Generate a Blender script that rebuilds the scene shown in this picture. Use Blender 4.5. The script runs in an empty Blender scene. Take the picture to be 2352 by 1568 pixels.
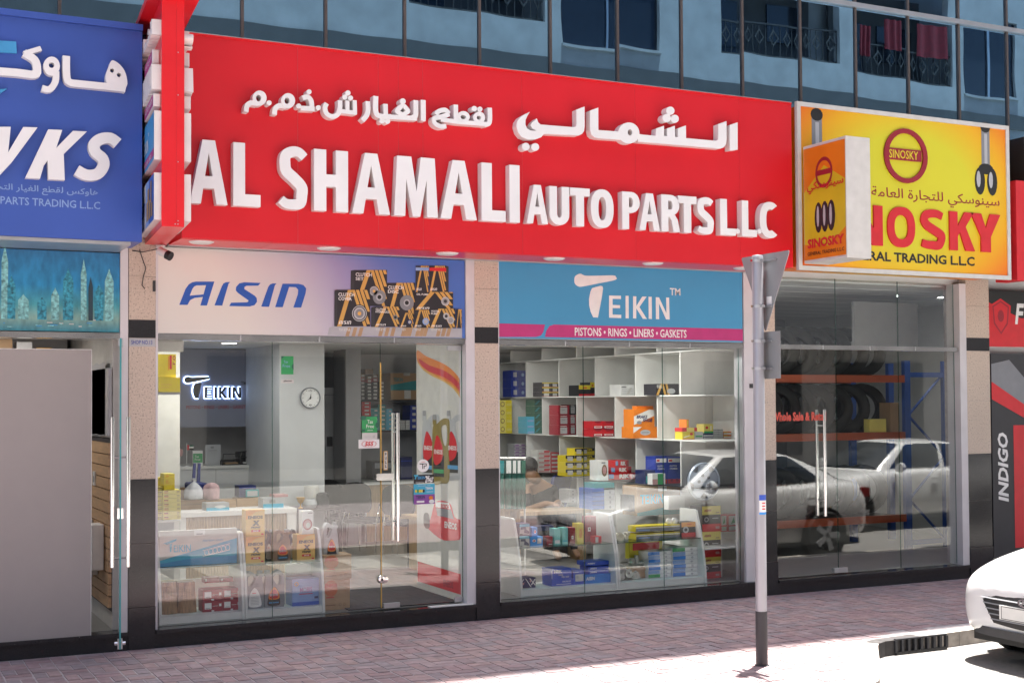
import bpy, math, random
from mathutils import Vector, Matrix
from mathutils.geometry import tessellate_polygon
random.seed(11)
S = bpy.context.scene
COL = S.collection
R = math.radians
# ---------------------------------------------------------------- camera
F_PX, YAW, PIT, ROL, SHV, CH, CD = 3066.54, R(26.3358), R(1.6058), R(-.3422), 53.03, 2.0, 11.1902
_fw = Vector((math.sin(YAW)*math.cos(PIT), math.cos(YAW)*math.cos(PIT), math.sin(PIT)))
_r = Vector((math.cos(YAW), -math.sin(YAW), 0)); _u = _r.cross(_fw)
_R = _r*math.cos(ROL)+_u*math.sin(ROL); _U = -_r*math.sin(ROL)+_u*math.cos(ROL)
CAM = Vector((0, -CD, CH))
cd = bpy.data.cameras.new('camera'); cam = bpy.data.objects.new('camera', cd); COL.objects.link(cam)
cam.matrix_world = Matrix(((_R.x, _U.x, -_fw.x, 0), (_R.y, _U.y, -_fw.y, -CD), (_R.z, _U.z, -_fw.z, CH), (0, 0, 0, 1)))
cd.sensor_width = 36; cd.lens = F_PX/2352*36; cd.shift_y = SHV/2352; cd.clip_start = .1; cd.clip_end = 3000
S.camera = cam
# ---------------------------------------------------------------- sky, sun, exposure
SUN_DIR = Vector((.36, .25, 2.9)).normalized()          # towards the sun, near the zenith behind the building
elev = math.asin(SUN_DIR.z); azim = math.atan2(SUN_DIR.x, SUN_DIR.y)
W = bpy.data.worlds.new('World'); S.world = W; W.use_nodes = True
nt = W.node_tree; bg = nt.nodes['Background']; sk = nt.nodes.new('ShaderNodeTexSky')
sk.sky_type = 'NISHITA'; sk.sun_disc = False; sk.sun_elevation = elev; sk.sun_rotation = azim; sk.dust_density = 3.0; sk.air_density = 1.0
nt.links.new(sk.outputs[0], bg.inputs[0]); bg.inputs[1].default_value = .065
sl = bpy.data.lights.new('sun', 'SUN'); sl.energy = 5.0; sl.angle = R(.5); sl.color = (1, .96, .9)
so = bpy.data.objects.new('sun', sl); COL.objects.link(so); so.rotation_euler = SUN_DIR.to_track_quat('Z', 'Y').to_euler()
S.view_settings.view_transform = 'Standard'; S.view_settings.look = 'None'; S.view_settings.gamma = 1
S.view_settings.use_curve_mapping = False; S.view_settings.exposure = 2.2
S.render.engine = 'CYCLES'
cy = S.cycles; cy.use_denoising = True; cy.transparent_max_bounces = 32; cy.max_bounces = 10; cy.glossy_bounces = 5; cy.diffuse_bounces = 5
cy.caustics_reflective = False; cy.caustics_refractive = False; cy.sample_clamp_indirect = 6
# ---------------------------------------------------------------- measuring on real planes
def ray(u, v): return _fw + (u-1176)/F_PX*_R - (v-784-SHV)/F_PX*_U
def at(u, v, y=0): d = ray(u, v); return CAM + d*((y+CD)/d.y)
def gz(u, v, z=0): d = ray(u, v); return CAM + d*((z-CH)/d.z)
def atx(u, v, x): d = ray(u, v); return CAM + d*(x/d.x)
def VW(ox, oy, s): return lambda x, y: ((ox+x/s)*.91875, (oy+y/s)*.91875)
# ---------------------------------------------------------------- mesh building
class MB:
    def __init__(s): s.v = []; s.f = []; s.m = []; s.mats = []
    def mi(s, m):
        if m not in s.mats: s.mats.append(m)
        return s.mats.index(m)
    def add(s, vs, fs, m):
        b = len(s.v); s.v += [tuple(v) for v in vs]; k = s.mi(m)
        for f in fs: s.f.append(tuple(b+i for i in f)); s.m.append(k)
        return s
    def box(s, x0, x1, y0, y1, z0, z1, m):
        if x0 > x1: x0, x1 = x1, x0
        if y0 > y1: y0, y1 = y1, y0
        if z0 > z1: z0, z1 = z1, z0
        return s.add([(x, y, z) for z in (z0, z1) for x, y in ((x0, y0), (x1, y0), (x1, y1), (x0, y1))],
                     [(3, 2, 1, 0), (4, 5, 6, 7), (0, 1, 5, 4), (1, 2, 6, 5), (2, 3, 7, 6), (3, 0, 4, 7)], m)
    def hexa(s, b, t, m):   # bottom 4, top 4 ccw
        return s.add(list(b)+list(t), [(3, 2, 1, 0), (4, 5, 6, 7), (0, 1, 5, 4), (1, 2, 6, 5), (2, 3, 7, 6), (3, 0, 4, 7)], m)
    def tube(s, pts, r, m, n=10, cap=True):
        pts = [Vector(p) for p in pts]; rs = r if isinstance(r, (list, tuple)) else [r]*len(pts); vs = []; prev = None
        for i, p in enumerate(pts):
            d = (pts[min(i+1, len(pts)-1)]-pts[max(i-1, 0)]).normalized()
            a = prev if prev is not None else (Vector((0, 0, 1)) if abs(d.z) < .9 else Vector((1, 0, 0)))
            a = (a-d*a.dot(d)).normalized(); prev = a; b = d.cross(a)
            for k in range(n): t = 2*math.pi*k/n; vs.append(p+(a*math.cos(t)+b*math.sin(t))*rs[i])
        fs = [(i*n+k, i*n+(k+1) % n, (i+1)*n+(k+1) % n, (i+1)*n+k) for i in range(len(pts)-1) for k in range(n)]
        if cap: fs += [tuple(reversed(range(n))), tuple(range((len(pts)-1)*n, len(pts)*n))]
        return s.add(vs, fs, m)
    def lathe(s, prof, o, ax, m, n=24):   # prof: (r, h) along ax from o
        o = Vector(o); d = Vector(ax).normalized(); a = Vector((0, 0, 1)) if abs(d.z) < .9 else Vector((1, 0, 0)); a = (a-d*a.dot(d)).normalized(); b = d.cross(a)
        vs = [o+d*h+(a*math.cos(2*math.pi*k/n)+b*math.sin(2*math.pi*k/n))*r for r, h in prof for k in range(n)]
        fs = [(i*n+k, i*n+(k+1) % n, (i+1)*n+(k+1) % n, (i+1)*n+k) for i in range(len(prof)-1) for k in range(n)]
        return s.add(vs, fs, m)
    def prism(s, fr, loops, m, d0=0.0, d1=None):   # loops in frame coords; flat at depth d0, or solid from d0 to d1
        loops = [list(l) for l in loops]
        for i, l in enumerate(loops):
            A = sum(l[k][0]*l[(k+1) % len(l)][1]-l[(k+1) % len(l)][0]*l[k][1] for k in range(len(l)))
            if (A > 0) != (i == 0): l.reverse()
        flat = [p for l in loops for p in l]
        tris = tessellate_polygon([[Vector((p[0], p[1], 0)) for p in l] for l in loops])
        def fix(t):
            a, b, c = (flat[i] for i in t)
            return t if (b[0]-a[0])*(c[1]-a[1])-(c[0]-a[0])*(b[1]-a[1]) > 0 else (t[0], t[2], t[1])
        tris = [fix(t) for t in tris]
        if d1 is None: return s.add([fr(p[0], p[1], d0) for p in flat], tris, m)
        n = len(flat); vs = [fr(p[0], p[1], d1) for p in flat]+[fr(p[0], p[1], d0) for p in flat]
        fs = list(tris)+[(t[2]+n, t[1]+n, t[0]+n) for t in tris]; b = 0
        for l in loops:
            k = len(l)
            for i in range(k): j = (i+1) % k; fs.append((b+i, b+i+n, b+j+n, b+j))
            b += k
        return s.add(vs, fs, m)
    def text(s, t, fr, x0, z0, x1, z1, m, off=0.0, shear=0.0, d0=.001, d1=None):
        vs, fs, n = glyphs(t, off, shear, d1 is not None)
        out = [fr(x0+a*(x1-x0), z0+b*(z1-z0), d0 if c < .5 else (d1 if d1 is not None else d0)) for a, b, c in vs]
        return s.add(out, fs, m)
_gc = {}
def glyphs(t, off, shear, solid):
    k = (t, off, shear, solid)
    if k in _gc: return _gc[k]
    c = bpy.data.curves.new('t', 'FONT'); c.body = t; c.offset = off; c.shear = shear; c.resolution_u = 4 if solid else 2
    c.extrude = .5 if solid else 0; o = bpy.data.objects.new('t', c); me = bpy.data.meshes.new_from_object(o)
    vs = [v.co.copy() for v in me.vertices]; fs = [tuple(p.vertices) for p in me.polygons]
    if not solid:
        fs = [f if me.polygons[i].normal.z > 0 else tuple(reversed(f)) for i, f in enumerate(fs)]
    x0 = min(v.x for v in vs); x1 = max(v.x for v in vs); y0 = min(v.y for v in vs); y1 = max(v.y for v in vs)
    r = [((v.x-x0)/(x1-x0), (v.y-y0)/(y1-y0), 1 if v.z > 0 else 0) for v in vs]
    bpy.data.objects.remove(o); bpy.data.curves.remove(c); bpy.data.meshes.remove(me)
    _gc[k] = (r, fs, (x1-x0)/(y1-y0)); return _gc[k]
def FR(o, ux=(1, 0, 0), uz=(0, 0, 1)):
    o = Vector(o); ux = Vector(ux); uz = Vector(uz); n = ux.cross(uz).normalized()
    return lambda x, z, d=0: o+ux*x+uz*z+n*d
def FY(y): return FR((0, y, 0))              # faces the street; coordinates are world x, z
def FXm(x): return FR((x, 0, 0), (0, -1, 0))   # faces -x; x coordinate is -y
def cr(p, n=6, closed=False):
    o = []; L = len(p); rng = range(L) if closed else range(L-1)
    g = (lambda i: p[i % L]) if closed else (lambda i: p[max(0, min(L-1, i))])
    for i in rng:
        a, b, c, d = g(i-1), g(i), g(i+1), g(i+2)
        for k in range(n):
            t = k/n; o.append(tuple(.5*((2*b[j])+(-a[j]+c[j])*t+(2*a[j]-5*b[j]+4*c[j]-d[j])*t*t+(-a[j]+3*b[j]-3*c[j]+d[j])*t**3) for j in (0, 1)))
    if not closed: o.append(tuple(p[-1]))
    return o
def circ(x, z, r, rz=None, n=20, a0=0, a1=360): 
    rz = r if rz is None else rz; full = abs(a1-a0) >= 360; k = n if full else n+1
    return [(x+r*math.cos(R(a0+(a1-a0)*i/n)), z+rz*math.sin(R(a0+(a1-a0)*i/n))) for i in range(k)]
def rect(x0, z0, x1, z1): return [(x0, z0), (x1, z0), (x1, z1), (x0, z1)]
def stroke(p, w):
    L, Rr = [], []; w = w if isinstance(w, (list, tuple)) else [w]*len(p)
    for i in range(len(p)):
        a = p[max(i-1, 0)]; b = p[i]; c = p[min(i+1, len(p)-1)]
        d1 = Vector((b[0]-a[0], b[1]-a[1])); d2 = Vector((c[0]-b[0], c[1]-b[1]))
        d1 = d1.normalized() if d1.length else d2.normalized(); d2 = d2.normalized() if d2.length else d1
        t = (d1+d2).normalized(); n = Vector((-t.y, t.x)); k = w[i]/2/max(.5, n.dot(Vector((-d1.y, d1.x))))
        L.append((b[0]+n.x*k, b[1]+n.y*k)); Rr.append((b[0]-n.x*k, b[1]-n.y*k))
    return L+Rr[::-1]
# ---------------------------------------------------------------- materials
MT = {}
def mat(name, c=None, rough=.55, metal=0, var=.06, sc=6.0, bump=0.0, emit=0, spec=.5, coat=0, rnd=0, stretch=None):
    if name in MT: return MT[name]
    m = bpy.data.materials.new(name); m.use_nodes = True; MT[name] = m; n = m.node_tree; b = n.nodes['Principled BSDF']
    b.inputs['Base Color'].default_value = (*c, 1); b.inputs['Roughness'].default_value = rough; b.inputs['Metallic'].default_value = metal
    b.inputs['Specular IOR Level'].default_value = spec; b.inputs['Coat Weight'].default_value = coat
    tc = n.nodes.new('ShaderNodeTexCoord'); mp = n.nodes.new('ShaderNodeMapping'); n.links.new(tc.outputs['Object'], mp.inputs[0])
    if stretch: mp.inputs['Scale'].default_value = stretch
    nz = n.nodes.new('ShaderNodeTexNoise'); nz.inputs['Scale'].default_value = sc; nz.inputs['Detail'].default_value = 5; n.links.new(mp.outputs[0], nz.inputs[0])
    out = None
    if var or rnd:
        mr = n.nodes.new('ShaderNodeMapRange'); mr.inputs[1].default_value = .3; mr.inputs[2].default_value = .7
        mr.inputs[3].default_value = 1-var*1.5; mr.inputs[4].default_value = 1+var; n.links.new(nz.outputs[0], mr.inputs[0])
        hs = n.nodes.new('ShaderNodeHueSaturation'); hs.inputs['Color'].default_value = (*c, 1); n.links.new(mr.outputs[0], hs.inputs['Value'])
        if rnd:
            oi = n.nodes.new('ShaderNodeObjectInfo'); r2 = n.nodes.new('ShaderNodeMapRange'); r2.inputs[3].default_value = 1-rnd; r2.inputs[4].default_value = 1+rnd
            n.links.new(oi.outputs['Random'], r2.inputs[0]); mu = n.nodes.new('ShaderNodeMath'); mu.operation = 'MULTIPLY'
            n.links.new(r2.outputs[0], mu.inputs[0]); n.links.new(mr.outputs[0], mu.inputs[1]); n.links.new(mu.outputs[0], hs.inputs['Value'])
        n.links.new(hs.outputs[0], b.inputs['Base Color'])
        rr = n.nodes.new('ShaderNodeMapRange'); rr.inputs[3].default_value = max(0, rough-.06*(rough > .1)); rr.inputs[4].default_value = min(1, rough+.08*(rough > .1))
        n.links.new(nz.outputs[0], rr.inputs[0]); n.links.new(rr.outputs[0], b.inputs['Roughness'])
    if bump:
        bp = n.nodes.new('ShaderNodeBump'); bp.inputs['Strength'].default_value = bump; bp.inputs['Distance'].default_value = .004
        n.links.new(nz.outputs[0], bp.inputs['Height']); n.links.new(bp.outputs[0], b.inputs['Normal'])
    if emit: b.inputs['Emission Color'].default_value = (*c, 1); b.inputs['Emission Strength'].default_value = emit
    return m
def speckle(name, c1, c2, c3, sc, rough, th=.58):
    m = mat(name, c1, rough, var=.05, sc=1.2, bump=0); n = m.node_tree; b = n.nodes['Principled BSDF']; hs = next(x for x in n.nodes if x.type == 'HUE_SAT')
    tc = next(x for x in n.nodes if x.type == 'TEX_COORD')
    nz = n.nodes.new('ShaderNodeTexNoise'); nz.inputs['Scale'].default_value = sc; nz.inputs['Detail'].default_value = 3; nz.inputs['Roughness'].default_value = .7; n.links.new(tc.outputs['Object'], nz.inputs[0])
    ra = n.nodes.new('ShaderNodeValToRGB'); e = ra.color_ramp.elements; e[0].position = .36; e[0].color = (*c2, 1); e[1].position = .44; e[1].color = (*c1, 1)
    x = e.new(th); x.color = (*c1, 1); x = e.new(th+.07); x.color = (*c3, 1)
    n.links.new(nz.outputs[0], ra.inputs[0]); n.links.new(ra.outputs[0], hs.inputs['Color']); return m
def glassmat(name, tint, refl, ior=1.55, bump=0, bsc=1.0, fixed=None):
    m = bpy.data.materials.new(name); m.use_nodes = True; MT[name] = m; n = m.node_tree; n.nodes.clear()
    o = n.nodes.new('ShaderNodeOutputMaterial'); mx = n.nodes.new('ShaderNodeMixShader'); tr = n.nodes.new('ShaderNodeBsdfTransparent'); gl = n.nodes.new('ShaderNodeBsdfGlossy')
    tr.inputs[0].default_value = (*tint, 1); gl.inputs[0].default_value = (*refl, 1); gl.inputs['Roughness'].default_value = 0.0
    fr = n.nodes.new('ShaderNodeFresnel'); ge = n.nodes.new('ShaderNodeNewGeometry'); mi_ = n.nodes.new('ShaderNodeMapRange'); mi_.inputs[3].default_value = ior; mi_.inputs[4].default_value = 1/ior
    n.links.new(ge.outputs['Backfacing'], mi_.inputs[0]); n.links.new(mi_.outputs[0], fr.inputs[0])   # a thin pane reflects alike from both of its faces
    if fixed: 
        mr = n.nodes.new('ShaderNodeMapRange'); mr.inputs[3].default_value = fixed; mr.inputs[4].default_value = 1; n.links.new(fr.outputs[0], mr.inputs[0]); n.links.new(mr.outputs[0], mx.inputs[0])
    else: n.links.new(fr.outputs[0], mx.inputs[0])
    n.links.new(tr.outputs[0], mx.inputs[1]); n.links.new(gl.outputs[0], mx.inputs[2]); n.links.new(mx.outputs[0], o.inputs[0])
    tc = n.nodes.new('ShaderNodeTexCoord'); nz = n.nodes.new('ShaderNodeTexNoise'); nz.inputs['Scale'].default_value = bsc; nz.inputs['Detail'].default_value = 1
    n.links.new(tc.outputs['Object'], nz.inputs[0]); bp = n.nodes.new('ShaderNodeBump'); bp.inputs['Strength'].default_value = bump; bp.inputs['Distance'].default_value = .02
    n.links.new(nz.outputs[0], bp.inputs['Height']); n.links.new(bp.outputs[0], gl.inputs['Normal']); return m
mat('red', (.64, .009, .020), .34, var=.035, sc=1.6, bump=.02); mat('red_side', (.70, .013, .022), .3, var=.03)
mat('white_acrylic', (.80, .80, .80), .35, var=.03, sc=3); mat('white_side', (.72, .70, .69), .4, var=.04)
mat('white_paint', (.72, .72, .70), .5, var=.04); mat('reveal', (.62, .60, .62), .4, var=.05, sc=4)
mat('steel', (.62, .60, .58), .16, 1, var=.12, sc=3, bump=.25); mat('chrome', (.8, .79, .78), .1, 1, var=.03); mat('alu', (.50, .51, .53), .38, .85, var=.05)
mat('black', (.015, .015, .016), .45, var=.1); mat('dark', (.035, .035, .04), .5, var=.1); mat('grey', (.30, .30, .31), .55, var=.05)
speckle('granite_beige', (.56, .46, .38), (.25, .20, .17), (.70, .60, .52), 70, .38, .60)
speckle('granite_black', (.028, .028, .030), (.012, .012, .013), (.13, .13, .13), 90, .14, .66)
glassmat('glass', (.96, .98, .97), (1, 1, 1), 1.63, bump=.008, bsc=.7); glassmat('edge_glass', (.35, .55, .5), (1, 1, 1), 1.5)
glassmat('blue_glass', (.11, .24, .36), (.34, .60, .86), 1.5, bump=.11, bsc=1.1, fixed=.60)
mat('panel_grey', (.36, .325, .315), .7, var=.015)
for nm, c in dict(blue=(.015, .04, .32), blue2=(.02, .10, .45), navy=(.012, .02, .10), cyan=(.05, .42, .62), teal=(.03, .28, .30), green=(.03, .33, .10), dgreen=(.02, .13, .08), yellow=(.72, .58, .03), lemon=(.72, .62, .14),
    orange=(.78, .22, .02), gold=(.72, .42, .10), kraft=(.42, .27, .15), brown=(.22, .13, .07), wine=(.30, .015, .03), rd=(.62, .02, .03), pink=(.55, .30, .30), white=(.80, .80, .79), offw=(.60, .59, .56), aqua=(.20, .60, .55),
    olive=(.26, .20, .05), sky=(.055, .30, .58), magenta=(.50, .035, .19), lblue=(.25, .38, .66), silver=(.45, .46, .48), purple=(.25, .07, .35), steelgrey=(.22, .23, .25)).items(): mat(nm, c, .42, var=.05, sc=9)
mat('wood', (.40, .27, .15), .5, var=.18, sc=5, stretch=(12, 12, 1)); mat('woodgrain', (.32, .19, .09), .5, var=.35, sc=7, stretch=(9, 9, 1.2)); mat('slat', (.50, .32, .18), .5, var=.12, sc=4, stretch=(1, 1, 10))
mat('tile', (.24, .235, .225), .3, var=.05); mat('wall', (.62, .63, .64), .6, var=.03); mat('wall_blue', (.22, .24, .32), .55, var=.03); mat('ceil', (.66, .67, .68), .7, var=.02)
mat('carpet', (.03, .03, .032), .95, var=.2, sc=60, bump=.5); mat('rubber', (.02, .02, .02), .8, var=.1); mat('fabric_black', (.015, .015, .018), .8, var=.2, sc=40); mat('fabric_blue', (.02, .03, .16), .8, var=.15, sc=40)
mat('skin', (.33, .19, .12), .5, var=.06); mat('hair', (.01, .009, .008), .6, var=.1); mat('shirt', (.02, .02, .025), .8, var=.2, sc=30)
mat('car_white', (.78, .78, .78), .18, var=.01, coat=.6); mat('lamp_glow', (1, .98, .95), .5, var=0, emit=5); mat('lamp_cool', (.85, .92, 1), .5, var=0, emit=4); mat('logo_glow', (.50, .66, 1), .5, var=0, emit=1.8)
mat('plastic_bag', (.62, .62, .66), .25, var=.1, sc=10); mat('bag_pink', (.60, .40, .42), .3, var=.15, sc=10); mat('green_film', (.05, .16, .13), .15, var=.5, sc=8)
glassmat('clear_film', (.75, .85, .9), (1, 1, 1), 1.5)
# ---------------------------------------------------------------- objects
WL = {}
def mk(name, mb, parent=None, loc=None, smooth=False, mesh=None):
    base = WL.get(parent.name, Vector()) if parent else Vector()
    if loc is None: loc = base if parent else Vector(mb.v and (sum(v[0] for v in mb.v)/len(mb.v), sum(v[1] for v in mb.v)/len(mb.v), min(v[2] for v in mb.v)) or (0, 0, 0))
    loc = Vector(loc)
    if mesh is None:
        mesh = bpy.data.meshes.new(name); mesh.from_pydata([Vector(v)-loc for v in mb.v], [], mb.f)
        for m in mb.mats: mesh.materials.append(MT[m])
        mesh.polygons.foreach_set('material_index', mb.m)
        if smooth: mesh.polygons.foreach_set('use_smooth', [True]*len(mb.f))
        mesh.update()
    o = bpy.data.objects.new(name, mesh); COL.objects.link(o); o.location = loc-base
    if parent: o.parent = parent
    WL[o.name] = loc; return o
def tag(o, label, cat, group=None):
    o['label'] = label; o['category'] = cat
    if group: o['group'] = group
    return o
def thing(name, label, cat, loc=(0, 0, 0), group=None):
    o = bpy.data.objects.new(name, None); COL.objects.link(o); o.location = loc; WL[o.name] = Vector(loc); o.empty_display_size = .1
    return tag(o, label, cat, group)
def struct(name, mb, kind='structure', parent=None, **k):
    o = mk(name, mb, parent, **k); o['kind'] = kind; return o
def lab(o, t): o['label'] = t; return o
def smooth_angle(o, a=40):
    me = o.data; me.polygons.foreach_set('use_smooth', [True]*len(me.polygons))
    try: me.set_sharp_from_angle(angle=R(a))
    except Exception: pass
    return o
def bevel(o, w=.004, seg=2):
    md = o.modifiers.new('bevel', 'BEVEL'); md.width = w; md.segments = seg; md.limit_method = 'ANGLE'; md.angle_limit = R(35); md.harden_normals = False; return o
def clone(o, loc=None, rot=None, label=None, parent=None):
    c = o.copy(); COL.objects.link(c)
    if parent: c.parent = parent
    if loc is not None: c.location = loc; WL[c.name] = Vector(loc)
    if rot is not None: c.rotation_euler = rot
    if label: c['label'] = label
    for ch in o.children: clone(ch, parent=c)
    return c
ORD = ['bottom', 'second', 'third', 'fourth', 'fifth', 'sixth', 'seventh', 'eighth', 'ninth', 'tenth', 'eleventh', 'twelfth']
def faceprint(o, fr, x0, z0, w, h, prints):
    """flat print on one face; prints use 0..1 coordinates of the face"""
    pm = MB(); tm = MB(); L = 0
    for p in prints:
        L += 1; d = .0012+.0008*L
        if p[0] == 'r': pm.prism(fr, [rect(x0+p[1]*w, z0+p[2]*h, x0+p[3]*w, z0+p[4]*h)], p[5], d)
        elif p[0] == 'p': pm.prism(fr, [[(x0+a*w, z0+b*h) for a, b in p[1]]], p[2], d)
        elif p[0] == 'c': pm.prism(fr, [circ(x0+p[1]*w, z0+p[2]*h, p[3]*w, p[4]*h, n=18)], p[5], d)
        elif p[0] == 'o': pm.prism(fr, [circ(x0+p[1]*w, z0+p[2]*h, p[3]*w, p[4]*h, n=20), circ(x0+p[1]*w, z0+p[2]*h, p[3]*w*p[6], p[4]*h*p[6], n=20)], p[5], d)
        elif p[0] == 't':
            kw = p[7] if len(p) > 7 else {}
            tm.text(p[1], fr, x0+p[2]*w, z0+p[3]*h, x0+p[4]*w, z0+p[5]*h, p[6], d0=d, **kw)
    if pm.f: mk('print', pm, o)
    if tm.f: mk('lettering', tm, o)
def carton(label, x0, x1, z0, z1, y, dep, m, prints=(), group=None, cat='box', name='carton', side=(), rot=0, lean=0):
    mb = MB(); mb.box(x0, x1, y, y+dep, z0, z1, m)
    o = mk(name, mb, loc=((x0+x1)/2, y+dep/2, z0)); tag(o, label, cat, group)
    if prints: faceprint(o, FY(y), x0, z0, x1-x0, z1-z0, prints)
    if side: faceprint(o, FXm(x0), -(y+dep), z0, dep, z1-z0, side)
    if rot: o.rotation_euler[2] = R(rot)
    if lean: o.rotation_euler[1] = R(lean)
    return o
def cpx(label, cv, u0, v0, u1, v1, y, dep, m, prints=(), zb=None, **k):
    """carton whose front stands on plane y where the photograph shows it; zb = height of the shelf it stands on"""
    a = at(*cv(u0, (v0+v1)/2), y); b = at(*cv(u1, (v0+v1)/2), y); t = at(*cv((u0+u1)/2, v0), y); d = at(*cv((u0+u1)/2, v1), y)
    z0 = d.z if zb is None else zb
    return carton(label, a.x, b.x, z0, t.z, y, dep, m, prints, **k)
# ================================================================ ground
mat('asphalt', (.20, .19, .18), .85, var=.12, sc=30, bump=.4); mat('mortar', (.40, .36, .36), .9, var=.12, sc=20); mat('concrete', (.36, .34, .31), .85, var=.12, sc=8, bump=.3)
for i, c in enumerate([(.30, .205, .21), (.265, .195, .20), (.335, .235, .23), (.27, .22, .23), (.31, .235, .24)]): mat('brick%d' % i, c, .75, var=.16, sc=14, bump=.25, rnd=.10)
mat('kerb_dark', (.05, .045, .045), .7, var=.3, sc=9); mat('kerb_light', (.42, .38, .34), .8, var=.25, sc=9); mat('marking', (.42, .40, .37), .7, var=.15, sc=12)
r = MB(); r.add([(-300, -300, -.12), (400, -300, -.12), (400, 200, -.12), (-300, 200, -.12)], [(0, 1, 2, 3)], 'asphalt'); struct('road', r)
# pavement outline with the rounded corner at the parking bay
KY, KX = -2.62, 7.42
corner = [(7.66, -2.47), (7.50, -2.54), (7.40, -2.63), (6.9, -3.22), (6.5, -3.66), (6.2, -3.84), (5.7, -3.92)]
edge = [(40, -2.28)]+[(9.02, -2.36)]+corner+[(-12, -3.95)]
pv = MB(); top = edge+[(-12, .02), (40, .02)]
pv.prism(FR((0, 0, 0), (1, 0, 0), (0, 1, 0)), [top], 'mortar', -.12, -.0018); struct('pavement', pv); pav = bpy.data.objects['pavement']
def inside(x, y):
    c = False; n = len(top)
    for i in range(n):
        (x1, y1), (x2, y2) = top[i], top[(i+1) % n]
        if (y1 > y) != (y2 > y) and x < (x2-x1)*(y-y1)/(y2-y1)+x1: c = not c
    return c
bricks = []
for i in range(-12, 72):
    x = -.4+.2*i+.02
    for j in range(0, 20):
        y = -.02-.2*j
        if (i*1+j) % 2: bs = [(x+.05, y-.1, .094, .192), (x+.15, y-.1, .094, .192)]
        else: bs = [(x+.1, y-.05, .192, .094), (x+.1, y-.15, .192, .094)]
        for b in bs:
            if inside(b[0], b[1]-.14) and inside(b[0]+.1, b[1]-.1) and inside(b[0]-.1, b[1]-.1): bricks.append(b)
def dpt(b): return (Vector((b[0], b[1], 0))-CAM).dot(_fw)
def inview(b):
    q = Vector((b[0], b[1], 0))-CAM; z = q.dot(_fw)
    if z < 1: return False
    u = 1176+F_PX*q.dot(_R)/z; v = 784+SHV-F_PX*q.dot(_U)/z; return -30 < u < 2380 and v < 1600
near = sorted([b for b in bricks if inview(b)], key=dpt)[:295]; nset = set(near); rest = [b for b in bricks if b not in nset]
bm = {}
def brickmesh(w, h, k):
    if (w, k) in bm: return bm[(w, k)]
    m = MB(); e = .004; m.hexa([(-w/2, -h/2, -.03), (w/2, -h/2, -.03), (w/2, h/2, -.03), (-w/2, h/2, -.03)], [(-w/2+e, -h/2+e, 0), (w/2-e, -h/2+e, 0), (w/2-e, h/2-e, 0), (-w/2+e, h/2-e, 0)], 'brick%d' % k)
    me = bpy.data.meshes.new('brick'); me.from_pydata(m.v, [], m.f); me.materials.append(MT['brick%d' % k]); bm[(w, k)] = me; return me
rb = random.Random(5)
for b in near:
    o = mk('brick', None, pav, loc=(b[0]+rb.uniform(-.002, .002), b[1], .002+rb.uniform(-.002, .0025)), mesh=brickmesh(b[2], b[3], rb.randrange(5)))
    o.rotation_euler = (rb.uniform(-.006, .006), rb.uniform(-.006, .006), rb.uniform(-.012, .012))
m = MB()
for b in rest:
    w, h = b[2]/2-.002, b[3]/2-.002; z = .002+rb.uniform(-.002, .0025); x, y = b[0], b[1]; t = rb.uniform(-.001, .001)
    m.add([(x-w, y-h, z+t), (x+w, y-h, z-t), (x+w, y+h, z-t), (x-w, y+h, z+t)]+[(x-w, y-h, -.02), (x+w, y-h, -.02), (x+w, y+h, -.02), (x-w, y+h, -.02)],
          [(0, 1, 2, 3), (0, 4, 5, 1), (1, 5, 6, 2), (2, 6, 7, 3), (3, 7, 4, 0)], 'brick%d' % rb.randrange(5))
struct('paving_bricks', m, 'stuff', pav)
# kerb stones
kp = []
for a, b in zip(edge[:-1], edge[1:]):
    L = math.dist(a, b); n = max(1, round(L/.5)); kp += [(a[0]+(b[0]-a[0])*i/n, a[1]+(b[1]-a[1])*i/n) for i in range(n)]
kp.append(edge[-1])
def kn(i):
    a, b, c = kp[max(i-1, 0)], kp[i], kp[min(i+1, len(kp)-1)]; o = Vector((0, 0))
    for p_, q_ in ((a, b), (b, c)):
        d = Vector((q_[0]-p_[0], q_[1]-p_[1]))
        if d.length: d.normalize(); o += Vector((-d.y, d.x))*(1 if -d.y*0+d.x*1 < 0 else -1) if abs(d.x) > .05 else Vector((1, 0))
    o.normalize(); return o if o.y < 0 else -o
kroot = None
for i in range(len(kp)-1):
    a, b = kp[i], kp[i+1]
    if not (-3 < a[0] < 22): continue
    na, nb = kn(i), kn(i+1); d = Vector((b[0]-a[0], b[1]-a[1])).normalized()*.005
    c = [(a[0]+d.x, a[1]+d.y), b, (b[0]+nb.x*.13, b[1]+nb.y*.13), (a[0]+na.x*.13+d.x, a[1]+na.y*.13+d.y)]
    m = MB(); m.prism(FR((0, 0, 0), (1, 0, 0), (0, 1, 0)), [c], 'kerb_dark' if (i//2) % 2 == 0 and a[0] > 7.5 else 'kerb_light', -.13, .004)
    if kroot is None: kroot = struct('kerb', m, loc=(0, 0, 0))
    else: mk('kerb_stone', m, kroot)
# storm drain mouth in the kerb
m = MB(); x0, x1 = 7.80, 8.36; yk = -2.44
m.box(x0, x1, yk-.165, yk-.135, -.115, -.095, 'black'); m.box(x0, x1, yk-.16, yk-.13, .0, .012, 'dark')
for k in range(9): x = x0+(x1-x0)*k/8; m.box(x-.012, x+.012, yk-.165, yk-.135, -.1, .0, 'dark')
tag(mk('drain_grate', m), 'dark slotted storm drain grate set in the kerb near the white car', 'drain grate')
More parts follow.
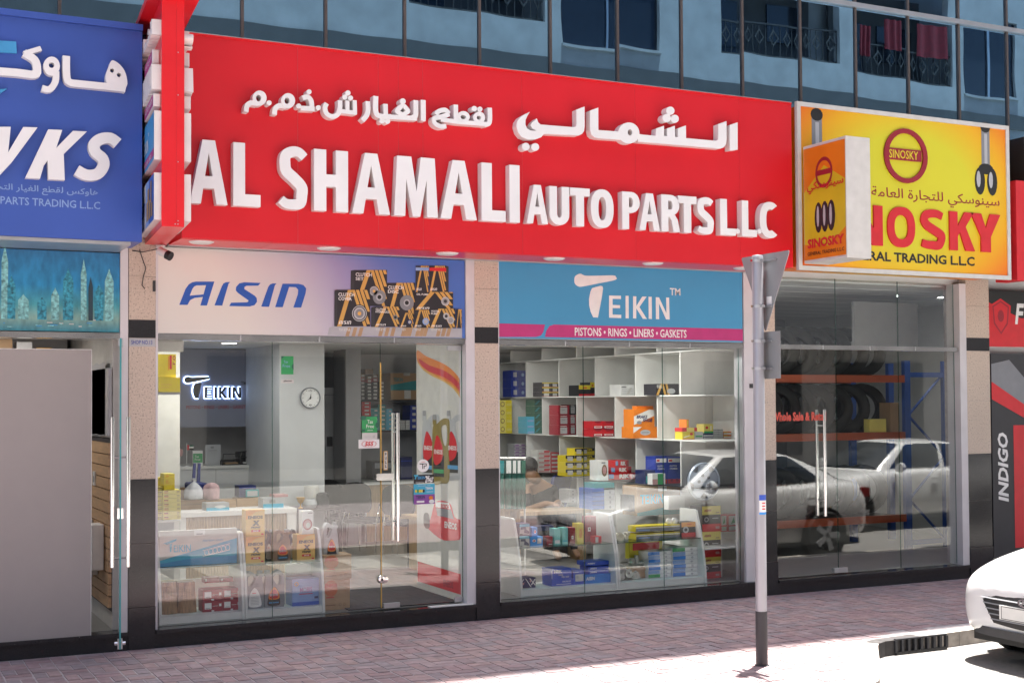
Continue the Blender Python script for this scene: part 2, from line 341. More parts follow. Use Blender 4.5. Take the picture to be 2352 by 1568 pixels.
# far side: island pavement, painted kerb, crossing (seen in the shop glass)
m = MB(); m.box(-40, 11.5, -14, -6.35, -.12, -.004, 'mortar'); ip = struct('far_pavement', m)
m = MB(); rb2 = random.Random(2)
for i in range(0, 70):
    for j in range(0, 14):
        x = -3+.2*i; y = -6.55-.2*j; m.add([(x+.003, y+.003, 0), (x+.197, y+.003, 0), (x+.197, y+.197, 0), (x+.003, y+.197, 0)], [(0, 1, 2, 3)], 'brick%d' % rb2.randrange(5))
struct('paving_bricks', m, 'stuff', ip)
k0 = None
for i in range(44):
    x = -10+i*.5; m = MB(); m.box(x+.004, x+.496, -6.35, -6.22, -.13, .012, 'kerb_dark' if (i//2) % 2 else 'kerb_light')
    if x+.5 > 11.6: break
    k0 = k0 or struct('far_kerb', m, loc=(0, 0, 0))
    if i: mk('kerb_stone', m, k0)
m = MB()
for k in range(7): x = 3.0+k*.95; m.box(x, x+.5, -5.9, -4.1, -.119, -.114, 'marking')
struct('road_marking', m)

# ================================================================ our building
bld = thing('shop_building', 'glass fronted commercial block with beige and black granite pillars between the ground floor shops', 'building', (5, 0, 0))
ZB = .15; ZR0, ZR1 = 2.535, 2.583; ZT = 3.33
PILS = [(2.036, 2.253), (5.157, 5.398), (8.343, 8.585), (11.25, 11.6)]
for i, (a, b) in enumerate(PILS):
    p = MB(); p.box(a+.004, b-.004, .012, .35, 0, 4.9, 'mortar'); P = mk('pillar', p, bld)
    zs = [(0.0, .34, 'granite_black'), (.343, .86 if i else .86, 'granite_black'), (.863, 1.385, 'granite_black'), (1.388, 1.98, 'granite_beige'), (1.982, 2.545, 'granite_beige'), (2.548, 2.692, 'granite_black'), (2.695, 3.05, 'granite_beige'), (3.053, 3.7, 'granite_beige'), (3.703, 4.9, 'granite_beige')]
    for z0, z1, mm in zs:
        y0 = 0.0 if z0 > .3 else -.012
        q = MB(); q.box(a, b, y0, .1 if i != 9 else .1, z0, z1, mm); mk('granite_panel', q, P)
# low plinth and sill
for a, b in ((-3, 2.034), (2.255, 5.155), (5.40, 8.341), (8.587, 11.248), (11.602, 20)):
    q = MB(); q.box(a, b, .0, .3, -.02, .118, 'granite_black'); PL = mk('plinth', q, bld)
    x = a
    k = 0
    while x < b-.05:
        x2 = min(b, x+.93); q = MB(); q.box(x+.0015, x2-.0015, -.03, .16, .12, .15, 'granite_black'); mk('sill', q, bld); x = x2; k += 1
# reveals at the right of openings, thin frames at the left
for x0, x1, y0, y1 in ((5.068, 5.156, .0, .16), (8.2, 8.342, .012, .19), (11.15, 11.249, .0, .2), (2.254, 2.272, .0, .14), (5.399, 5.408, .0, .14)):
    q = MB(); q.box(x0, x1, y0, y1, .151, 3.32 if x1 < 8.5 else 3.3, 'reveal'); mk('reveal', q, bld)
q = MB(); q.box(8.188, 8.204, .03, .13, .151, ZR0, 'alu'); mk('frame', q, bld)
# transom rails
for a, b in ((-2, 2.0), (2.272, 5.068), (5.408, 8.255), (8.587, 11.15)):
    q = MB(); n = 4 if b-a > 2 else 2
    q.box(a, b, .02, .13, ZR0, ZR1, 'steel'); T = mk('transom_rail', q, bld)
    for k in range(1, n): x = a+(b-a)*k/n; e = MB(); e.box(x-.006, x+.006, .016, .02, ZR0+.002, ZR1-.002, 'alu'); mk('rail_joint', e, T)
q = MB(); q.box(-4, 8.5, .13, .3, ZR0, 4.9, 'wall'); q.box(8.501, 11.25, .13, .3, 3.3, 4.9, 'wall'); q.box(11.251, 20, .13, .3, ZR0, 4.9, 'wall'); mk('wall', q, bld)
# structural slab behind signs, soffit of the first floor
q = MB(); q.box(-14, 34, -.02, .12, 4.6, 5.0, 'dark'); mk('floor_slab', q, bld)
# window panes and door
def pane(x0, x1, z0=ZB+.012, z1=ZR0-.004, y=.09, name='window_pane', par=bld):
    q = MB(); q.box(x0, x1, y, y+.01, z0, z1, 'glass'); P = mk(name, q, par); e = MB(); e.box(x1-.0005, x1+.003, y-.001, y+.011, z0, z1, 'edge_glass'); mk('glass_edge', e, P); return P
pane(2.273, 3.266); pane(3.270, 4.262)
door = pane(4.270, 5.064, ZB+.025, ZR0-.008, name='glass_door')
q = MB(); q.box(4.262, 4.269, .085, .105, ZB+.02, 2.36, 'gold'); mk('edge_seal', q, door)
for x in (5.405, 6.357, 7.264): pane(x, {5.405: 6.353, 6.357: 7.26, 7.264: 8.187}[x])
def pullbar(par, x, y, z0, z1, sgn=-1, nm='handle'):
    q = MB()
    for s in (sgn, -sgn):
        yy = y+s*.06; q.tube([(x, yy, z0), (x, yy, z1)], .0155, 'chrome', 14)
    for z in (z0+.17, z1-.17): q.tube([(x, y-.06, z), (x, y+.06, z)], .009, 'chrome', 8)
    return smooth_angle(mk(nm, q, par))
a = at(912, 948, .03); b = at(915, 1242, .03); pullbar(door, a.x+.008, .095, b.z, a.z)
# rounded lock case, round bottom lock, patch fittings
k6 = VW(380, 1050, 2.851); c = at(*k6(1600, 405), .07); d = at(*k6(1720, 405), .07)
q = MB(); hh = .03; q.prism(FY(.085), [cr([(c.x, c.z-.02), (c.x+.012, c.z-hh), (d.x-.012, c.z-hh), (d.x, c.z-.02), (d.x, c.z+.02), (d.x-.012, c.z+hh), (c.x+.012, c.z+hh), (c.x, c.z+.02)], 3, True)], 'chrome', 0, .022); mk('lock_case', q, door)
c = at(*k6(1645, 1132), .07); q = MB(); q.lathe([(0, .03), (.03, .028), (.036, .02), (.038, 0)], (c.x-.012, .085, c.z), (0, -1, 0), 'chrome', 24); q.lathe([(0, .02), (.03, .018), (.033, 0)], (c.x+.02, .085, c.z-.006), (0, -1, 0), 'chrome', 24); q.lathe([(0, .034), (.011, .033), (.012, .028)], (c.x-.012, .085, c.z), (0, -1, 0), 'dark', 12); smooth_angle(mk('floor_lock', q, door))
for u0, v0, u1, v1, C in ((1655, 1308, 1770, 1345, k6), (2160, 1262, 2270, 1300, k6)):
    c = at(*C(u0, v1), .08); d = at(*C(u1, v0), .08); q = MB(); q.box(c.x, min(d.x, 5.06), .083, .107, c.z+.004, c.z+.05, 'alu'); bevel(mk('patch_fitting', q, door), .002)
q = MB(); q.box(4.92, 5.06, .083, .107, ZR0-.055, ZR0-.012, 'alu'); bevel(mk('patch_fitting', q, door), .002)
q = MB(); q.box(4.70, 5.12, -.02, .06, .151, .158, 'white_paint'); tag(mk('sheet_of_paper', q), 'white paper lying on the black sill below the door hinge', 'paper')
# ---------------------------------------------------------------- upper curtain wall
YC = -.1; X0 = 2.95-.74*22; N = 52
cw = thing('curtain_wall', 'blue mirrored curtain wall of tall glass panes above the shop signs', 'facade', (5, YC, 5))
pm = MB(); w = .74-.028; pm.box(-w/2, w/2, 0, .012, 0, 1.0, 'blue_glass'); pmesh = bpy.data.meshes.new('glass_pane'); pmesh.from_pydata(pm.v, [], pm.f); pmesh.materials.append(MT['blue_glass'])
ZTR = 6.22
mat('mullion', (.17, .14, .13), .35, .7, var=.06)
rg = random.Random(3); n = 0
rows = [(4.7, ZTR-.03), (ZTR+.03, 8.2), (8.26, 11.2)]
for i in range(N):
    x = X0+.74*i
    if not (-3.5 < x < 19): continue
    q = MB(); q.box(x-.013, x+.013, YC-.02, YC+.05, 4.6, 11.25, 'mullion'); mk('mullion', q, cw)
    for z0, z1 in rows:
        o = mk('glass_pane', None, cw, loc=(x+.37, YC, z0), mesh=pmesh); o.scale = (1, 1, z1-z0); o.rotation_euler = (rg.uniform(-.003, .003), 0, rg.uniform(-.0035, .0035))
for z in (ZTR, 8.23): q = MB(); q.box(-4, 19.5, YC-.045, YC+.04, z-.026, z+.026, 'alu'); mk('transom', q, cw)
# shell of the rest of the block (casts the street shade)
mat('stucco', (.46, .42, .36), .8, var=.06, bump=.2)
q = MB(); q.box(-30, 40, .0, 14, 11.3, 27.0, 'blue_glass'); q.box(-30, 40, .35, 14, 11.25, 26.9, 'dark')
for z in range(0, 6): q.box(-30, 40, -.06, .0, 11.3+z*3.1, 11.45+z*3.1, 'alu')
mk('upper_storeys', q, cw)
q = MB(); q.box(-30, -3.5, -.05, 14, 4.9, 11.25, 'dark'); q.box(19.3, 40, -.05, 14, 4.9, 11.25, 'dark'); q.box(-30, -4, -.0, 12, 0, 4.9, 'wall'); q.box(20, 40, 0, 12, 0, 4.9, 'wall'); q.box(-4, 20, 8.5, 8.7, 0, 11.2, 'wall'); mk('side_walls', q, cw)
# first floor room behind the glass
q = MB(); q.box(-3.5, 19.3, .4, 8.5, 4.7, 4.75, 'grey'); struct('upper_floor', q)
q = MB(); q.box(-3.5, 19.3, .06, 8.5, 8.28, 8.4, 'grey'); struct('upper_ceiling', q)
q = MB(); q.box(-3.5, 19.3, 3.4, 3.5, 4.75, 8.28, 'steelgrey'); struct('upper_room_wall', q)
mat('curtain_blue', (.30, .38, .46), .8, var=.2, sc=3, stretch=(8, 8, .3))
def curtain(x0, x1, z0, z1, y, amp, lb, pinch=0):
    q = MB(); n = int((x1-x0)/.035); 
    vs = []
    for j, z in enumerate((z0, z0+(z1-z0)*.35, z0+(z1-z0)*.5, z1)):
        k = 1-(pinch if j in (1, 2) else 0)
        for i in range(n+1): t = i/n; vs.append(((x0+x1)/2+(t-.5)*(x1-x0)*k, y+amp*math.sin(i*1.1+math.sin(i*.37)*2)*(1-.3*j/3), z))
    fs = [(j*(n+1)+i, j*(n+1)+i+1, (j+1)*(n+1)+i+1, (j+1)*(n+1)+i) for j in range(3) for i in range(n)]
    q.add(vs, fs, 'curtain_blue'); tag(smooth_angle(mk('curtain', q), 180), lb, 'curtain', 'curtains behind the upper glazing')
for k, (a, b, pin, lb) in enumerate([(1.5, 2.9, .0, 'pale curtain behind the upper glass above the blue sign'), (3.0, 3.66, .45, 'gathered blue curtain behind the pane next to the red blade sign'), (4.75, 5.6, .0, 'curtain behind the upper panes over the middle of the red sign'), (6.0, 7.3, 0, 'blue curtain hanging behind the upper panes over the Arabic lettering'), (7.45, 9.3, 0, 'wide blue curtain behind the upper panes at the right end of the red sign'), (10.0, 10.5, 0, 'narrow curtain behind the upper glass over the yellow sign'), (12.0, 13.0, 0, 'curtain behind the upper glass near the top right')]):
    curtain(a, b, 4.76, 7.9, .25, .03, lb, pin)
# ================================================================ building across the street (mirrored in the glass)
YO = -22.0; ob = thing('opposite_building', 'beige plastered apartment block with railed balconies mirrored in the glass', 'building', (15, YO, 0))
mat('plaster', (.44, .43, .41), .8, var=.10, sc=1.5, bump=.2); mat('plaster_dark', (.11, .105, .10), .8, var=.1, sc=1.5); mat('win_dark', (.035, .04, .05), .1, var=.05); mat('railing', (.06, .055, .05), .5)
holes = [(8.2, 10.2, 13.2, 14.9, 'w'), (13.2, 17.6, 12.6, 15.3, 'b'), (18.1, 21.1, 12.2, 15.0, 'w'), (23.2, 27.8, 12.5, 15.2, 'b'), (28.6, 32.6, 12.4, 15.4, 'b'), (33.3, 35.6, 12.2, 14.8, 'w'), (37, 41, 12.5, 15.2, 'b'), (3.0, 6.0, 12.4, 15.2, 'b'), (-2, .5, 12.4, 15.0, 'w')]
H2 = [(a, b, c+dz, d+dz, t) for dz in (0, 4.0, 8.0, -4.2) for a, b, c, d, t in holes]
def wall_with_holes(par, x0, x1, z0, z1, y0, y1, hs, m):
    zc = sorted({z0, z1}|{h[2] for h in hs}|{h[3] for h in hs}); q = MB()
    for a, b in zip(zc[:-1], zc[1:]):
        row = sorted([h for h in hs if h[2] <= a+1e-6 and h[3] >= b-1e-6]); x = x0
        for h in row: 
            if h[0] > x: q.box(x, h[0], y0, y1, a, b, m)
            x = max(x, h[1])
        if x < x1: q.box(x, x1, y0, y1, a, b, m)
    return mk('wall', q, par)
H2 = [h for h in H2 if h[2] > 6.8]
wall_with_holes(ob, -20, 60, 6.6, 24, YO-.25, YO, H2, 'plaster')
q = MB(); q.box(-20, 60, YO-9, YO-1.6, 0, 23.5, 'plaster'); q.box(-20, 60, YO-9, YO, 23.5, 24.2, 'plaster'); mk('inner_wall', q, ob)
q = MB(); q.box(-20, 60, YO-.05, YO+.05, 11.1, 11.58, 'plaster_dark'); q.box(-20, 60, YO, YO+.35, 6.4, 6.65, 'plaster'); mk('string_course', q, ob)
for a, b, c, d, t in H2:
    if c > 16 or a > 42: continue
    q = MB()
    if t == 'w': q.box(a, b, YO-.2, YO-.12, c, d, 'win_dark'); W_ = mk('window', q, ob); e = MB(); e.box(a-.05, b+.05, YO, YO+.06, c-.08, c-.001, 'plaster'); e.box((a+b)/2-.04, (a+b)/2+.04, YO-.118, YO-.08, c, d, 'alu'); mk('window_frame', e, W_)
    else:
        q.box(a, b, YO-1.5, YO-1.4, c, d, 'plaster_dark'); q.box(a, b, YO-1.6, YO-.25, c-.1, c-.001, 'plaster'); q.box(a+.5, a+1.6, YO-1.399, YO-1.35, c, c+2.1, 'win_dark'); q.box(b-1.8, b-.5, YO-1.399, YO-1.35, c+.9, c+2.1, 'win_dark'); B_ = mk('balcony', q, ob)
        e = MB(); e.box(a, b, YO-.16, YO-.12, c+1.0, c+1.05, 'railing'); e.box(a, b, YO-.16, YO-.12, c+.05, c+.09, 'railing')
        n = int((b-a)/.22)
        for i in range(n+1): x = a+(b-a)*i/n; e.box(x-.012, x+.012, YO-.15, YO-.13, c+.09, c+1.0, 'railing')
        for i in range(n//2): x = a+(b-a)*(i+.5)/(n//2); e.prism(FR((0, YO-.11, 0), (-1, 0, 0)), [[(-x-.16, c+.6), (-x, c+.35), (-x+.16, c+.6), (-x, c+.85)], [(-x-.12, c+.6), (-x, c+.42), (-x+.12, c+.6), (-x, c+.78)]], 'railing', 0, .02)
        mk('railing', e, B_)
mat('cloth_red', (.22, .012, .02), .8, var=.2); mat('cloth_white', (.75, .75, .75), .8)
for i, (x, w_, zt, zb, mm, lb) in enumerate([(28.9, .5, 14.0, 13.0, 'cloth_red', 'red cloth hung over the far balcony rail, nearest its edge'), (29.9, .7, 14.3, 13.3, 'cloth_red', 'red cloth on the line in the middle of the far balcony'), (31.2, 1.2, 14.4, 13.3, 'cloth_red', 'widest red cloth drying on the far balcony'), (28.2, .35, 13.55, 13.2, 'cloth_white', 'white bundle beside the balcony with the red cloths')]):
    q = MB(); n = 12; q.add([(x+w_*k/n, YO-.05+.04*math.sin(k*1.3), z) for z in (zb, zt) for k in range(n+1)], [(k, k+1, n+2+k, n+1+k) for k in range(n)], mm); tag(smooth_angle(mk('hanging_cloth', q), 180), lb, 'cloth', 'laundry on the balcony across the street')
for k, (x, z) in enumerate(((44.0, 12.3), (-6.0, 13.1))):
    q = MB(); q.box(x, x+.8, YO+.02, YO+.35, z, z+.55, 'offw'); A_ = mk('air_conditioner', q, ob); q = MB(); q.lathe([(.22, 0), (.22, .015), (.0, .015)], (x+.3, YO+.35, z+.28), (0, 1, 0), 'dark', 16); mk('fan_grille', q, A_)
for x in (-9.0, 46.0): q = MB(); q.tube([(x, YO+.06, 6.7), (x, YO+.06, 23)], .055, 'offw', 8); mk('drain_pipe', q, ob)
q = MB(); q.box(-20, 60, YO-.3, YO-.05, 0, 3.6, 'plaster'); q.box(-20, 60, YO-.04, YO+.4, 3.6, 6.4, 'steelgrey'); mk('ground_floor', q, ob)
for i in range(8): q = MB(); x = -2+i*5; q.box(x, x+3.6, YO-.045, YO+.02, .3, 3.2, 'win_dark'); mk('shop_window', q, ob)
# ================================================================ red shop sign
SY = -.55; c7 = VW(440, 180, 2.673); c8 = VW(1200, 180, 2.94)
sx0, sx1, sz0, sz1 = 2.345, 8.385, 3.32, 4.968
sign = thing('shop_sign', 'long red shop sign with white raised Arabic and Latin lettering above the two windows', 'shop sign', ((sx0+sx1)/2, SY, sz0))
js = [at(*c7(585, 800), SY).x, at(*c7(1488, 800), SY).x, at(*c8(1143, 800), SY).x, at(*c8(1910, 1000), SY).x]
jx = [sx0, 3.3, 4.01, 4.42, at(*c7(1488, 800), SY).x, at(*c8(310, 500), SY).x, js[2], js[3], sx1]; jx = sorted(jx)
for a, b in zip(jx[:-1], jx[1:]):
    q = MB(); q.box(a+.0012, b-.0012, SY, SY+.03, sz0, sz1-.012, 'red'); mk('face_panel', q, sign)
q = MB(); q.box(sx0, sx1, SY+.03, .1, sz0+.03, sz1-.02, 'red_side'); mk('frame', q, sign)
q = MB(); q.box(sx0, sx1+.006, SY-.014, SY+.06, sz1-.012, sz1, 'red_side'); q.box(sx0, sx1+.006, SY-.016, SY-.012, sz1-.002, sz1+.004, 'alu'); mk('cap_trim', q, sign)
q = MB(); q.box(sx1, sx1+.012, SY+.002, .0, sz0, sz1-.012, 'red_side'); mk('side_panel', q, sign)
q = MB()
for x in jx[1:-1]: q.box(x-.0012, x+.0012, SY+.003, SY+.006, sz0, sz1-.012, 'pink')
mk('panel_seam', q, sign)
mat('soffit', (.62, .30, .31), .45, var=.05); mat('soffit_mag', (.38, .14, .26), .4, var=.05)
for i in range(8):
    a = sx0+(sx1-sx0)*i/8; b = sx0+(sx1-sx0)*(i+1)/8; q = MB(); q.box(a+.0015, b-.0015, SY+.032, -.06, sz0-.004, sz0+.029, 'red_side'); mk('soffit_panel', q, sign)
q = MB(); q.box(sx0, sx1, -.058, -.01, sz0-.012, sz0+.02, 'alu'); mk('soffit_trim', q, sign)
for (cv, u, v) in ((c7, 170, 1135), (c7, 1022, 1177), (c7, 1812, 1211), (c8, 545, 1370), (c8, 1270, 1406), (c8, 1935, 1440)):
    p = at(*cv(u, v), -.3); z = sz0-.004; p = gz(*cv(u, v), z)
    q = MB(); q.lathe([(.0, .012), (.085, .012), (.1, .004), (.102, 0)], (p.x, max(-.42, min(-.2, p.y)), z), (0, 0, -1), 'white_side', 28); D_ = smooth_angle(mk('downlight', q, sign)); q = MB(); q.lathe([(0, .0145), (.078, .0145), (.08, .0125)], (p.x, max(-.42, min(-.2, p.y)), z), (0, 0, -1), 'white_paint', 24); mk('diffuser', q, D_)
LB, LF = SY-.004, SY-.085      # letter backs and fronts
def zrow(cv, pts): return sum(at(*cv(x, y), LF).z for x, y in pts)/len(pts)
polyl = {
 'A': ([[(0, 0), (.29, 0), (.355, .245), (.64, .245), (.705, 0), (1, 0), (.665, 1), (.335, 1)], [(.40, .435), (.60, .435), (.50, .80)]]),
 'L': ([[(0, 0), (1, 0), (1, .19), (.43, .19), (.43, 1), (0, 1)]]), 'H': ([[(0, 0), (.36, 0), (.36, .40), (.64, .40), (.64, 0), (1, 0), (1, 1), (.64, 1), (.64, .60), (.36, .60), (.36, 1), (0, 1)]]),
 'I': ([[(0, 0), (1, 0), (1, 1), (0, 1)]]), 'T': ([[(.30, 0), (.70, 0), (.70, .80), (1, .80), (1, 1), (0, 1), (0, .80), (.30, .80)]]),
 'M': ([[(0, 0), (.25, 0), (.275, .62), (.42, 0), (.59, 0), (.74, .62), (.75, 0), (1, 0), (.93, 1), (.61, 1), (.51, .42), (.39, 1), (.07, 1)]])}
polyl['K'] = [[(0, 0), (.33, 0), (.33, .36), (.42, .48), (.66, 0), (1.04, 0), (.66, .62), (1, 1), (.63, 1), (.33, .62), (.33, 1), (0, 1)]]; polyl['Y'] = [[(.33, 0), (.67, 0), (.67, .4), (1.02, 1), (.66, 1), (.50, .62), (.34, 1), (-.02, 1), (.33, .4)]]; polyl['N'] = [[(0, 0), (.28, 0), (.28, .58), (.68, 0), (1, 0), (1, 1), (.72, 1), (.72, .42), (.32, 1), (0, 1)]]
def bold(ch, x0, x1, z0, z1, t=None):
    w, h = x1-x0, z1-z0; t = t or min(.225*h, .38*w)
    def out(ls): return [[(x0+a, z0+b) for a, b in l] for l in ls]
    def sup(cx, cz, a, b, n=36, e=2.35): return [(cx+a*math.copysign(abs(math.cos(2*math.pi*i/n))**(2/e), math.cos(2*math.pi*i/n)), cz+b*math.copysign(abs(math.sin(2*math.pi*i/n))**(2/e), math.sin(2*math.pi*i/n))) for i in range(n)]
    v = .85*t
    if ch == 'O': return out([sup(w/2, h/2, w/2, h/2+.012*h), sup(w/2, h/2, w/2-t, h/2-v)])
    if ch == 'C':
        o = sup(w*.56, h/2, w*.56, h/2+.012*h, 72); i = sup(w*.56, h/2, w*.56-t, h/2-v, 72); k0, k1 = 10, 62; c = [p for p in o[k0:k1+1]]; d = [p for p in i[k0+3:k1-2]]; c = [(min(a, w*.97), b) for a, b in c]; d = [(min(a, w*.95), b) for a, b in d]; return out([c+d[::-1]])
    if ch == 'U':
        r_ = w/2; o = [(0, h), (0, r_*1.05)]+[(w/2-w/2*math.cos(math.pi*k/14), r_*.95-r_*.97*math.sin(math.pi*k/14)) for k in range(1, 14)]+[(w, r_*1.05), (w, h), (w-t, h), (w-t, r_*1.05)]; q_ = w/2-t; o += [(w/2+q_*math.cos(math.pi*k/12), r_*1.0-(r_-v)*math.sin(math.pi*k/12)) for k in range(1, 12)]+[(t, r_*1.05), (t, h)]; return out([o])
    if ch in 'PR':
        b = h*.44; cz = h-(h-b)/2; rb_ = (h-b)/2; bow = [(w*.52+w*.48*math.sin(math.pi*k/12), cz+rb_*math.cos(math.pi*k/12)) for k in range(13)]; hole = [(t, h-v*.85), (w*.5, h-v*.85)]+[(w*.5+(w*.5-t)*math.sin(math.pi*k/8), cz+(rb_-v*.85)*math.cos(math.pi*k/8)) for k in range(1, 8)]+[(w*.5, b+v*.85), (t, b+v*.85)]
        if ch == 'P': return out([[(0, 0), (t, 0), (t, b*.86)]+[(w*.52, b*.86)]+bow[::-1][0:]+[(0, h)] if 0 else [(0, 0), (t, 0), (t, b)]+bow[::-1]+[(0, h)], hole])
        return out([[(0, 0), (t, 0), (t, b*.92), (w*.42, b*.92), (w*.56, b*.7), (w*.66, 0), (w*1.03, 0), (w*.90, b*.75), (w*.74, b*1.06)]+bow[::-1][1:]+[(0, h)], hole])
    if ch == 'S':
        hw = t*.56; P = cr([(w*.90, h*.845), (w*.70, h-v*.52), (w*.46, h-v*.5), (w*.24, h*.86), (t*.53, h*.735), (w*.26, h*.605), (w*.54, h*.49), (w-t*.55, h*.365), (w-t*.52, h*.235), (w*.74, h*.10), (w*.46, v*.5), (w*.24, v*.56), (w*.06, h*.145)], 5); n = len(P)
        return out([stroke(P, [t*(.80+.25*math.sin(math.pi*i/(n-1))) for i in range(n)])])
    if ch == 'G': return bold('C', x0, x1, z0, z1, t)
def letter(ch, x0, x1, z0, z1):
    q = MB()
    if ch in polyl: q.prism(FY(0), [[(x0+a*(x1-x0), z0+b*(z1-z0)) for a, b in l] for l in polyl[ch]], 'white_acrylic', -LB, -LF)
    else: q.prism(FY(0), bold(ch, x0, x1, z0, z1), 'white_acrylic', -LB, -LF)
    n = len(q.f); q.mats.append('white_side') if 'white_side' not in q.mats else 0; k = q.mats.index('white_side')
    for i, f in enumerate(q.f):
        if not all(abs(q.v[j][1]-LF) < 1e-4 for j in f): q.m[i] = k
    mk('letter', q, sign)
zt = zrow(c7, [(420, 475), (950, 521), (1300, 543), (1880, 588), (2260, 618)]); zb = zrow(c7, [(467, 900), (950, 928), (1110, 936), (1500, 958), (2120, 995)])
for ch, a, b, y in (('A', 92, 345, 700), ('L', 383, 565, 700), ('S', 690, 878, 700), ('H', 922, 1150, 730), ('A', 1178, 1430, 740), ('M', 1458, 1750, 760), ('A', 1768, 2010, 780), ('L', 2042, 2203, 800), ('I', 2229, 2297, 800)):
    letter(ch, at(*c7(a, y), LF).x, at(*c7(b, y), LF).x, zb, zt)
zt2 = zrow(c8, [(410, 828), (740, 853), (1110, 880), (1240, 892), (1520, 915), (1800, 936)]); zb2 = zrow(c8, [(380, 1108), (740, 1133), (1080, 1155), (1400, 1176), (1825, 1200)])
for ch, a, b in (('A', 344, 500), ('U', 512, 656), ('T', 663, 808), ('O', 816, 982), ('P', 1046, 1175), ('A', 1172, 1322), ('R', 1334, 1466), ('T', 1458, 1592), ('S', 1598, 1717), ('L', 1766, 1880), ('L', 1924, 2034), ('C', 2056, 2190)):
    letter(ch, at(*c8(a, 1000), LF).x, at(*c8(b, 1000), LF).x, zb2, zt2)
for a in (1899, 2058):
    p = at(*c8(a, 1170), LF); q = MB(); q.lathe([(0, .075), (.024, .075), (.026, .07), (.026, 0)], (p.x, LB, p.z), (0, -1, 0), 'white_acrylic', 16); mk('letter', q, sign)
# Arabic letters: strokes traced on the sign face
_ly = [0]
def arab(cv, shapes, nm='letter', par=sign, F=LF, B=LB, m='white_acrylic', ms='white_side'):
    q = MB()
    for sh in shapes:
        _ly[0] = (_ly[0]+1) % 7; d = -F+.0009*_ly[0]
        P = lambda l: [(lambda w: (w.x, w.z))(at(*cv(x, y), F)) for x, y in l]
        k = sh[0]; holes = []
        if k == 's': o = P(sh[1]); W_ = abs(at(*cv(sh[2], 400), F).x-at(*cv(0, 400), F).x); out = stroke(o, W_)
        elif k == 'p': out = P(sh[1])
        elif k == 'c': out = P([(sh[1]+sh[3]*math.cos(t*math.pi/9), sh[2]+sh[3]*math.sin(t*math.pi/9)) for t in range(18)])
        elif k == 'h': out = P(sh[1]); holes = [P(h) for h in sh[2]]
        q.prism(FY(0), [out]+holes, m, -B, d)
    q.mats.append(ms); k = q.mats.index(ms); 
    for i, f in enumerate(q.f):
        if not all(q.v[j][1] < F+.002 for j in f): q.m[i] = k
    return mk(nm, q, par)
def el(x, y, a, b, n=20, r=0): return [(x+a*math.cos(2*math.pi*i/n)*math.cos(r)-b*math.sin(2*math.pi*i/n)*math.sin(r), y+a*math.cos(2*math.pi*i/n)*math.sin(r)+b*math.sin(2*math.pi*i/n)*math.cos(r)) for i in range(n)]
arab(c8, [('p', [(1835, 392), (1893, 371), (1894, 572), (1836, 578)])])
arab(c8, [('p', [(1750, 385), (1811, 362), (1812, 500), (1806, 535), (1790, 556), (1765, 565), (1640, 554), (1160, 513), (1160, 455), (1200, 462), (1290, 470), (1295, 416), (1352, 396), (1353, 470), (1375, 473), (1375, 416), (1432, 396), (1433, 478), (1454, 480), (1455, 416), (1513, 394), (1514, 487), (1735, 507), (1748, 500), (1751, 480)]),
          ('h', el(1093, 450, 78, 78, 26), [el(1102, 445, 17, 24, 14)]), ('p', [(808, 285), (868, 263), (869, 428), (1030, 440), (1030, 500), (870, 489), (838, 481), (818, 462), (809, 430)]),
          ('c', 1397, 287, 31), ('c', 1370, 340, 31), ('c', 1432, 345, 30)])
arab(c8, [('p', [(708, 278), (768, 255), (769, 400), (765, 435), (750, 456), (725, 468), (470, 456), (450, 480), (410, 496), (350, 497), (305, 478), (280, 445), (267, 400), (272, 365), (295, 333), (330, 312), (366, 294), (347, 325), (334, 355), (334, 388), (346, 415), (370, 430), (405, 433), (412, 430), (385, 415), (372, 393), (385, 370), (417, 342), (428, 372), (446, 387), (690, 407), (705, 402), (709, 385)]), ('c', 336, 550, 29), ('c', 405, 553, 29)])
def mim(dx, dy): return [('h', el(558+dx, 176+dy, 47, 51, 22), [el(551+dx, 176+dy, 17, 22, 12)]), ('s', cr([(545+dx, 214+dy), (500+dx, 208+dy), (474+dx, 228+dy), (468+dx, 268+dy)], 4), 34)]
arab(c7, mim(0, 0)); arab(c7, mim(190, 18)); arab(c7, [('c', 622, 208, 17)]); arab(c7, [('c', 820, 229, 17)]); arab(c7, [('c', 951, 240, 17)])
arab(c7, [('s', cr([(845, 175), (880, 168), (903, 195), (908, 244)], 4), 34), ('s', [(832, 243), (925, 247)], 34), ('c', 888, 135, 17)])
arab(c7, [('s', cr([(1008, 210), (996, 240), (1008, 280), (1045, 298), (1080, 285), (1096, 245), (1096, 190)], 5), 34), ('s', [(1096, 262), (1200, 274)], 30), ('s', [(1146, 192), (1146, 266)], 30), ('s', [(1194, 190), (1196, 285)], 30), ('c', 1148, 142, 18), ('c', 1128, 170, 17), ('c', 1165, 176, 17)])
arab(c7, [('s', cr([(1282, 196), (1284, 250), (1275, 290), (1246, 326)], 4), 36)])
arab(c7, [('s', cr([(1336, 162), (1334, 240), (1342, 282), (1375, 298), (1440, 300)], 5), 38), ('s', [(1400, 214), (1402, 300)], 34), ('s', [(1360, 298), (1470, 303), (1610, 311)], 34), ('h', cr([(1462, 256), (1502, 216), (1530, 216), (1566, 262), (1540, 290), (1490, 290)], 4, True), [[(1497, 262), (1517, 238), (1534, 260), (1515, 270)]]), ('s', cr([(1602, 190), (1602, 260), (1598, 296), (1570, 312)], 4), 38), ('c', 1514, 198, 20), ('c', 1378, 327, 19), ('c', 1414, 330, 18)])
arab(c7, [('s', [(1652, 188), (1653, 328)], 38)])
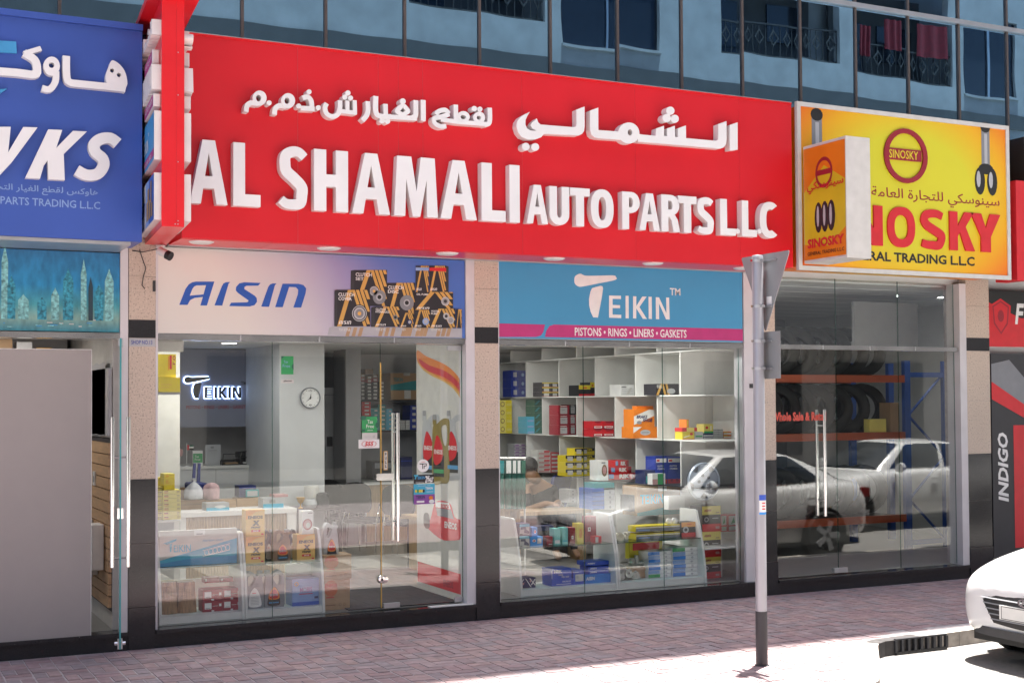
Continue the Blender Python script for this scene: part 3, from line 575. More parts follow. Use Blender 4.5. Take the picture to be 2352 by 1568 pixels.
arab(c7, [('s', cr([(1736, 284), (1760, 262), (1800, 256), (1826, 280)], 4), 34), ('s', cr([(1826, 282), (1775, 300), (1728, 310), (1728, 342), (1765, 364), (1806, 362)], 5), 34), ('s', [(1770, 318), (1890, 336), (2080, 350)], 32), ('s', [(1868, 220), (1870, 335)], 36), ('h', el(1922, 300, 42, 38, 18, .2), [el(1920, 302, 18, 14, 12, .2)]), ('h', el(2026, 306, 40, 40, 18), [el(2024, 306, 14, 14, 12)]), ('s', cr([(2096, 240), (2098, 310), (2090, 345), (2060, 352)], 4), 36), ('c', 1992, 246, 18), ('c', 2030, 250, 17)])
# ================================================================ red blade sign
bY0 = -.55; zb_ = 3.315
pf0 = gz(371.5, 519, zb_); pf1 = gz(423, 522, zb_); pbk0 = gz(327, 564, zb_); pbk1 = gz(384, 563.5, zb_)
def norm_shapes(cv, shapes, y=0):
    W_ = [[(lambda w: (w.x, w.z))(at(*cv(a, b), y)) for a, b in l] for l in shapes]
    xs = [p[0] for l in W_ for p in l]; zs = [p[1] for l in W_ for p in l]; x0, x1, z0, z1 = min(xs), max(xs), min(zs), max(zs)
    return [[((x-x0)/(x1-x0), (z-z0)/(z1-z0)) for x, z in l] for l in W_], (x1-x0)/(z1-z0)
cT = VW(1180, 600, 2.851)
TK, TKA = norm_shapes(cT, [cr([(733, 290), (740, 258), (775, 240), (812, 254), (900, 254), (1005, 252), (1026, 262), (1022, 284), (900, 310), (800, 330), (765, 332), (740, 315)], 4, True), [(858, 343), (890, 333), (918, 326), (932, 330), (936, 345), (925, 420), (900, 552), (866, 550), (848, 510), (838, 465), (837, 420), (846, 370)],
    [(978, 395), (1062, 397), (1062, 420), (1003, 419), (1003, 462), (1056, 464), (1056, 486), (1003, 485), (1003, 530), (1064, 532), (1064, 556), (978, 553)], [(1094, 397), (1116, 398), (1117, 558), (1095, 557)],
    [(1147, 400), (1170, 401), (1170, 470), (1212, 402), (1243, 403), (1192, 477), (1245, 562), (1216, 561), (1170, 487), (1170, 559), (1147, 558)], [(1256, 404), (1279, 405), (1280, 562), (1257, 561)],
    [(1307, 407), (1330, 408), (1382, 520), (1380, 409), (1401, 410), (1405, 566), (1380, 565), (1330, 452), (1331, 564), (1308, 563)]])
cA = VW(380, 600, 2.868); cB = VW(0, 450, 3.136)
def toA(x, y): return ((x/3.136-380)*2.868, (450+y/3.136-600)*2.868)
A_o = [toA(*p) for p in [(1405, 980), (1430, 915), (1455, 850), (1480, 815), (1505, 800), (1535, 793), (1680, 793), (1622, 985), (1570, 985), (1590, 916), (1525, 924), (1490, 942), (1470, 980)]]
A_i = [toA(*p) for p in [(1487, 906), (1508, 852), (1522, 832), (1542, 824), (1615, 822), (1595, 896)]]
_s = [A_o, A_i, [(447, 470), (500, 330), (512, 308), (530, 300), (560, 298), (548, 312), (503, 471)],
    [(778, 305), (660, 300), (625, 308), (602, 335), (600, 360), (615, 378), (690, 432), (690, 440), (680, 447), (566, 450), (553, 474), (700, 477), (735, 467), (752, 443), (750, 415), (735, 398), (662, 350), (662, 335), (676, 326), (760, 325)],
    [(782, 478), (832, 335), (845, 316), (865, 308), (892, 308), (880, 322), (838, 480)],
    [(882, 482), (935, 310), (1050, 311), (1085, 320), (1104, 345), (1100, 380), (1068, 485), (1012, 485), (1045, 385), (1047, 355), (1030, 336), (982, 334), (936, 482)]]
AS, ASA = norm_shapes(cA, _s)
def teikin(q, fr, x, z, w, h, m, d, d1=None, tm=True):
    for s in TK: q.prism(fr, [[(x+a*w, z+b*h) for a, b in s]], m, d, d1)
    if tm: q.text('TM', fr, x+w*1.005, z+h*.58, x+w*1.12, z+h*.75, m, off=.02, d0=d, d1=d1)
def aisin(q, fr, x, z, w, h, m, d, mi=None):
    L = [[(x+a*w, z+b*h) for a, b in s] for s in AS]
    q.prism(fr, [L[0], L[1]], m, d)
    for l in L[2:]: q.prism(fr, [l], m, d)
PRGL = 'PISTONS • RINGS • LINERS • GASKETS'
# blade sign
bl = thing('blade_sign', 'tall red projecting blade sign with white lettering and light boxes on its sides', 'projecting sign', (2.18, -.6, 3.315))
F0 = Vector((2.048, -1.226, 0)); F1 = Vector((2.215, -1.226, 0)); B0 = Vector((2.160, -.02, 0)); B1 = Vector((2.335, -.02, 0))
zbl, zt_l = 3.315, 5.03
q = MB(); q.hexa([F0+Vector((0, 0, zbl)), F1+Vector((0, 0, zbl)), B1+Vector((0, 0, zbl)), B0+Vector((0, 0, zbl))], [F0+Vector((0, 0, zt_l)), F1+Vector((0, 0, zt_l)), B1+Vector((0, 0, zt_l)), B0+Vector((0, 0, zt_l))], 'red_side'); bevel(mk('sign_case', q, bl), .003)
q = MB(); xs = F0.x+.108; q.box(xs-.0012, xs+.0012, F0.y-.0025, F0.y, zbl+.004, zt_l, 'rd')
for z in (3.36, 3.8, 4.3, 4.62): q.lathe([(0, .004), (.004, .003), (.005, 0)], (F0.x+.12, F0.y, z), (0, -1, 0), 'alu', 8)
for x in (.10, .12): q.lathe([(0, .004), (.004, .003), (.005, 0)], (F0.x+x, F0.y, 3.335), (0, -1, 0), 'alu', 8)
mk('rivet', q, bl)
q = MB(); e = .10; q.hexa([F0+Vector((-e, -e, zt_l)), F1+Vector((e, -e, zt_l)), B1+Vector((e, 0, zt_l)), B0+Vector((-e, 0, zt_l))], [F0+Vector((-e, -e, zt_l+.05)), F1+Vector((e, -e, zt_l+.05)), B1+Vector((e, 0, zt_l+.05)), B0+Vector((-e, 0, zt_l+.05))], 'red_side'); mk('cap', q, bl)
for side in (0, 1):
    if side == 0: o = B0+Vector((0, 0, 0)); ux = (F0-B0).normalized(); 
    else: o = F1; ux = (B1-F1).normalized()
    fr = FR(o, ux); Lw = (F0-B0).length
    def zz(v, u=371): return at(u, v, -1.2).z
    # lightboxes: near edge sits 3 cm behind the blade's front edge
    def span(a, b): return (Lw-b, Lw-a) if side == 0 else (a, b)
    a, b = span(.025, 1.17)
    for zt__, zb__, kind in ((zz(255), zz(367), 't'), (zz(397), zz(505), 'a')):
        q = MB(); q.prism(fr, [rect(a, zb__, b, zt__)], 'white_side', .0, .052); LBx = mk('light_box', q, bl); h = zt__-zb__; q = MB(); w = b-a; z0 = zb__; dd = .0535
        if kind == 't':
            q.prism(fr, [rect(a+.004, z0+.004, b-.004, zt__-.004)], 'sky', dd); q.prism(fr, [rect(a+.004, z0+.03, b-.004, z0+h*.24)], 'magenta', dd+.0008)
            teikin(q, fr, a+w*.25, z0+h*.36, w*.40, h*.50, 'white', dd+.0016); q.text(PRGL, fr, a+w*.18, z0+h*.1, a+w*.86, z0+h*.18, 'white', off=.015, d0=dd+.002)
        else:
            q.prism(fr, [rect(a+.004, z0+.004, b-.004, zt__-.004)], 'white', dd)
            for k in range(6): q.prism(fr, [rect(a+w*(.4+.1*k), z0+.004, a+w*(.5+.1*k)-(.004 if k == 5 else 0), zt__-.004)], ['offw', 'lblue', 'lblue', 'blue2', 'blue2', 'blue2'][k], dd+.0005)
            aisin(q, fr, a+w*.06, z0+h*.3, w*.42, h*.3, 'blue2', dd+.0016)
            for bx, bz, bw, bh in ((.55, .12, .13, .42), (.62, .5, .12, .3), (.7, .12, .12, .4), (.8, .45, .08, .45), (.84, .12, .1, .3)):
                q.prism(fr, [rect(a+w*bx, z0+h*bz, a+w*(bx+bw), z0+h*(bz+bh))], 'black', dd+.002)
                for j in (0, 1, 2): q.prism(fr, [[(a+w*(bx+bw*(.1+.25*j)), z0+h*bz), (a+w*(bx+bw*(.25+.25*j)), z0+h*bz), (a+w*(bx+bw*(.35+.25*j)), z0+h*(bz+bh)), (a+w*(bx+bw*(.2+.25*j)), z0+h*(bz+bh))]], 'gold', dd+.0026)
        mk('print', q, LBx)
    # pills with red print, raised words
    for v0, v1, txt, l in ((106, 138, 'ﺭﺎﻴﻐﻟﺍ ﻊﻄﻘﻟ', .55), (213, 243, 'AUTO PARTS', .62)):
        a, b = span(.06 if v0 > 200 else .14, (.06 if v0 > 200 else .14)+l); q = MB(); q.prism(fr, [rect(a, zz(v1), b, zz(v0))], 'white_side', 0, .055); P_ = bevel(mk('name_plate', q, bl), .008)
        q = MB(); q.prism(fr, [rect(a+.01, zz(v1)+.008, b-.01, zz(v0)-.008)], 'magenta', .0565); q.text(txt, fr, a+.04, zz(v1)+.03, b-.04, zz(v0)-.03, 'white', off=.02, d0=.058); mk('lettering', q, P_)
    for v0, v1, txt, n in ((45, 100, 'ﻲﻟﺎﻤﺸﻟﺍ', 1), (148, 205, 'AL SHAMALI', 9)):
        a, b = span(.03, .98)
        if n == 1: q = MB(); q.text(txt, fr, a, zz(v1), b, zz(v0), 'white_side', off=.02, d0=0, d1=.07); mk('letter', q, bl)
        else:
            ws = {'I': .45, 'M': 1.3}; tot = sum(ws.get(c, 1) for c in txt if c != ' ')+.4; x = a; k = (b-a)/(tot*1.12)
            for c in txt:
                if c == ' ': x += .4*k; continue
                w = ws.get(c, 1)*k; q = MB(); zb__, zt__ = zz(v1), zz(v0)
                if c in polyl: q.prism(fr, [[(x+p*w, zb__+r_*(zt__-zb__)) for p, r_ in l] for l in polyl[c]], 'white_side', 0, .07)
                else: q.text(c, fr, x, zb__, x+w, zt__, 'white_side', off=.05, d0=0, d1=.07)
                mk('letter', q, bl); x += w*1.12
# ================================================================ security camera under the blade
sc = thing('security_camera', 'white bullet security camera with black face under the blade sign', 'camera', (2.3, -.12, 3.2))
cc = VW(0, 450, 3.136); p = at(*cc(1290, 575), -.2)
q = MB(); ax = Vector((.62, -.62, -.42)).normalized(); o = p-ax*.06
q.lathe([(0, 0), (.03, 0), (.034, .006), (.034, .085)], o, ax, 'white_side', 18); smooth_angle(mk('camera_body', q, sc))
q = MB(); q.lathe([(.034, .085), (.038, .085), (.038, .125), (.03, .125), (.0, .12)], o, ax, 'black', 18); smooth_angle(mk('lens_face', q, sc))
q = MB(); q.tube([o+ax*.03+Vector((0, .0, .03)), (2.285, -.06, 3.29), (2.285, -.06, 3.309)], .013, 'white_side', 8); q.lathe([(.0, .02), (.03, .02), (.035, 0)], (2.285, -.06, 3.309), (0, 0, -1), 'white_side', 16); smooth_angle(mk('bracket', q, sc))
q = MB(); q.tube([(2.12, -.012, 3.27), (2.14, -.02, 3.2), (2.17, -.014, 3.12), (2.15, -.016, 3.05), (2.14, -.012, 2.98), (2.162, -.014, 2.95)], .004, 'dark', 6); q.tube([(2.06, -.012, 3.26), (2.14, -.03, 3.25), (2.26, -.03, 3.28)], .004, 'dark', 6); q.box(2.228, 2.25, -.01, 0, 2.93, 3.02, 'dark')
tag(mk('loose_cable', q), 'thin loose black cables hanging on the granite pillar under the blade sign', 'cable')
q = MB(); q.box(2.04, 2.25, -.004, -.0005, 2.475, 2.542, 'silver'); P_ = tag(mk('shop_number_plate', q, loc=(2.14, -.002, 2.475)), 'grey plate reading SHOP NO.13 on the left granite pillar', 'number plate')
q = MB(); q.text('SHOP NO.13', FY(-.004), 2.055, 2.492, 2.225, 2.526, 'blue', off=.008); mk('lettering', q, P_)
q = MB(); q.lathe([(0, .012), (.014, .012), (.016, 0)], (8.46, .0, 1.505), (0, -1, 0), 'dark', 4); q.box(8.415, 8.445, -.012, 0, 1.9-.03, 1.9, 'dark') if False else None
q = MB(); w = at(1727, 886, 0); q.box(w.x-.022, w.x+.022, .004-.0, .012, w.z-.022, w.z+.022, 'dark'); tag(mk('small_sensor', q), 'small dark square sensor on the white reveal beside the right window', 'sensor')
# ================================================================ long AISIN and TEIKIN posters over the windows
def poster_mat():
    m = mat('poster_grad', (.7, .7, .7), .4, var=0); n = m.node_tree; b = n.nodes['Principled BSDF']; tc = next(x for x in n.nodes if x.type == 'TEX_COORD')
    sp = n.nodes.new('ShaderNodeSeparateXYZ'); n.links.new(tc.outputs['Object'], sp.inputs[0]); ra = n.nodes.new('ShaderNodeValToRGB'); mr = n.nodes.new('ShaderNodeMapRange')
    mr.inputs[1].default_value = -1.4; mr.inputs[2].default_value = 1.4; mu = n.nodes.new('ShaderNodeMath'); mu.operation = 'MULTIPLY_ADD'; mu.inputs[1].default_value = .55; n.links.new(sp.outputs[2], mu.inputs[0]); n.links.new(sp.outputs[0], mu.inputs[2]); n.links.new(mu.outputs[0], mr.inputs[0])
    n.links.new(mr.outputs[0], ra.inputs[0]); e = ra.color_ramp.elements; e[0].position = .28; e[0].color = (.72, .69, .64, 1); e[1].position = .98; e[1].color = (.07, .16, .50, 1)
    for p_, c in ((.50, (.58, .55, .60, 1)), (.68, (.34, .31, .52, 1)), (.84, (.13, .19, .50, 1))): x = e.new(p_); x.color = c
    n.links.new(ra.outputs[0], b.inputs['Base Color']); return m
poster_mat()
q = MB(); q.box(2.262, 5.064, .012, .04, 2.59, 3.305, 'poster_grad'); PO = tag(mk('poster', q, loc=(3.66, .02, 2.59)), 'wide AISIN advertising panel fading from cream to blue with black and orange product boxes', 'advertising panel')
q = MB(); q.box(2.256, 5.07, .035, .06, 2.585, 3.31, 'alu'); mk('frame', q, PO)
q = MB(); d = .0015; FP = FY(.012)
a = at(*cA(195, 468), .012); b = at(*cA(1105, 293), .012); aisin(q, FP, a.x, at(*cA(600, 476), .012).z, b.x-a.x, at(*cA(600, 298), .012).z-at(*cA(600, 476), .012).z, 'blue2', d); mk('lettering', q, PO)
cP = VW(820, 640, 6.72); q = MB(); t_ = MB()
def PX(x, y): w = at(*cP(x, y), .012); return (w.x, w.z)
mat('mirror_print', (.42, .42, .45), .4); mat('pblack', (.022, .02, .026), .45); mat('gold_l', (.62, .36, .09), .45)
q.prism(FP, [[PX(90, 1180), PX(2250, 1215), PX(2250, 1375), PX(-10, 1325), PX(20, 1200)]], 'mirror_print', .0012)
_L = [.002]
def pbox(x0, y0, x1, y1, ax_, title, sx=0, refl=True, lg=True):
    _L[0] += .0008; d = _L[0]; w = x1-x0; h = y1-y0
    q.prism(FP, [[PX(x0, y1), PX(x1, y1), PX(x1, y0), PX(x0, y0)]], 'pblack', d)
    if sx: q.prism(FP, [[PX(x0-sx, y1), PX(x0, y1), PX(x0, y0), PX(x0-sx*.9, y0+10)]], 'dark', d)
    def st(xa, xb, tw, m='gold_l'):  # leaning stripes clipped to the box
        q.prism(FP, [[PX(xa, y1), PX(xa+tw, y1), PX(min(xb+tw, x1), y0), PX(xb, y0)]], m, d+.0004)
    A_ = x0+w*ax_
    tw = w*.13
    st(A_-w*.42 if A_-w*.42 > x0 else x0+2, A_, tw)
    for k in range(4): 
        xa = A_+tw*.9+k*tw*.95; xe = xa+w*.36
        xb_ = min(xe, x1-tw*.7); 
        q.prism(FP, [[PX(xb_, y1 if xe <= x1-tw*.7 else y1-(xe-xb_)/(w*.36)*h), PX(xb_+tw*.7, y1 if xe <= x1-tw*.7 else y1-(xe-xb_)/(w*.36)*h), PX(xa+tw*.7, y0), PX(xa, y0)]], 'gold_l', d+.0004)
    for i, l in enumerate(title): 
        ph = min(60, h*.11); yy = y0+h*.09+i*ph*1.15; wl = min(w*.55, ph*.75*len(l)); a_, b_ = PX(x0+w*.04, yy+ph*.8), PX(x0+w*.04+wl, yy); t_.text(l, FP, a_[0], a_[1], b_[0], b_[1], 'white', off=.02, d0=d+.001)
    if lg: a_, b_ = PX(x0+w*.05, y1-h*.06), PX(x0+w*.05+min(w*.4, 210), y1-h*.06-min(h*.09, 55)); aisin(t_, FP, a_[0], a_[1], b_[0]-a_[0], b_[1]-a_[1], 'white', d+.001)
def disc(x, y, r, cs):
    _L[0] += .0008
    for k, (f, m) in enumerate(cs): q.prism(FP, [[PX(x+math.cos(t*math.pi/9)*r*f*.92, y+math.sin(t*math.pi/9)*r*f) for t in range(18)]], m, _L[0]+k*.0004)
pbox(440, 235, 990, 840, .38, ['CLUTCH', 'SET'], 65, lg=False); pbox(985, 450, 1460, 1050, .35, ['CLUTCH', 'DISC'], 0, lg=False)
disc(770, 590, 95, [(1, 'dark'), (.85, 'silver'), (.7, 'grey'), (.25, 'gold')]); disc(860, 690, 120, [(1, 'steelgrey'), (.5, 'silver'), (.3, 'black')]); disc(1320, 785, 130, [(1, 'steelgrey'), (.45, 'silver'), (.28, 'black')])
pbox(1468, 165, 1690, 605, .4, [], 0); pbox(1700, 165, 1980, 605, .33, [], 0); q.prism(FP, [[PX(1468, 245), PX(1690, 247), PX(1690, 195), PX(1468, 192)]], 'lblue', _L[0]+.001); q.prism(FP, [[PX(1700, 250), PX(1980, 262), PX(1980, 200), PX(1700, 196)]], 'rd', _L[0]+.001); q.prism(FP, [[PX(1980, 605), PX(2020, 605), PX(2020, 180), PX(1980, 165)]], 'dark', _L[0])
pbox(1455, 605, 2095, 905, .40, ['OIL PUMP']); disc(1965, 760, 75, [(1, 'silver'), (.7, 'grey'), (.4, 'dark')])
pbox(145, 570, 700, 1180, .33, ['CLUTCH', 'COVER'], 45); disc(520, 965, 150, [(1, 'black'), (.9, 'silver'), (.8, 'dark'), (.7, 'silver'), (.5, 'steelgrey'), (.22, 'gold')])
pbox(775, 850, 1195, 1190, .36, ['CLUTCH', 'HYDRAULICS'], 60); pbox(1200, 955, 1430, 1200, .4, []); pbox(1435, 905, 1705, 1205, .33, []); pbox(1705, 885, 2130, 1210, .33, ['WATER', 'PUMP']); disc(1975, 1010, 55, [(1, 'silver'), (.5, 'dark')]); disc(2050, 1080, 62, [(1, 'silver'), (.7, 'grey')])
disc(1630, 1100, 60, [(1, 'lblue'), (.6, 'silver')]); disc(1360, 1110, 45, [(1, 'navy'), (.6, 'silver')]); disc(1120, 1030, 42, [(1, 'steelgrey'), (.6, 'black')]); pbox(2140, 895, 2235, 1210, .4, [], 0, lg=False)
for x in (180, 800, 1230, 1450, 1720): 
    a_, b_ = PX(x, 1255), PX(x+190, 1212); aisin(t_, FY(.012), a_[0], b_[1], b_[0]-a_[0], a_[1]-b_[1], 'offw', .0020)
for x0_, x1_ in ((330, 640), (880, 1180), (1260, 1420), (1500, 1690), (1850, 2100)):
    for k in range(3): xx = x0_+(x1_-x0_)*k/3; q.prism(FP, [[PX(xx-40, 1345), PX(xx+20, 1347), PX(xx+60, 1200), PX(xx, 1198)]], 'kraft', .0018+.0003*k)
mk('print', q, PO); mk('lettering', t_, PO)
# TEIKIN panel
x0, x1, z0, z1 = 5.403, 8.185, 2.598, 3.318
mat('teal_sky', (.062, .31, .55), .4, var=.03, sc=1)
q = MB(); q.box(x0, x1, .012, .04, z0, z1, 'teal_sky'); PT = tag(mk('poster', q, loc=((x0+x1)/2, .02, z0)), 'wide sky blue TEIKIN advertising panel with a magenta band of words', 'advertising panel')
q = MB(); q.box(x0-.002, x1+.012, .035, .06, z0-.008, z1+.004, 'alu'); mk('frame', q, PT)
def PT_(x, y): w = at(*cT(x, y), .012); return (w.x, w.z)
q = MB(); q.prism(FP, [[PT_(191, 690), PT_(455, 690), PT_(490, 680), PT_(508, 655), PT_(520, 602), PT_(191, 594)]], 'magenta', .0012); q.prism(FP, [[PT_(519, 690), PT_(1930, 718), PT_(1930, 634), PT_(585, 602), PT_(552, 612), PT_(530, 645)]], 'magenta', .0012); mk('print', q, PT)
q = MB(); a_, b_ = PT_(730, 560), PT_(1405, 240); zt_ = PT_(775, 240)[1]; zb_ = PT_(1390, 566)[1]; teikin(q, FP, a_[0], zb_, b_[0]-a_[0], zt_-zb_, 'white', .0022); a_, b_ = PT_(732, 683), PT_(1528, 642); q.text(PRGL, FP, a_[0], (PT_(735, 682)[1]+PT_(1520, 697)[1])/2, b_[0], (PT_(735, 622)[1]+PT_(1520, 640)[1])/2, 'white', off=.018, d0=.0022); mk('lettering', q, PT)
# ================================================================ blue sign at the left
q = MB(); mat('blue_sign', (.045, .10, .40), .35, var=.06, sc=1); q.box(-2.5, 2.035, SY, -.1, 3.27, 4.93, 'blue_sign'); BS = tag(mk('shop_sign', q, loc=(0, SY, 3.27)), 'deep blue shop sign with white raised lettering at the far left', 'shop sign')
q = MB(); q.box(-2.5, 2.035, SY-.03, -.1, 4.931, 4.98, 'blue_sign'); mk('cap_trim', q, BS); q = MB(); q.box(-2.5, 1.95, SY+.01, -.02, 3.24, 3.268, 'alu'); mk('soffit_trim', q, BS)
cL = VW(0, 0, 3.136); Fb, Bb = SY-.06, SY-.002
def AL(shapes): arab(cL, shapes, par=BS, F=Fb, B=Bb)
AL([('s', cr([(985, 700), (930, 690), (640, 660), (545, 645), (522, 590), (520, 440)], 4), 60), ('h', cr([(830, 590), (855, 520), (880, 475), (940, 510), (985, 580), (992, 680), (900, 690), (835, 650)], 4, True), [el(878, 555, 17, 17, 12), el(932, 590, 17, 17, 12)])])
AL([('h', el(405, 520, 65, 75, 20), [el(405, 512, 22, 22, 12)]), ('s', cr([(440, 560), (435, 640), (390, 700), (330, 690)], 4), 52)]); AL([('s', [(322, 380), (190, 420)], 40), ('s', cr([(188, 415), (270, 470), (290, 540), (270, 585), (120, 570), (-150, 550)], 4), 66)])
q = MB()
def PL(x, y): w = at(*cL(x, y), Fb); return (w.x, w.z)
q.prism(FY(SY), [[PL(-200, 300), PL(130, 320), PL(135, 410), PL(-200, 395)]], 'sky', .004, .03); q.prism(FY(SY), [[PL(-200, 700), PL(60, 690), PL(-60, 770), PL(-200, 800)]], 'sky', .004, .03); mk('emblem', q, BS)
cW = VW(0, 80, 1.866)
for sh in ([('p', [(-150, 440), (-85, 441), (-95, 570), (-25, 443), (50, 443), (38, 562), (108, 444), (175, 446), (55, 608), (-5, 672), (-52, 668), (-45, 560), (-100, 665), (-160, 660)])],
           [('p', [(225, 455), (290, 458), (262, 542), (340, 462), (405, 465), (297, 570), (302, 692), (225, 688), (222, 600), (204, 625), (186, 685), (118, 681)])],
           [('s', cr([(550, 520), (515, 496), (470, 500), (440, 525), (445, 560), (478, 590), (483, 625), (455, 662), (405, 668), (358, 645)], 4), 56)]):
    arab(cW, sh, par=BS, F=Fb, B=Bb)
q = MB(); a_, b_ = PL(-150, 1460), PL(780, 1520); q.text('ﺔﻳﺭﺎﺠﺘﻟﺍ ﺭﺎﻴﻐﻟﺍ ﻊﻄﻘﻟ ﺲﻛﻭﺎﻫ', FY(SY), a_[0], PL(400, 1525)[1], b_[0], PL(400, 1450)[1], 'lblue', off=.01, d0=.002)
cL2 = VW(0, 450, 3.136); a_ = at(*cL2(-250, 170), SY); b_ = at(*cL2(785, 190), SY); q.text('SPARE PARTS TRADING L.L.C', FY(SY), a_.x, at(*cL2(400, 210), SY).z, b_.x, at(*cL2(400, 150), SY).z, 'lblue', off=.01, d0=.002); mk('lettering', q, BS)
# teal city poster under it
def city():
    m = mat('city', (.03, .28, .46), .4, var=0); n = m.node_tree; b = n.nodes['Principled BSDF']; tc = next(x for x in n.nodes if x.type == 'TEX_COORD')
    sp = n.nodes.new('ShaderNodeSeparateXYZ'); n.links.new(tc.outputs['Object'], sp.inputs[0]); mr = n.nodes.new('ShaderNodeMapRange'); mr.inputs[1].default_value = 0; mr.inputs[2].default_value = .74; n.links.new(sp.outputs[2], mr.inputs[0])
    ra = n.nodes.new('ShaderNodeValToRGB'); n.links.new(mr.outputs[0], ra.inputs[0]); e = ra.color_ramp.elements; e[0].color = (.03, .22, .30, 1); e[1].color = (.03, .14, .32, 1); e[1].position = 1
    for p_, c in ((.14, (.22, .38, .34, 1)), (.28, (.06, .32, .38, 1)), (.5, (.02, .25, .50, 1))): x = e.new(p_); x.color = c
    nz = n.nodes.new('ShaderNodeTexNoise'); nz.inputs['Scale'].default_value = 14; nz.inputs['Detail'].default_value = 4; mp = n.nodes.new('ShaderNodeMapping'); mp.inputs['Scale'].default_value = (1.6, 1, .7); n.links.new(tc.outputs['Object'], mp.inputs[0]); n.links.new(mp.outputs[0], nz.inputs[0])
    mx = n.nodes.new('ShaderNodeMixRGB'); mx.blend_type = 'OVERLAY'; mx.inputs[0].default_value = .6; n.links.new(ra.outputs[0], mx.inputs[1]); n.links.new(nz.outputs[0], mx.inputs[2]); n.links.new(mx.outputs[0], b.inputs['Base Color'])
city()
q = MB(); q.box(-2.2, 1.965, .012, .05, 2.59, 3.235, 'city'); CP = tag(mk('poster', q, loc=(0, .03, 2.59)), 'teal night skyline panel above the far left shopfront', 'advertising panel')
q = MB(); t = MB(); mat('city_glow', (.22, .52, .54), .4, var=.4, sc=40); mat('city_blue', (.04, .30, .42), .4, var=.5, sc=40); mat('city_dark', (.02, .05, .07), .4)
rt = random.Random(8)
for k, (x, w, h, m) in enumerate([(1.06+.02, .05, .60, 'city_glow'), (1.13, .06, .35, 'city_blue'), (1.22, .08, .2, 'city_glow'), (1.36, .07, .18, 'city_blue'), (1.46, .06, .26, 'city_glow'), (1.56, .08, .42, 'city_blue'), (1.68, .045, .5, 'city_glow'), (1.735, .035, .36, 'city_dark'), (1.8, .07, .3, 'city_blue'), (1.88, .07, .43, 'city_glow'), (.95, .06, .4, 'city_blue'), (.85, .07, .3, 'city_glow'), (.6, .1, .4, 'city_blue'), (.3, .1, .35, 'city_glow')]):
    q.prism(FP, [[(x-w/2, 2.60+.08), (x+w/2, 2.68), (x+w/2, 2.68+h*.75), (x+w*.12, 2.68+h*.92), (x, 2.68+h), (x-w*.12, 2.68+h*.92), (x-w/2, 2.68+h*.75)]], m, .0015+.0004*k)
for k in range(60): x = rt.uniform(-.5, 1.93); z = rt.uniform(2.605, 2.68); q.prism(FP, [rect(x, z, x+rt.uniform(.01, .05), z+.008)], rt.choice(['city_glow', 'offw', 'sky']), .0085+.0002*k)
mk('print', q, CP)
q = MB(); q.box(1.967, 2.03, -.005, .06, .15, 3.3, 'reveal'); mk('frame', q, bld)
# blank grey panel standing in the shopfront
a = at(0, 803, .0); q = MB(); q.box(-.5, 1.737, -.02, .02, .135, 2.44, 'panel_grey'); PG = tag(mk('display_board', q, loc=(.6, 0, .135)), 'large blank grey board covering the far left shop entrance', 'board'); bevel(PG, .003)
q = MB(); q.box(1.7372, 1.742, -.0215, .02, .136, 2.445, 'white_paint'); q.box(-.5, 1.742, -.0215, .02, 2.4405, 2.446, 'white_paint'); mk('edge_trim', q, PG)
# open glass door seen edge-on
gd = thing('glass_door', 'open frameless glass door seen edge on beside the left granite pillar', 'door', (1.93, -.03, .16))
ux = (Vector((0, -CD, 0))-Vector((1.975, .02, 0))).normalized(); ux = Vector((-.166, -.986, 0)).normalized(); fr = FR((1.965, .0, 0), ux); th = .012
q = MB(); q.prism(fr, [rect(.02, .165, .86, 2.50)], 'glass', -th/2, th/2); mk('glass_panel', q, gd); q = MB(); q.prism(fr, [rect(.861, .165, .866, 2.50)], 'teal', -th/2, th/2); q.prism(fr, [rect(.018, .165, .02, 2.50)], 'brown', -th/2, th/2); mk('glass_edge', q, gd)
q = MB()
for s in (-1, 1): q.tube([fr(.79, .77, s*.058), fr(.79, 1.905, s*.058)], .016, 'chrome', 14)
for z in (.84, 1.60): q.tube([fr(.79, z, -.058), fr(.79, z, .058)], .009, 'chrome', 8)
smooth_angle(mk('handle', q, gd))
q = MB(); q.prism(fr, [rect(.74, .165, .855, .225)], 'alu', -.018, .018); q.prism(fr, [rect(.70, 2.44, .855, 2.50)], 'alu', -.018, .018); mk('patch_fitting', q, gd); q = MB(); q.tube([fr(.80, .20, -.04), fr(.80, .20, .04)], .014, 'chrome', 10); q.prism(fr, [rect(.76, 1.14, .86, 1.22)], 'chrome', -.022, .022); mk('lock', q, gd)
# ================================================================ yellow sign at the right with its blade
def yel():
    m = mat('yellow_grad', (.7, .5, .03), .4, var=0); n = m.node_tree; b = n.nodes['Principled BSDF']; tc = next(x for x in n.nodes if x.type == 'TEX_COORD')
    mp = n.nodes.new('ShaderNodeMapping'); mp.inputs['Scale'].default_value = (1/1.9, 0, 1/1.3); mp.inputs['Location'].default_value = (0, 0, -.65); n.links.new(tc.outputs['Object'], mp.inputs[0])
    gr = n.nodes.new('ShaderNodeTexGradient'); gr.gradient_type = 'SPHERICAL'; n.links.new(mp.outputs[0], gr.inputs[0]); ra = n.nodes.new('ShaderNodeValToRGB'); n.links.new(gr.outputs[0], ra.inputs[0])
    e = ra.color_ramp.elements; e[0].color = (.80, .14, .01, 1); e[0].position = .02; e[1].color = (.66, .62, .03, 1); e[1].position = .55; x = e.new(.28); x.color = (.80, .42, .01, 1); n.links.new(ra.outputs[0], b.inputs['Base Color'])
yel()
cY = VW(1820, 220, 2.904)
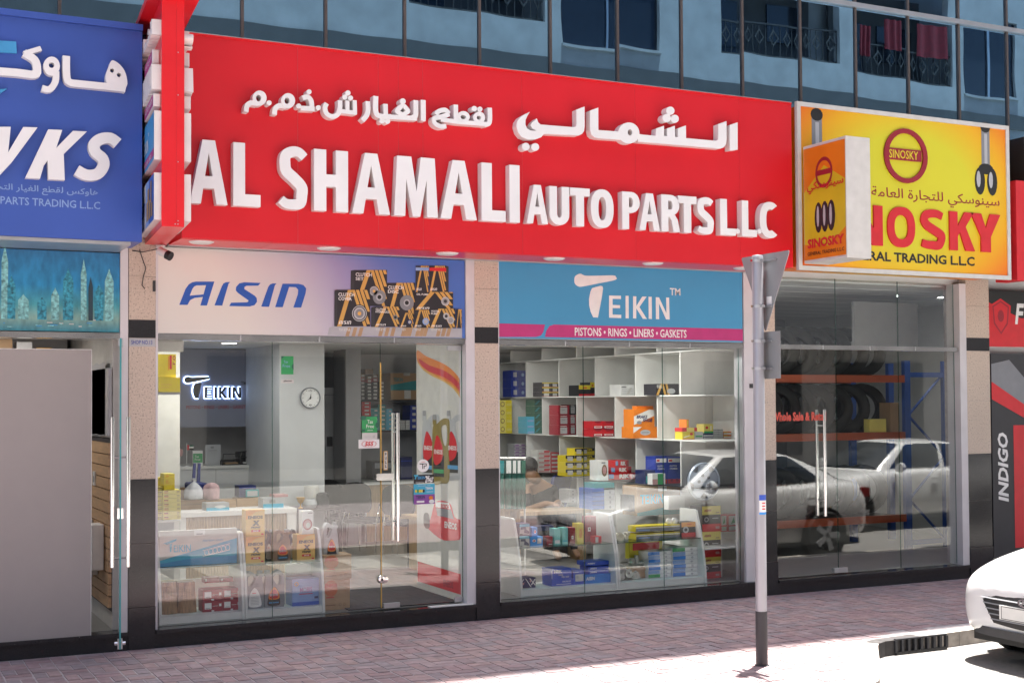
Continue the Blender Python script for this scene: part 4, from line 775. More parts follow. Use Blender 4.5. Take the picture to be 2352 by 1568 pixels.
q = MB(); q.box(8.50, 11.32, SY, -.05, 3.34, 4.955, 'yellow_grad'); YS = tag(mk('shop_sign', q, loc=(9.95, SY, 3.34)), 'yellow and orange shop sign with red SINOSKY lettering right of the red sign', 'shop sign')
q = MB()
for r_ in ((8.46, 3.30, 11.36, 3.345), (8.46, 4.945, 11.36, 4.99), (8.46, 3.345, 8.505, 4.945), (11.315, 3.345, 11.36, 4.945)): q.prism(FY(SY), [rect(*r_)], 'offw', -.03, .012)
mk('frame', q, YS)
def PY(x, y, yy=SY): w = at(*cY(x, y), yy); return (w.x, w.z)
q = MB(); a_, b_ = PY(-40, 1000), PY(1970, 1000); za, zb__ = (PY(1090, 1145)[1]+PY(1900, 1195)[1])/2, (PY(1090, 860)[1]+PY(1900, 915)[1])/2
xs_ = [('S', 8.62, 8.98), ('I', 9.02, 9.12), ('N', 9.17, 9.53)]
q0 = q
for c, xa, xb in (('S', 8.62, 8.88), ('I', 8.94, 9.05), ('N', 9.12, PY(1115, 1000)[0])): q = MB(); q.prism(FY(SY), bold(c, xa, xb, za, zb__) if c == 'S' else [[(xa+p*(xb-xa), za+r_*(zb__-za)) for p, r_ in l] for l in polyl[c]], 'rd', .002, .02); mk('letter', q, YS)
for c, xa, xb in (('O', 1150, 1350), ('S', 1390, 1565), ('K', 1600, 1775), ('Y', 1760, 1965)): (lambda A0, A1, q: (q.prism(FY(SY), bold(c, A0, A1, za, zb__) if c in 'OS' else [[(A0+p*(A1-A0), za+r_*(zb__-za)) for p, r_ in l] for l in polyl[c]], 'rd', .002, .02), mk('letter', q, YS)))(PY(xa, 1000)[0], PY(xb, 1000)[0], MB())
q = q0
q.text('GENERAL TRADING L.L.C', FY(SY), 8.95, 3.43, PY(1790, 1290)[0], 3.53, 'black', off=.03, d0=.002)
q.text('ﺔﻣﺎﻌﻟﺍ ﺓﺭﺎﺠﺘﻠﻟ ﻲﻜﺳﻮﻨﻴﺳ', FY(SY), PY(1040, 790)[0], PY(1500, 860)[1], PY(1970, 800)[0], PY(1500, 750)[1], 'wine', off=.008, d0=.002)
mk('lettering', q, YS)
q = MB(); cx, cz = PY(1285, 495); ax_ = (PY(1440, 495)[0]-PY(1125, 495)[0])/2; az = (PY(1285, 300)[1]-PY(1285, 695)[1])/2
q.prism(FY(SY), [circ(cx, cz, ax_, az, 30), circ(cx, cz, ax_*.80, az*.83, 30)], 'wine', .004, .02); q.prism(FY(SY), [rect(cx-ax_*.9, cz-.05, cx+ax_*.72, cz+.07)], 'wine', .004, .018); q.text('SINOSKY', FY(SY), cx-ax_*.78, cz-.035, cx+ax_*.55, cz+.055, 'yellow', off=.01, d0=.02); mk('emblem', q, YS)
def part_art(q, fr, x, z, s, d):
    q.prism(fr, [rect(x-.05*s, z, x+.05*s, z+.36*s)], 'steelgrey', d); q.prism(fr, [circ(x, z+.36*s, .06*s, .05*s, 14)], 'black', d+.0006); q.prism(fr, [rect(x-.015*s, z+.02, x+.02*s, z+.3*s)], 'silver', d+.0008); q.prism(fr, [circ(x, z-.02*s, .09*s, .05*s, 14)], 'black', d+.001)
q = MB(); x, z = PY(645, 350); part_art(q, FY(SY), x, z-.25, 1.3, .002); x, z = PY(1870, 520); part_art(q, FY(SY), x, z-.08, 1.2, .002)
for dx in (-.09, .09):
    q.prism(FY(SY), [circ(x+dx, z-.24, .075, .15, 16)], 'black', .0032); q.prism(FY(SY), [circ(x+dx-.02, z-.22, .03, .09, 12)], 'silver', .0038)
mk('print', q, YS)
# yellow blade
yb = thing('blade_sign', 'small boxy projecting sign with yellow SINOSKY face and cream edge', 'projecting sign', (8.6, -.9, 3.4))
pa = at(1944, 450, -1.22); X0_, X1_ = pa.x, at(2000, 450, -1.22).x; zt_, zb_ = at(1960, 313, -1.22).z, at(1960, 592, -1.22).z; yN, yF = -1.22, -.58
q = MB(); q.box(X0_, X1_, yN, yF, zb_, zt_, 'offw'); bevel(mk('sign_case', q, yb), .006)
fr = FXm(X0_); xa, xb = -yF, -yN; q = MB(); L_ = xb-xa; H_ = zt_-zb_
mat('yellow_flat', (.66, .50, .02), .4, var=.1, sc=2); mat('orange_flat', (.74, .20, .01), .4, var=.1, sc=2)
q.prism(fr, [rect(xa+.01, zb_+.03, xb-.01, zt_-.03)], 'yellow_flat', .002); q.prism(fr, [[(xa+.01, zt_-.03), (xa+.01, zt_-H_*.4), (xa+L_*.5, zt_-H_*.2), (xb-.01, zt_-H_*.35), (xb-.01, zt_-.03)]], 'orange_flat', .003); q.prism(fr, [[(xa+.01, zb_+.03), (xb-.01, zb_+.03), (xb-.01, zb_+H_*.26), (xa+L_*.6, zb_+H_*.12), (xa+.01, zb_+H_*.16)]], 'orange_flat', .003)
q.prism(fr, [circ(xa+L_*.5, zt_-H_*.26, L_*.2, H_*.13, 24), circ(xa+L_*.5, zt_-H_*.26, L_*.16, H_*.10, 24)], 'wine', .004); q.prism(fr, [rect(xa+L_*.32, zt_-H_*.28, xa+L_*.66, zt_-H_*.235)], 'wine', .0045)
for k in range(3): q.prism(fr, [circ(xa+L_*(.36+.15*k), zb_+H_*.37, L_*.09, H_*.13, 14)], 'pblack', .004+.0005*k); q.prism(fr, [circ(xa+L_*(.35+.15*k), zb_+H_*.38, L_*.03, H_*.09, 12)], 'silver', .0058+.0005*k)
mk('print', q, yb); q = MB(); q.text('SINOSKY', fr, xa+L_*.1, zb_+H_*.12, xa+L_*.95, zb_+H_*.2, 'rd', off=.045, d0=.008); q.text('GENERAL TRADING L.L.C', fr, xa+L_*.1, zb_+H_*.06, xa+L_*.95, zb_+H_*.09, 'black', off=.01, d0=.008); q.text('ﻲﻜﺳﻮﻨﻴﺳ', fr, xa+L_*.1, zb_+H_*.58, xa+L_*.95, zb_+H_*.68, 'rd', off=.02, d0=.008); mk('lettering', q, yb)
# ================================================================ black and red boards at the far right edge
q = MB(); q.box(11.62, 14, SY, -.05, 3.36, 4.9, 'black'); RS = tag(mk('shop_sign', q, loc=(12.8, SY, 3.36)), 'black and red shop sign cut off by the right edge of the photograph', 'shop sign')
q = MB(); q.prism(FY(SY), [rect(11.45, 3.3, 11.62, 4.4)], 'rd', -.3, .01); q.prism(FY(SY), [rect(11.7, 3.95, 12.6, 4.2)], 'rd', .004); q.prism(FY(SY), [rect(11.7, 4.22, 12.0, 4.5)], 'navy', .004); q.prism(FY(SY), [circ(11.74, 4.6, .06, .1)], 'pink', .006); q.prism(FY(SY), [rect(11.64, 3.3, 14, 3.36), ], 'offw', .003); q.prism(FY(SY), [rect(11.60, 3.36, 11.65, 4.92)], 'offw', 0, .02); mk('print', q, RS)
q = MB(); q.box(11.60, 14, .0, .04, 2.60, 3.24, 'rd'); R2 = tag(mk('poster', q, loc=(12.8, 0, 2.6)), 'red and black panel with a shield above the tall INDIGO board', 'advertising panel'); q = MB(); FS = FY(0)
q.prism(FS, [[(11.6, 3.24), (14, 3.24), (14, 2.98), (12.1, 2.93), (11.6, 3.1)]], 'black', .002); q.prism(FS, [[(11.62, 3.07), (11.78, 3.15), (11.94, 3.07), (11.92, 2.85), (11.78, 2.70), (11.64, 2.85)]], 'rd', .003); q.prism(FS, [[(11.65, 3.06), (11.78, 3.125), (11.91, 3.06), (11.89, 2.86), (11.78, 2.74), (11.67, 2.86)], [(11.67, 3.05), (11.78, 3.105), (11.89, 3.05), (11.87, 2.87), (11.78, 2.765), (11.69, 2.87)]], 'wine', .004); q.prism(FS, [circ(11.78, 2.95, .05, .07, 10)], 'wine', .004); q.text('F', FS, 12.0, 2.86, 12.15, 3.1, 'white', off=.03, shear=.2, d0=.004); mk('print', q, R2)
q = MB(); q.box(11.62, 14, .0, .04, .2, 2.52, 'dark'); R3 = tag(mk('poster', q, loc=(12.8, 0, .2)), 'tall dark board with INDIGO written upwards beside a red strip', 'advertising panel'); q = MB()
q.prism(FS, [rect(11.95, .3, 12.6, 1.7)], 'rd', .002); q.prism(FS, [[(11.62, 2.1), (12.3, 1.75), (12.3, 2.1), (11.9, 2.45), (11.62, 2.4)]], 'steelgrey', .003); q.prism(FS, [[(11.62, 2.0), (12.2, 1.75), (12.2, 1.9), (11.62, 2.2)]], 'rd', .004); mk('print', q, R3)
q = MB(); frv = FR((0, 0, 0), (0, 0, 1), (-1, 0, 0)); q.text('INDIGO', frv, .83, -11.86, 1.62, -11.70, 'white', off=.035, shear=.2, d0=.003); mk('lettering', q, R3)
# ================================================================ interior shells
FZ, CZ = .155, 2.70
def shell(x0, x1, y1, zc, wm='wall', fm='tile', tagn=''):
    q = MB(); q.box(x0, x1, .13, y1, FZ-.1, FZ, fm); struct('floor', q)
    q = MB(); q.box(x0, x1, .14, y1, zc, zc+.08, 'ceil'); struct('ceiling', q)
    q = MB(); q.box(x0, x1, y1, y1+.1, FZ, zc, wm); struct('wall', q)
shell(2.06, 8.65, 7.0, CZ)
q = MB(); q.box(8.60, 8.65, .2, 7, FZ, CZ, 'wall'); struct('wall', q)
q = MB(); q.box(2.0, 2.06, .35, 7, FZ, CZ, 'wall'); struct('wall', q)
def lights(pts, zc, nm, lb, grp, w=34, r=.085, col=(1, .97, .93)):
    for i, (x, y, l) in enumerate(pts):
        t = thing('downlight', l, 'ceiling light', (x, y, zc), grp); q = MB(); q.lathe([(r+.02, .0), (r+.02, .012), (r, .012)], (x, y, zc), (0, 0, -1), 'white_paint', 20); mk('trim', q, t)
        q = MB(); q.lathe([(r, .011), (0, .011)], (x, y, zc), (0, 0, -1), 'lamp_glow', 20); mk('lens', q, t)
        L = bpy.data.lights.new('lamp', 'AREA'); L.shape = 'DISK'; L.size = .17; L.energy = w; L.color = col; o = bpy.data.objects.new('lamp', L); COL.objects.link(o); o.location = (0, 0, -.03); o.parent = t
def cp(u, v, z=CZ): p = gz(u, v, z); return p
LP = []
for (u, v), l in zip([q_ for q_ in [(0, 0)]*0], []): pass
k5 = VW(380, 600, 2.868); a5 = VW(780, 850, 5.6)
pts = []
for (cx_, cy_), l in (((482, 728), 'round ceiling lamp nearest the glass over the left display case'), ((400, 761), 'ceiling lamp above the glowing TEIKIN wall sign, second row'), ((312, 773), 'ceiling lamp at the top left over the yellow boxes'), ((985, 730), 'ceiling lamp above the wall clock'), ((1382, 760), 'ceiling lamp seen right of the clock through the middle pane')):
    p = cp(*k5(cx_, cy_)); pts.append((min(7.9, p.x), min(3.9, p.y*.7), l))
lights(pts, CZ, 'a', '', 'ceiling lamps inside the shop', w=.9)
lights([(2.75, .75, 'added fill lamp close to the glass over the TEIKIN gasket box'), (3.7, .75, 'added fill lamp close to the glass over the gold oil cans'), (6.2, .7, 'added fill lamp close to the glass over the blue boxes'), (7.2, .7, 'added fill lamp close to the glass over the engine parts')], CZ, 'a', '', 'ceiling lamps inside the shop', w=3.8)  # fill lamps added near the glass to brighten the white display cases
c2 = VW(1230, 840, 3.51); c3 = VW(1230, 1120, 3.51)
lights([(6.2, 1.2, 'ceiling spot inside the right window near the pillar'), (7.1, 1.2, 'ceiling spot before the white display shelves'), (6.3, 3.2, 'ceiling spot deeper in the right half of the shop'), (7.1, 3.4, 'ceiling spot over the desk by the shelf wall')], CZ, 'b', '', 'ceiling lamps inside the shop', w=2.2)
# ---------------------------------------------------------------- TEIKIN panel wall, niche, cabinet
yT = 5.6; T1 = at(*k5(215, 780), yT); T2 = at(*k5(765, 1335), yT)
q = MB(); q.box(2.9, T2.x, yT, yT+.3, T2.z, CZ-.01, 'wall_blue'); LW = tag(mk('feature_wall', q), 'grey blue feature wall carrying the glowing TEIKIN lettering', 'wall panel')
lg = thing('illuminated_sign', 'back lit black TEIKIN logo with blue white halo on the inner wall', 'lit sign', ((T1.x+T2.x)/2, yT-.03, 2.1))
cI = k5; a_ = at(*k5(235, 1135), yT-.06); b_ = at(*k5(640, 978), yT-.06)
def grow(l, g):
    cx = sum(p[0] for p in l)/len(l); cz = sum(p[1] for p in l)/len(l); A = sum(l[k][0]*l[(k+1) % len(l)][1]-l[(k+1) % len(l)][0]*l[k][1] for k in range(len(l))); s = 1 if A > 0 else -1; o = []
    for i in range(len(l)):
        p, c, n = l[i-1], l[i], l[(i+1) % len(l)]; e1 = Vector((c[0]-p[0], c[1]-p[1])).normalized(); e2 = Vector((n[0]-c[0], n[1]-c[1])).normalized(); n1 = Vector((e1.y, -e1.x))*s; n2 = Vector((e2.y, -e2.x))*s; m = (n1+n2); m = m.normalized() if m.length > .1 else n1; k = g/max(.4, m.dot(n1)); o.append((c[0]+m.x*k, c[1]+m.y*k))
    return o
q = MB(); g = MB(); w, h = b_.x-a_.x, b_.z-a_.z
for i, s in enumerate(TK):
    l = [(a_.x+p[0]*w, a_.z+p[1]*h) for p in s]; q.prism(FY(yT), [l], 'dark', .03, .06); g.prism(FY(yT), [grow(l, .009 if i < 2 else .0055)], 'logo_glow', .012+.0007*i)
q.text('TM', FY(yT), b_.x+.01, a_.z+h*.62, b_.x+.08, a_.z+h*.78, 'dark', off=.02, d0=.002); mk('letter', q, lg); mk('halo', g, lg)
p0, p1 = at(*k5(246, 1210), yT), at(*k5(683, 1182), yT); q = MB(); q.text(PRGL, FY(yT), p0.x, p0.z, p1.x, p1.z, 'wine', off=.012, d0=.002); mk('lettering', q, lg)
zs = at(*VW(380, 1050, 2.851)(400, 330), yT-.3).z
q = MB(); q.box(2.9, T2.x, yT+.62, yT+.65, zs, T2.z, 'grey'); q.box(2.9, T2.x, yT+.3, yT+.64, T2.z, T2.z+.02, 'white_paint'); q.box(2.9, T2.x, yT-.15, yT+.62, zs-.035, zs, 'white_paint'); SB = tag(mk('back_counter', q), 'white back counter under the dark niche with flag and trays', 'counter')
q = MB(); q.box(2.9, T2.x, yT-.13, yT+.6, FZ, zs-.036, 'wall'); mk('cabinet', q, SB)
for x in (3.5, 4.1, 4.62): e = MB(); e.box(x-.003, x+.003, yT-.132, yT-.129, FZ+.05, zs-.05, 'grey'); mk('door_gap', e, SB)
yN_ = yT-.05; z = zs
kb = VW(390, 1050, 5.6)
def K(u, v, y): return at(*kb(u, v), y)
# flag, green card, acrylic holder, trays
t = thing('desk_flag', 'small red, green, white and black desk flag on a white pole', 'flag', (K(430, 640, yN_).x, yN_, z)); x = t.location.x; zt = K(430, 320, yN_).z
q = MB(); q.tube([(x, yN_, z), (x, yN_, zt)], .004, 'white', 8); q.lathe([(.0, .01), (.03, .008), (.035, 0)], (x, yN_, z), (0, 0, 1), 'white', 16); mk('pole', q, t)
x2 = K(528, 380, yN_).x; z1, z2 = K(480, 415, yN_).z, K(480, 345, yN_).z; dz = (z2-z1)/3; q = MB()
for k, m in enumerate(('black', 'white', 'dgreen')): q.add([(x+.03+(x2-x-.03)*i/6, yN_+.008*math.sin(i*1.2), z1+dz*(k+j)) for j in (0, 1) for i in range(7)], [(i, i+1, i+8, i+7) for i in range(6)], m)
q.box(x+.003, x+.03, yN_-.003, yN_+.003, z1, z2, 'rd'); mk('flag_cloth', q, t)
a, b = K(515, 640, yN_), K(655, 425, yN_); carton('white and green leaflet standing on the back counter', a.x, b.x, z, b.z, yN_, .02, 'white', [('r', .03, .22, .97, .82, 'green'), ('t', 'Tax', .2, .55, .6, .7, 'white'), ('t', 'Free', .2, .35, .75, .5, 'white')], cat='leaflet', name='leaflet')
a, b = K(690, 630, yN_+.1), K(905, 340, yN_+.1); carton('clear document holder with a printed sheet on the back counter', a.x, b.x, z, b.z, yN_+.1, .015, 'silver', [('r', .35, .82, .55, .92, 'grey'), ('r', .2, .7, .75, .73, 'grey')], cat='document holder', name='document_holder')
for u0, v0, u1, v1, l in ((925, 470, 1215, 625, 'black wire letter tray on the back counter beside the document holder'), (1180, 430, 1480, 625, 'taller black stacked letter tray at the right end of the back counter')):
    a, b = K(u0, v1, yN_), K(u1, v0, yN_); t = thing('letter_tray', l, 'letter tray', ((a.x+b.x)/2, yN_, z), 'letter trays'); h = b.z-z; q = MB()
    for k in ((0,) if u0 < 1000 else (0, .5)): zz_ = z+k*h; q.box(a.x, b.x, yN_, yN_+.25, zz_+.002, zz_+.012, 'black'); q.box(a.x, a.x+.01, yN_, yN_+.25, zz_+.012, zz_+h*.42, 'black'); q.box(b.x-.01, b.x, yN_, yN_+.25, zz_+.012, zz_+h*.42, 'black'); q.box(a.x+.01, b.x-.01, yN_+.24, yN_+.25, zz_+.012, zz_+h*.45, 'black')
    mk('tray', q, t); q = MB(); q.tube([(a.x+.005, yN_+.01, z), (a.x+.02, yN_+.01, z+h), (b.x-.02, yN_+.01, z+h), (b.x-.005, yN_+.01, z)], .006, 'black', 6); mk('wire_frame', q, t)
    q = MB(); q.box(a.x+.05, b.x-.05, yN_+.04, yN_+.2, z+.013, z+.03, 'kraft' if u0 < 1000 else 'white'); mk('papers', q, t)
q = MB(); p = K(335, 490, yN_); q.lathe([(0, 0), (.03, .01), (.04, .05), (.035, .09), (0, .1)], (p.x, yN_, z+.12), (0, 0, 1), 'pink', 14); q.tube([(p.x, yN_, z), (p.x, yN_, z+.125)], .004, 'silver', 6); q.lathe([(0, .01), (.03, .008), (.035, 0)], (p.x, yN_, z), (0, 0, 1), 'white', 12); tag(smooth_angle(mk('ornament', q)), 'small round pink ornament on a stem at the left of the back counter', 'ornament')
# white column near the left edge, ladder shelf, blue-white column with clock
x0, x1 = 2.34, at(372, 900, 1.5).x; a, b = at(361, 1000, 1.5), at(413, 1000, 1.5)
q = MB(); q.box(a.x-.3, b.x, 1.5, 1.9, FZ, CZ, 'offw'); tag(mk('white_column', q), 'plain cream column behind the stacked yellow boxes', 'column')
t = thing('ladder_shelf', 'tall white ladder like shelf between the feature wall and the column', 'shelf', (4.6, 5.0, FZ)); a, b = at(598, 900, 5.0), at(636, 900, 5.0); q = MB()
for x in (a.x, b.x-.03): q.box(x, x+.03, 4.95, 4.99, FZ, CZ, 'white_paint')
q.box(b.x+.18, b.x+.21, 4.95, 4.99, FZ, CZ, 'white_paint'); mk('upright', q, t)
for k in range(7): q = MB(); z_ = FZ+.45+.36*k; q.box(a.x+.03, b.x+.18, 4.95, 5.25, z_, z_+.02, 'white_paint'); mk('shelf', q, t)
yC = 4.1; a, b = at(642, 900, yC), at(745, 900, yC); q = MB(); q.box(a.x, b.x, yC, 5.6, FZ, CZ, 'wall'); COLM = tag(mk('wide_column', q), 'wide pale blue white column behind the left window holding the wall clock', 'column')
def wallclock():
    c = at(*k5(1137, 1130), yC-.03); r = (at(*k5(1210, 1130), yC-.03).x-at(*k5(1065, 1130), yC-.03).x)/2; t = thing('wall_clock', 'round white wall clock with dark rim showing about twenty to one', 'clock', (c.x, yC-.03, c.z))
    y = yC-.002; q = MB(); q.lathe([(r, 0), (r, .03), (r*.98, .036), (r*.92, .036), (r*.9, .02)], (c.x, y, c.z), (0, -1, 0), 'steelgrey', 36); smooth_angle(mk('rim', q, t)); q = MB(); q.lathe([(r*.91, .02), (0, .02)], (c.x, y, c.z), (0, -1, 0), 'white', 36); D_ = mk('dial', q, t); q = MB(); fr = FY(y-.0215)
    for k in range(12):
        an = R(90-30*k); l = .82 if k % 3 else .78; P = lambda f, o: (c.x+math.cos(an)*r*f-math.sin(an)*o, c.z+math.sin(an)*r*f+math.cos(an)*o); q.prism(fr, [[P(l-.08, -.003), P(l-.08, .003), P(l, .003), P(l, -.003)]], 'black', 0)
    for s, zf in (('12', .6), ('6', -.72)): q.text(s, fr, c.x-.02, c.z+r*zf, c.x+.02, c.z+r*(zf+.12), 'black', off=.01, d0=.001)
    mk('numeral', q, D_); q = MB()
    for an, l, w in ((100-30*.6, .5, .007), (90-38*6, .78, .005)): an = R(an); q.prism(fr, [[(c.x-math.sin(an)*w-math.cos(an)*r*.12, c.z+math.cos(an)*w-math.sin(an)*r*.12), (c.x+math.sin(an)*w-math.cos(an)*r*.12, c.z-math.cos(an)*w-math.sin(an)*r*.12), (c.x+math.cos(an)*r*l, c.z+math.sin(an)*r*l)]], 'black', .003)
    mk('hand', q, t)
wallclock()
# stickers on the column seen through glass
def sticker(label, cv, u0, v0, u1, v1, y, m, prints, **k):
    v0, v1 = min(v0, v1), max(v0, v1)
    a, b = at(*cv(u0, v1), y), at(*cv(u1, v0), y); return carton(label, a.x, b.x, a.z, b.z, y, .0015, m, prints, cat='sticker', name='sticker', **k)
sticker('faded green Tax Free sticker on the pane before the wide column', k5, 926, 962, 1014, 832, .086, 'green', [('t', 'Tax', .2, .62, .55, .76, 'lblue'), ('t', 'Free', .12, .38, .72, .55, 'lblue'), ('p', [(0, 1), (0, .8), (.2, .95), (.2, 1)], 'dgreen'), ('p', [(1, .6), (.85, .5), (.85, .35), (1, .25)], 'dgreen')])
sticker('narrow white planet sticker under the faded green one', k5, 926, 1025, 1016, 998, .086, 'offw', [('t', 'planet', .2, .3, .85, .8, 'black', {'off': .02})])
cS = VW(780, 850, 5.6)
sticker('bright green and white Tax Free sticker beside the glass door', cS, 700, 1388, 912, 1070, .086, 'green', [('r', 0, 0, 1, .29, 'sky' if 0 else 'offw'), ('t', 'Tax', .35, .70, .72, .86, 'white'), ('t', 'Free', .28, .50, .78, .66, 'white'), ('t', 'planet', .35, .37, .7, .42, 'white', {'off': .02}), ('c', .1, .95, .18, .1, 'dgreen'), ('c', .98, .62, .12, .12, 'dgreen'), ('r', 0, .35, .2, .45, 'dgreen'), ('o', .76, .12, .07, .045, 'grey', .7), ('r', .15, .11, .6, .125, 'silver')])
sticker('white sticker with red 555 in an oval beside the glass door', cS, 652, 1515, 942, 1385, .085, 'white', [('o', .5, .5, .36, .40, 'rd', .93), ('t', '555', .29, .25, .72, .75, 'rd', {'off': .035, 'shear': .25}), ('r', .05, .86, .35, .9, 'silver')])
cS3 = VW(780, 1120, 5.6)
a, b = at(*cS3(1003, 305), .083), at(*cS3(1058, 40), .083); PU = carton('vertical gold framed PULL plate on the glass door', a.x, b.x, a.z, b.z, .083, .003, 'gold', [('r', .12, .03, .88, .97, 'offw')]+[('t', c, .3, .77-.21*i, .72, .92-.21*i, 'black', {'off': .03}) for i, c in enumerate('PULL')], cat='door plate', name='pull_plate')
c = at(*cS3(1558, 243), .083); rr = .058; q = MB(); q.lathe([(rr, 0), (rr, .002), (0, .002)], (c.x, .0865, c.z), (0, -1, 0), 'pink' if 0 else 'white', 30); D_ = tag(mk('sticker', q, loc=(c.x, .086, c.z)), 'round white TP sticker on the glass door', 'sticker'); q = MB(); fr = FY(.0840); P = lambda l: [(c.x+x*rr, c.z+z*rr) for x, z in l]
q.prism(fr, [P([(-.6, .22), (.1, .22), (.1, .36), (-.65, .36)])], 'black', .0005); q.prism(fr, [P([(-.18, -.5), (-.05, -.5), (-.05, .22), (-.18, .22)])], 'black', .0005); q.prism(fr, [P([(.08, -.5), (.2, -.5), (.2, -.1), (.5, -.1), (.6, 0), (.6, .2), (.5, .36), (.1, .36), (.1, .24), (.44, .24), (.48, .18), (.48, .06), (.44, .01), (.08, .01)])], 'black', .0009); q.prism(fr, [P([(-.3, .55), (.3, .55), (.3, .6), (-.3, .6)])], 'rd', .0005); mk('print', q, D_)
sticker('black TEIKIN sticker with white engine parts on the glass door', cS3, 1424, 492, 1706, 364, .084, 'black', [('t', 'EIKIN', .2, .48, .56, .82, 'sky', {'off': .03}), ('p', [(.0, 1), (.22, 1), (.2, .8), (.14, .82), (.1, .5), (.04, .5), (.06, .8), (0, .85)], 'cyan')]+[('c', .6+.09*(i % 4)+.02*(i % 3), .15+.2*(i//4)+.05*(i % 2), .055, .10, ['white', 'silver', 'offw'][i % 3]) for i in range(14)]+[('o', .1+.08*i, .12, .03, .08, 'silver', .6) for i in range(5)])
sticker('bright blue and purple TEIKIN sticker low on the glass door', cS3, 1424, 786, 1718, 494, .084, 'cyan', [('r', 0, 0, 1, .48, 'purple'), ('t', 'TEIKIN', .55, .72, .9, .84, 'white', {'off': .02}), ('t', 'TEIKIN', .1, .28, .52, .44, 'navy', {'off': .03}), ('t', 'The Revolution Series', .2, .90, .78, .95, 'white')]+[('c', .1+.09*i, .66, .05, .08, ['yellow', 'green', 'yellow', 'lemon', 'black'][i]) for i in range(5)]+[('c', .8, .3, .1, .1, 'orange'), ('c', .83, .12, .13, .1, 'white'), ('r', .12, .08, .48, .18, 'white'), ('r', .58, .6, .9, .62, 'white')])
# stainless steel cabinet and grey column behind the middle pane
ya = 6.0; a, b = at(746, 1000, ya), at(800, 1000, ya); t = thing('steel_cabinet', 'tall stainless cabinet with dark doors standing deep in the shop', 'cabinet', ((a.x+b.x)/2, ya, FZ)); zt = at(780, 890, ya).z
q = MB(); q.box(a.x-.2, b.x+.02, ya, ya+.5, FZ, zt, 'steelgrey'); mk('cabinet_body', q, t); q = MB(); q.box(a.x+.16, b.x-.04, ya-.02, ya-.001, FZ+.05, zt-.12, 'dark'); mk('cabinet_door', q, t); q = MB(); q.box(a.x, a.x+.12, ya-.02, ya-.001, FZ+.1, zt-.1, 'silver'); q.box(a.x-.2, b.x+.02, ya-.022, ya-.001, zt-.09, zt, 'silver'); mk('trim', q, t)
q = MB(); q.box(a.x+.02, a.x+.1, ya-.025, ya-.021, 1.42, 1.55, 'black'); mk('control_panel', q, t)
q = MB(); q.box(at(745, 900, 6.6).x, at(796, 900, 6.6).x, 6.6, 6.7, FZ, CZ, 'dark'); q.box(at(795, 900, 5.4).x, at(829, 900, 5.4).x, 5.4, 5.9, FZ, CZ, 'grey'); tag(mk('grey_pier', q), 'dark grey wall pier behind the middle pane, left of the stocked shelves', 'pier')
# stocked shelves right of it
yS_ = 6.3; a, b = at(828, 1000, yS_), at(1050, 1000, yS_); sh = thing('stock_shelf', 'dark wall shelf stacked with small white labelled and teal boxes', 'shelf', ((a.x+b.x)/2, yS_, FZ))
z1_, z2_ = at(*a5(900, 835), yS_).z, at(*a5(900, 1262), yS_).z
for z_ in (z1_, z2_): q = MB(); q.box(a.x, b.x+.4, yS_, yS_+.45, z_-.025, z_, 'black'); mk('shelf', q, sh)
q = MB(); q.box(a.x, b.x+.4, yS_+.46, yS_+.5, FZ, z1_, 'steelgrey'); mk('back_panel', q, sh); q = MB(); q.box(a.x-.03, a.x, yS_, yS_+.45, FZ, z1_+.0, 'black'); mk('side_panel', q, sh)
def stack(n, cv, u0, u1, v0, v1, y, dep, m, prints, desc, grp, cat='box', z0=None, names=None, ms=None):
    za = at(*cv((u0+u1)/2, v1), y).z if z0 is None else z0; zb_ = at(*cv((u0+u1)/2, v0), y).z; h = (zb_-za)/n; a = at(*cv(u0, (v0+v1)/2), y); b = at(*cv(u1, (v0+v1)/2), y); r_ = random.Random(int(u0*7+v0))
    for i in range(n):
        j = r_.uniform(-.004, .004); pos = 'top' if i == n-1 else ('bottom' if i == 0 else ORD[i]+' up'); lb = (f'{desc}, {pos}') if n > 1 else desc
        carton(lb, a.x+j, b.x+j, za+i*h+.0005, za+(i+1)*h-.0012, y+j, dep, ms[i % len(ms)] if ms else m, prints, group=grp if n > 1 else None, cat=cat)
lbl = [('r', .2, .2, .85, .8, 'offw'), ('r', .3, .35, .6, .45, 'grey')]
for k, (u0, u1, v0, n, pos) in enumerate(((684, 742, 470, 7, 'at the left end of the dark shelf'), (766, 838, 500, 7, 'second column on the dark shelf'), (846, 920, 480, 7, 'third column on the dark shelf'), (944, 1012, 575, 5, 'fourth column, behind the door seam'))):
    stack(n, a5, u0, u1, v0, 833, yS_+.05, .3, 'dark', lbl, 'small dark box with white label '+pos, 'white labelled boxes on the dark shelf', z0=z1_, ms=['dark', 'dark', 'dark', 'dark', 'dark', 'wine', 'brown'])
t_ = carton('brown box lying across the top of the labelled boxes', at(*a5(750, 450), yS_+.05).x, at(*a5(860, 450), yS_+.05).x, at(*a5(800, 476), yS_).z, at(*a5(800, 400), yS_).z, yS_+.06, .3, 'brown')
cpx('large kraft carton with TEIKIN print on the dark shelf', a5, 1100, 460, 1500, 700, yS_+.02, .4, 'kraft', [('p', [(0, 0), (1, 0), (1, .6), (0, .3)], 'teal'), ('t', 'TEIKIN', .1, .5, .42, .72, 'teal', {'off': .02}), ('r', .45, .84, .68, 1, 'offw')])
cpx('plain kraft carton under the large TEIKIN carton', a5, 1105, 702, 1500, 833, yS_+.02, .4, 'kraft', [('r', .47, .1, .7, 1, 'offw')], zb=z1_)
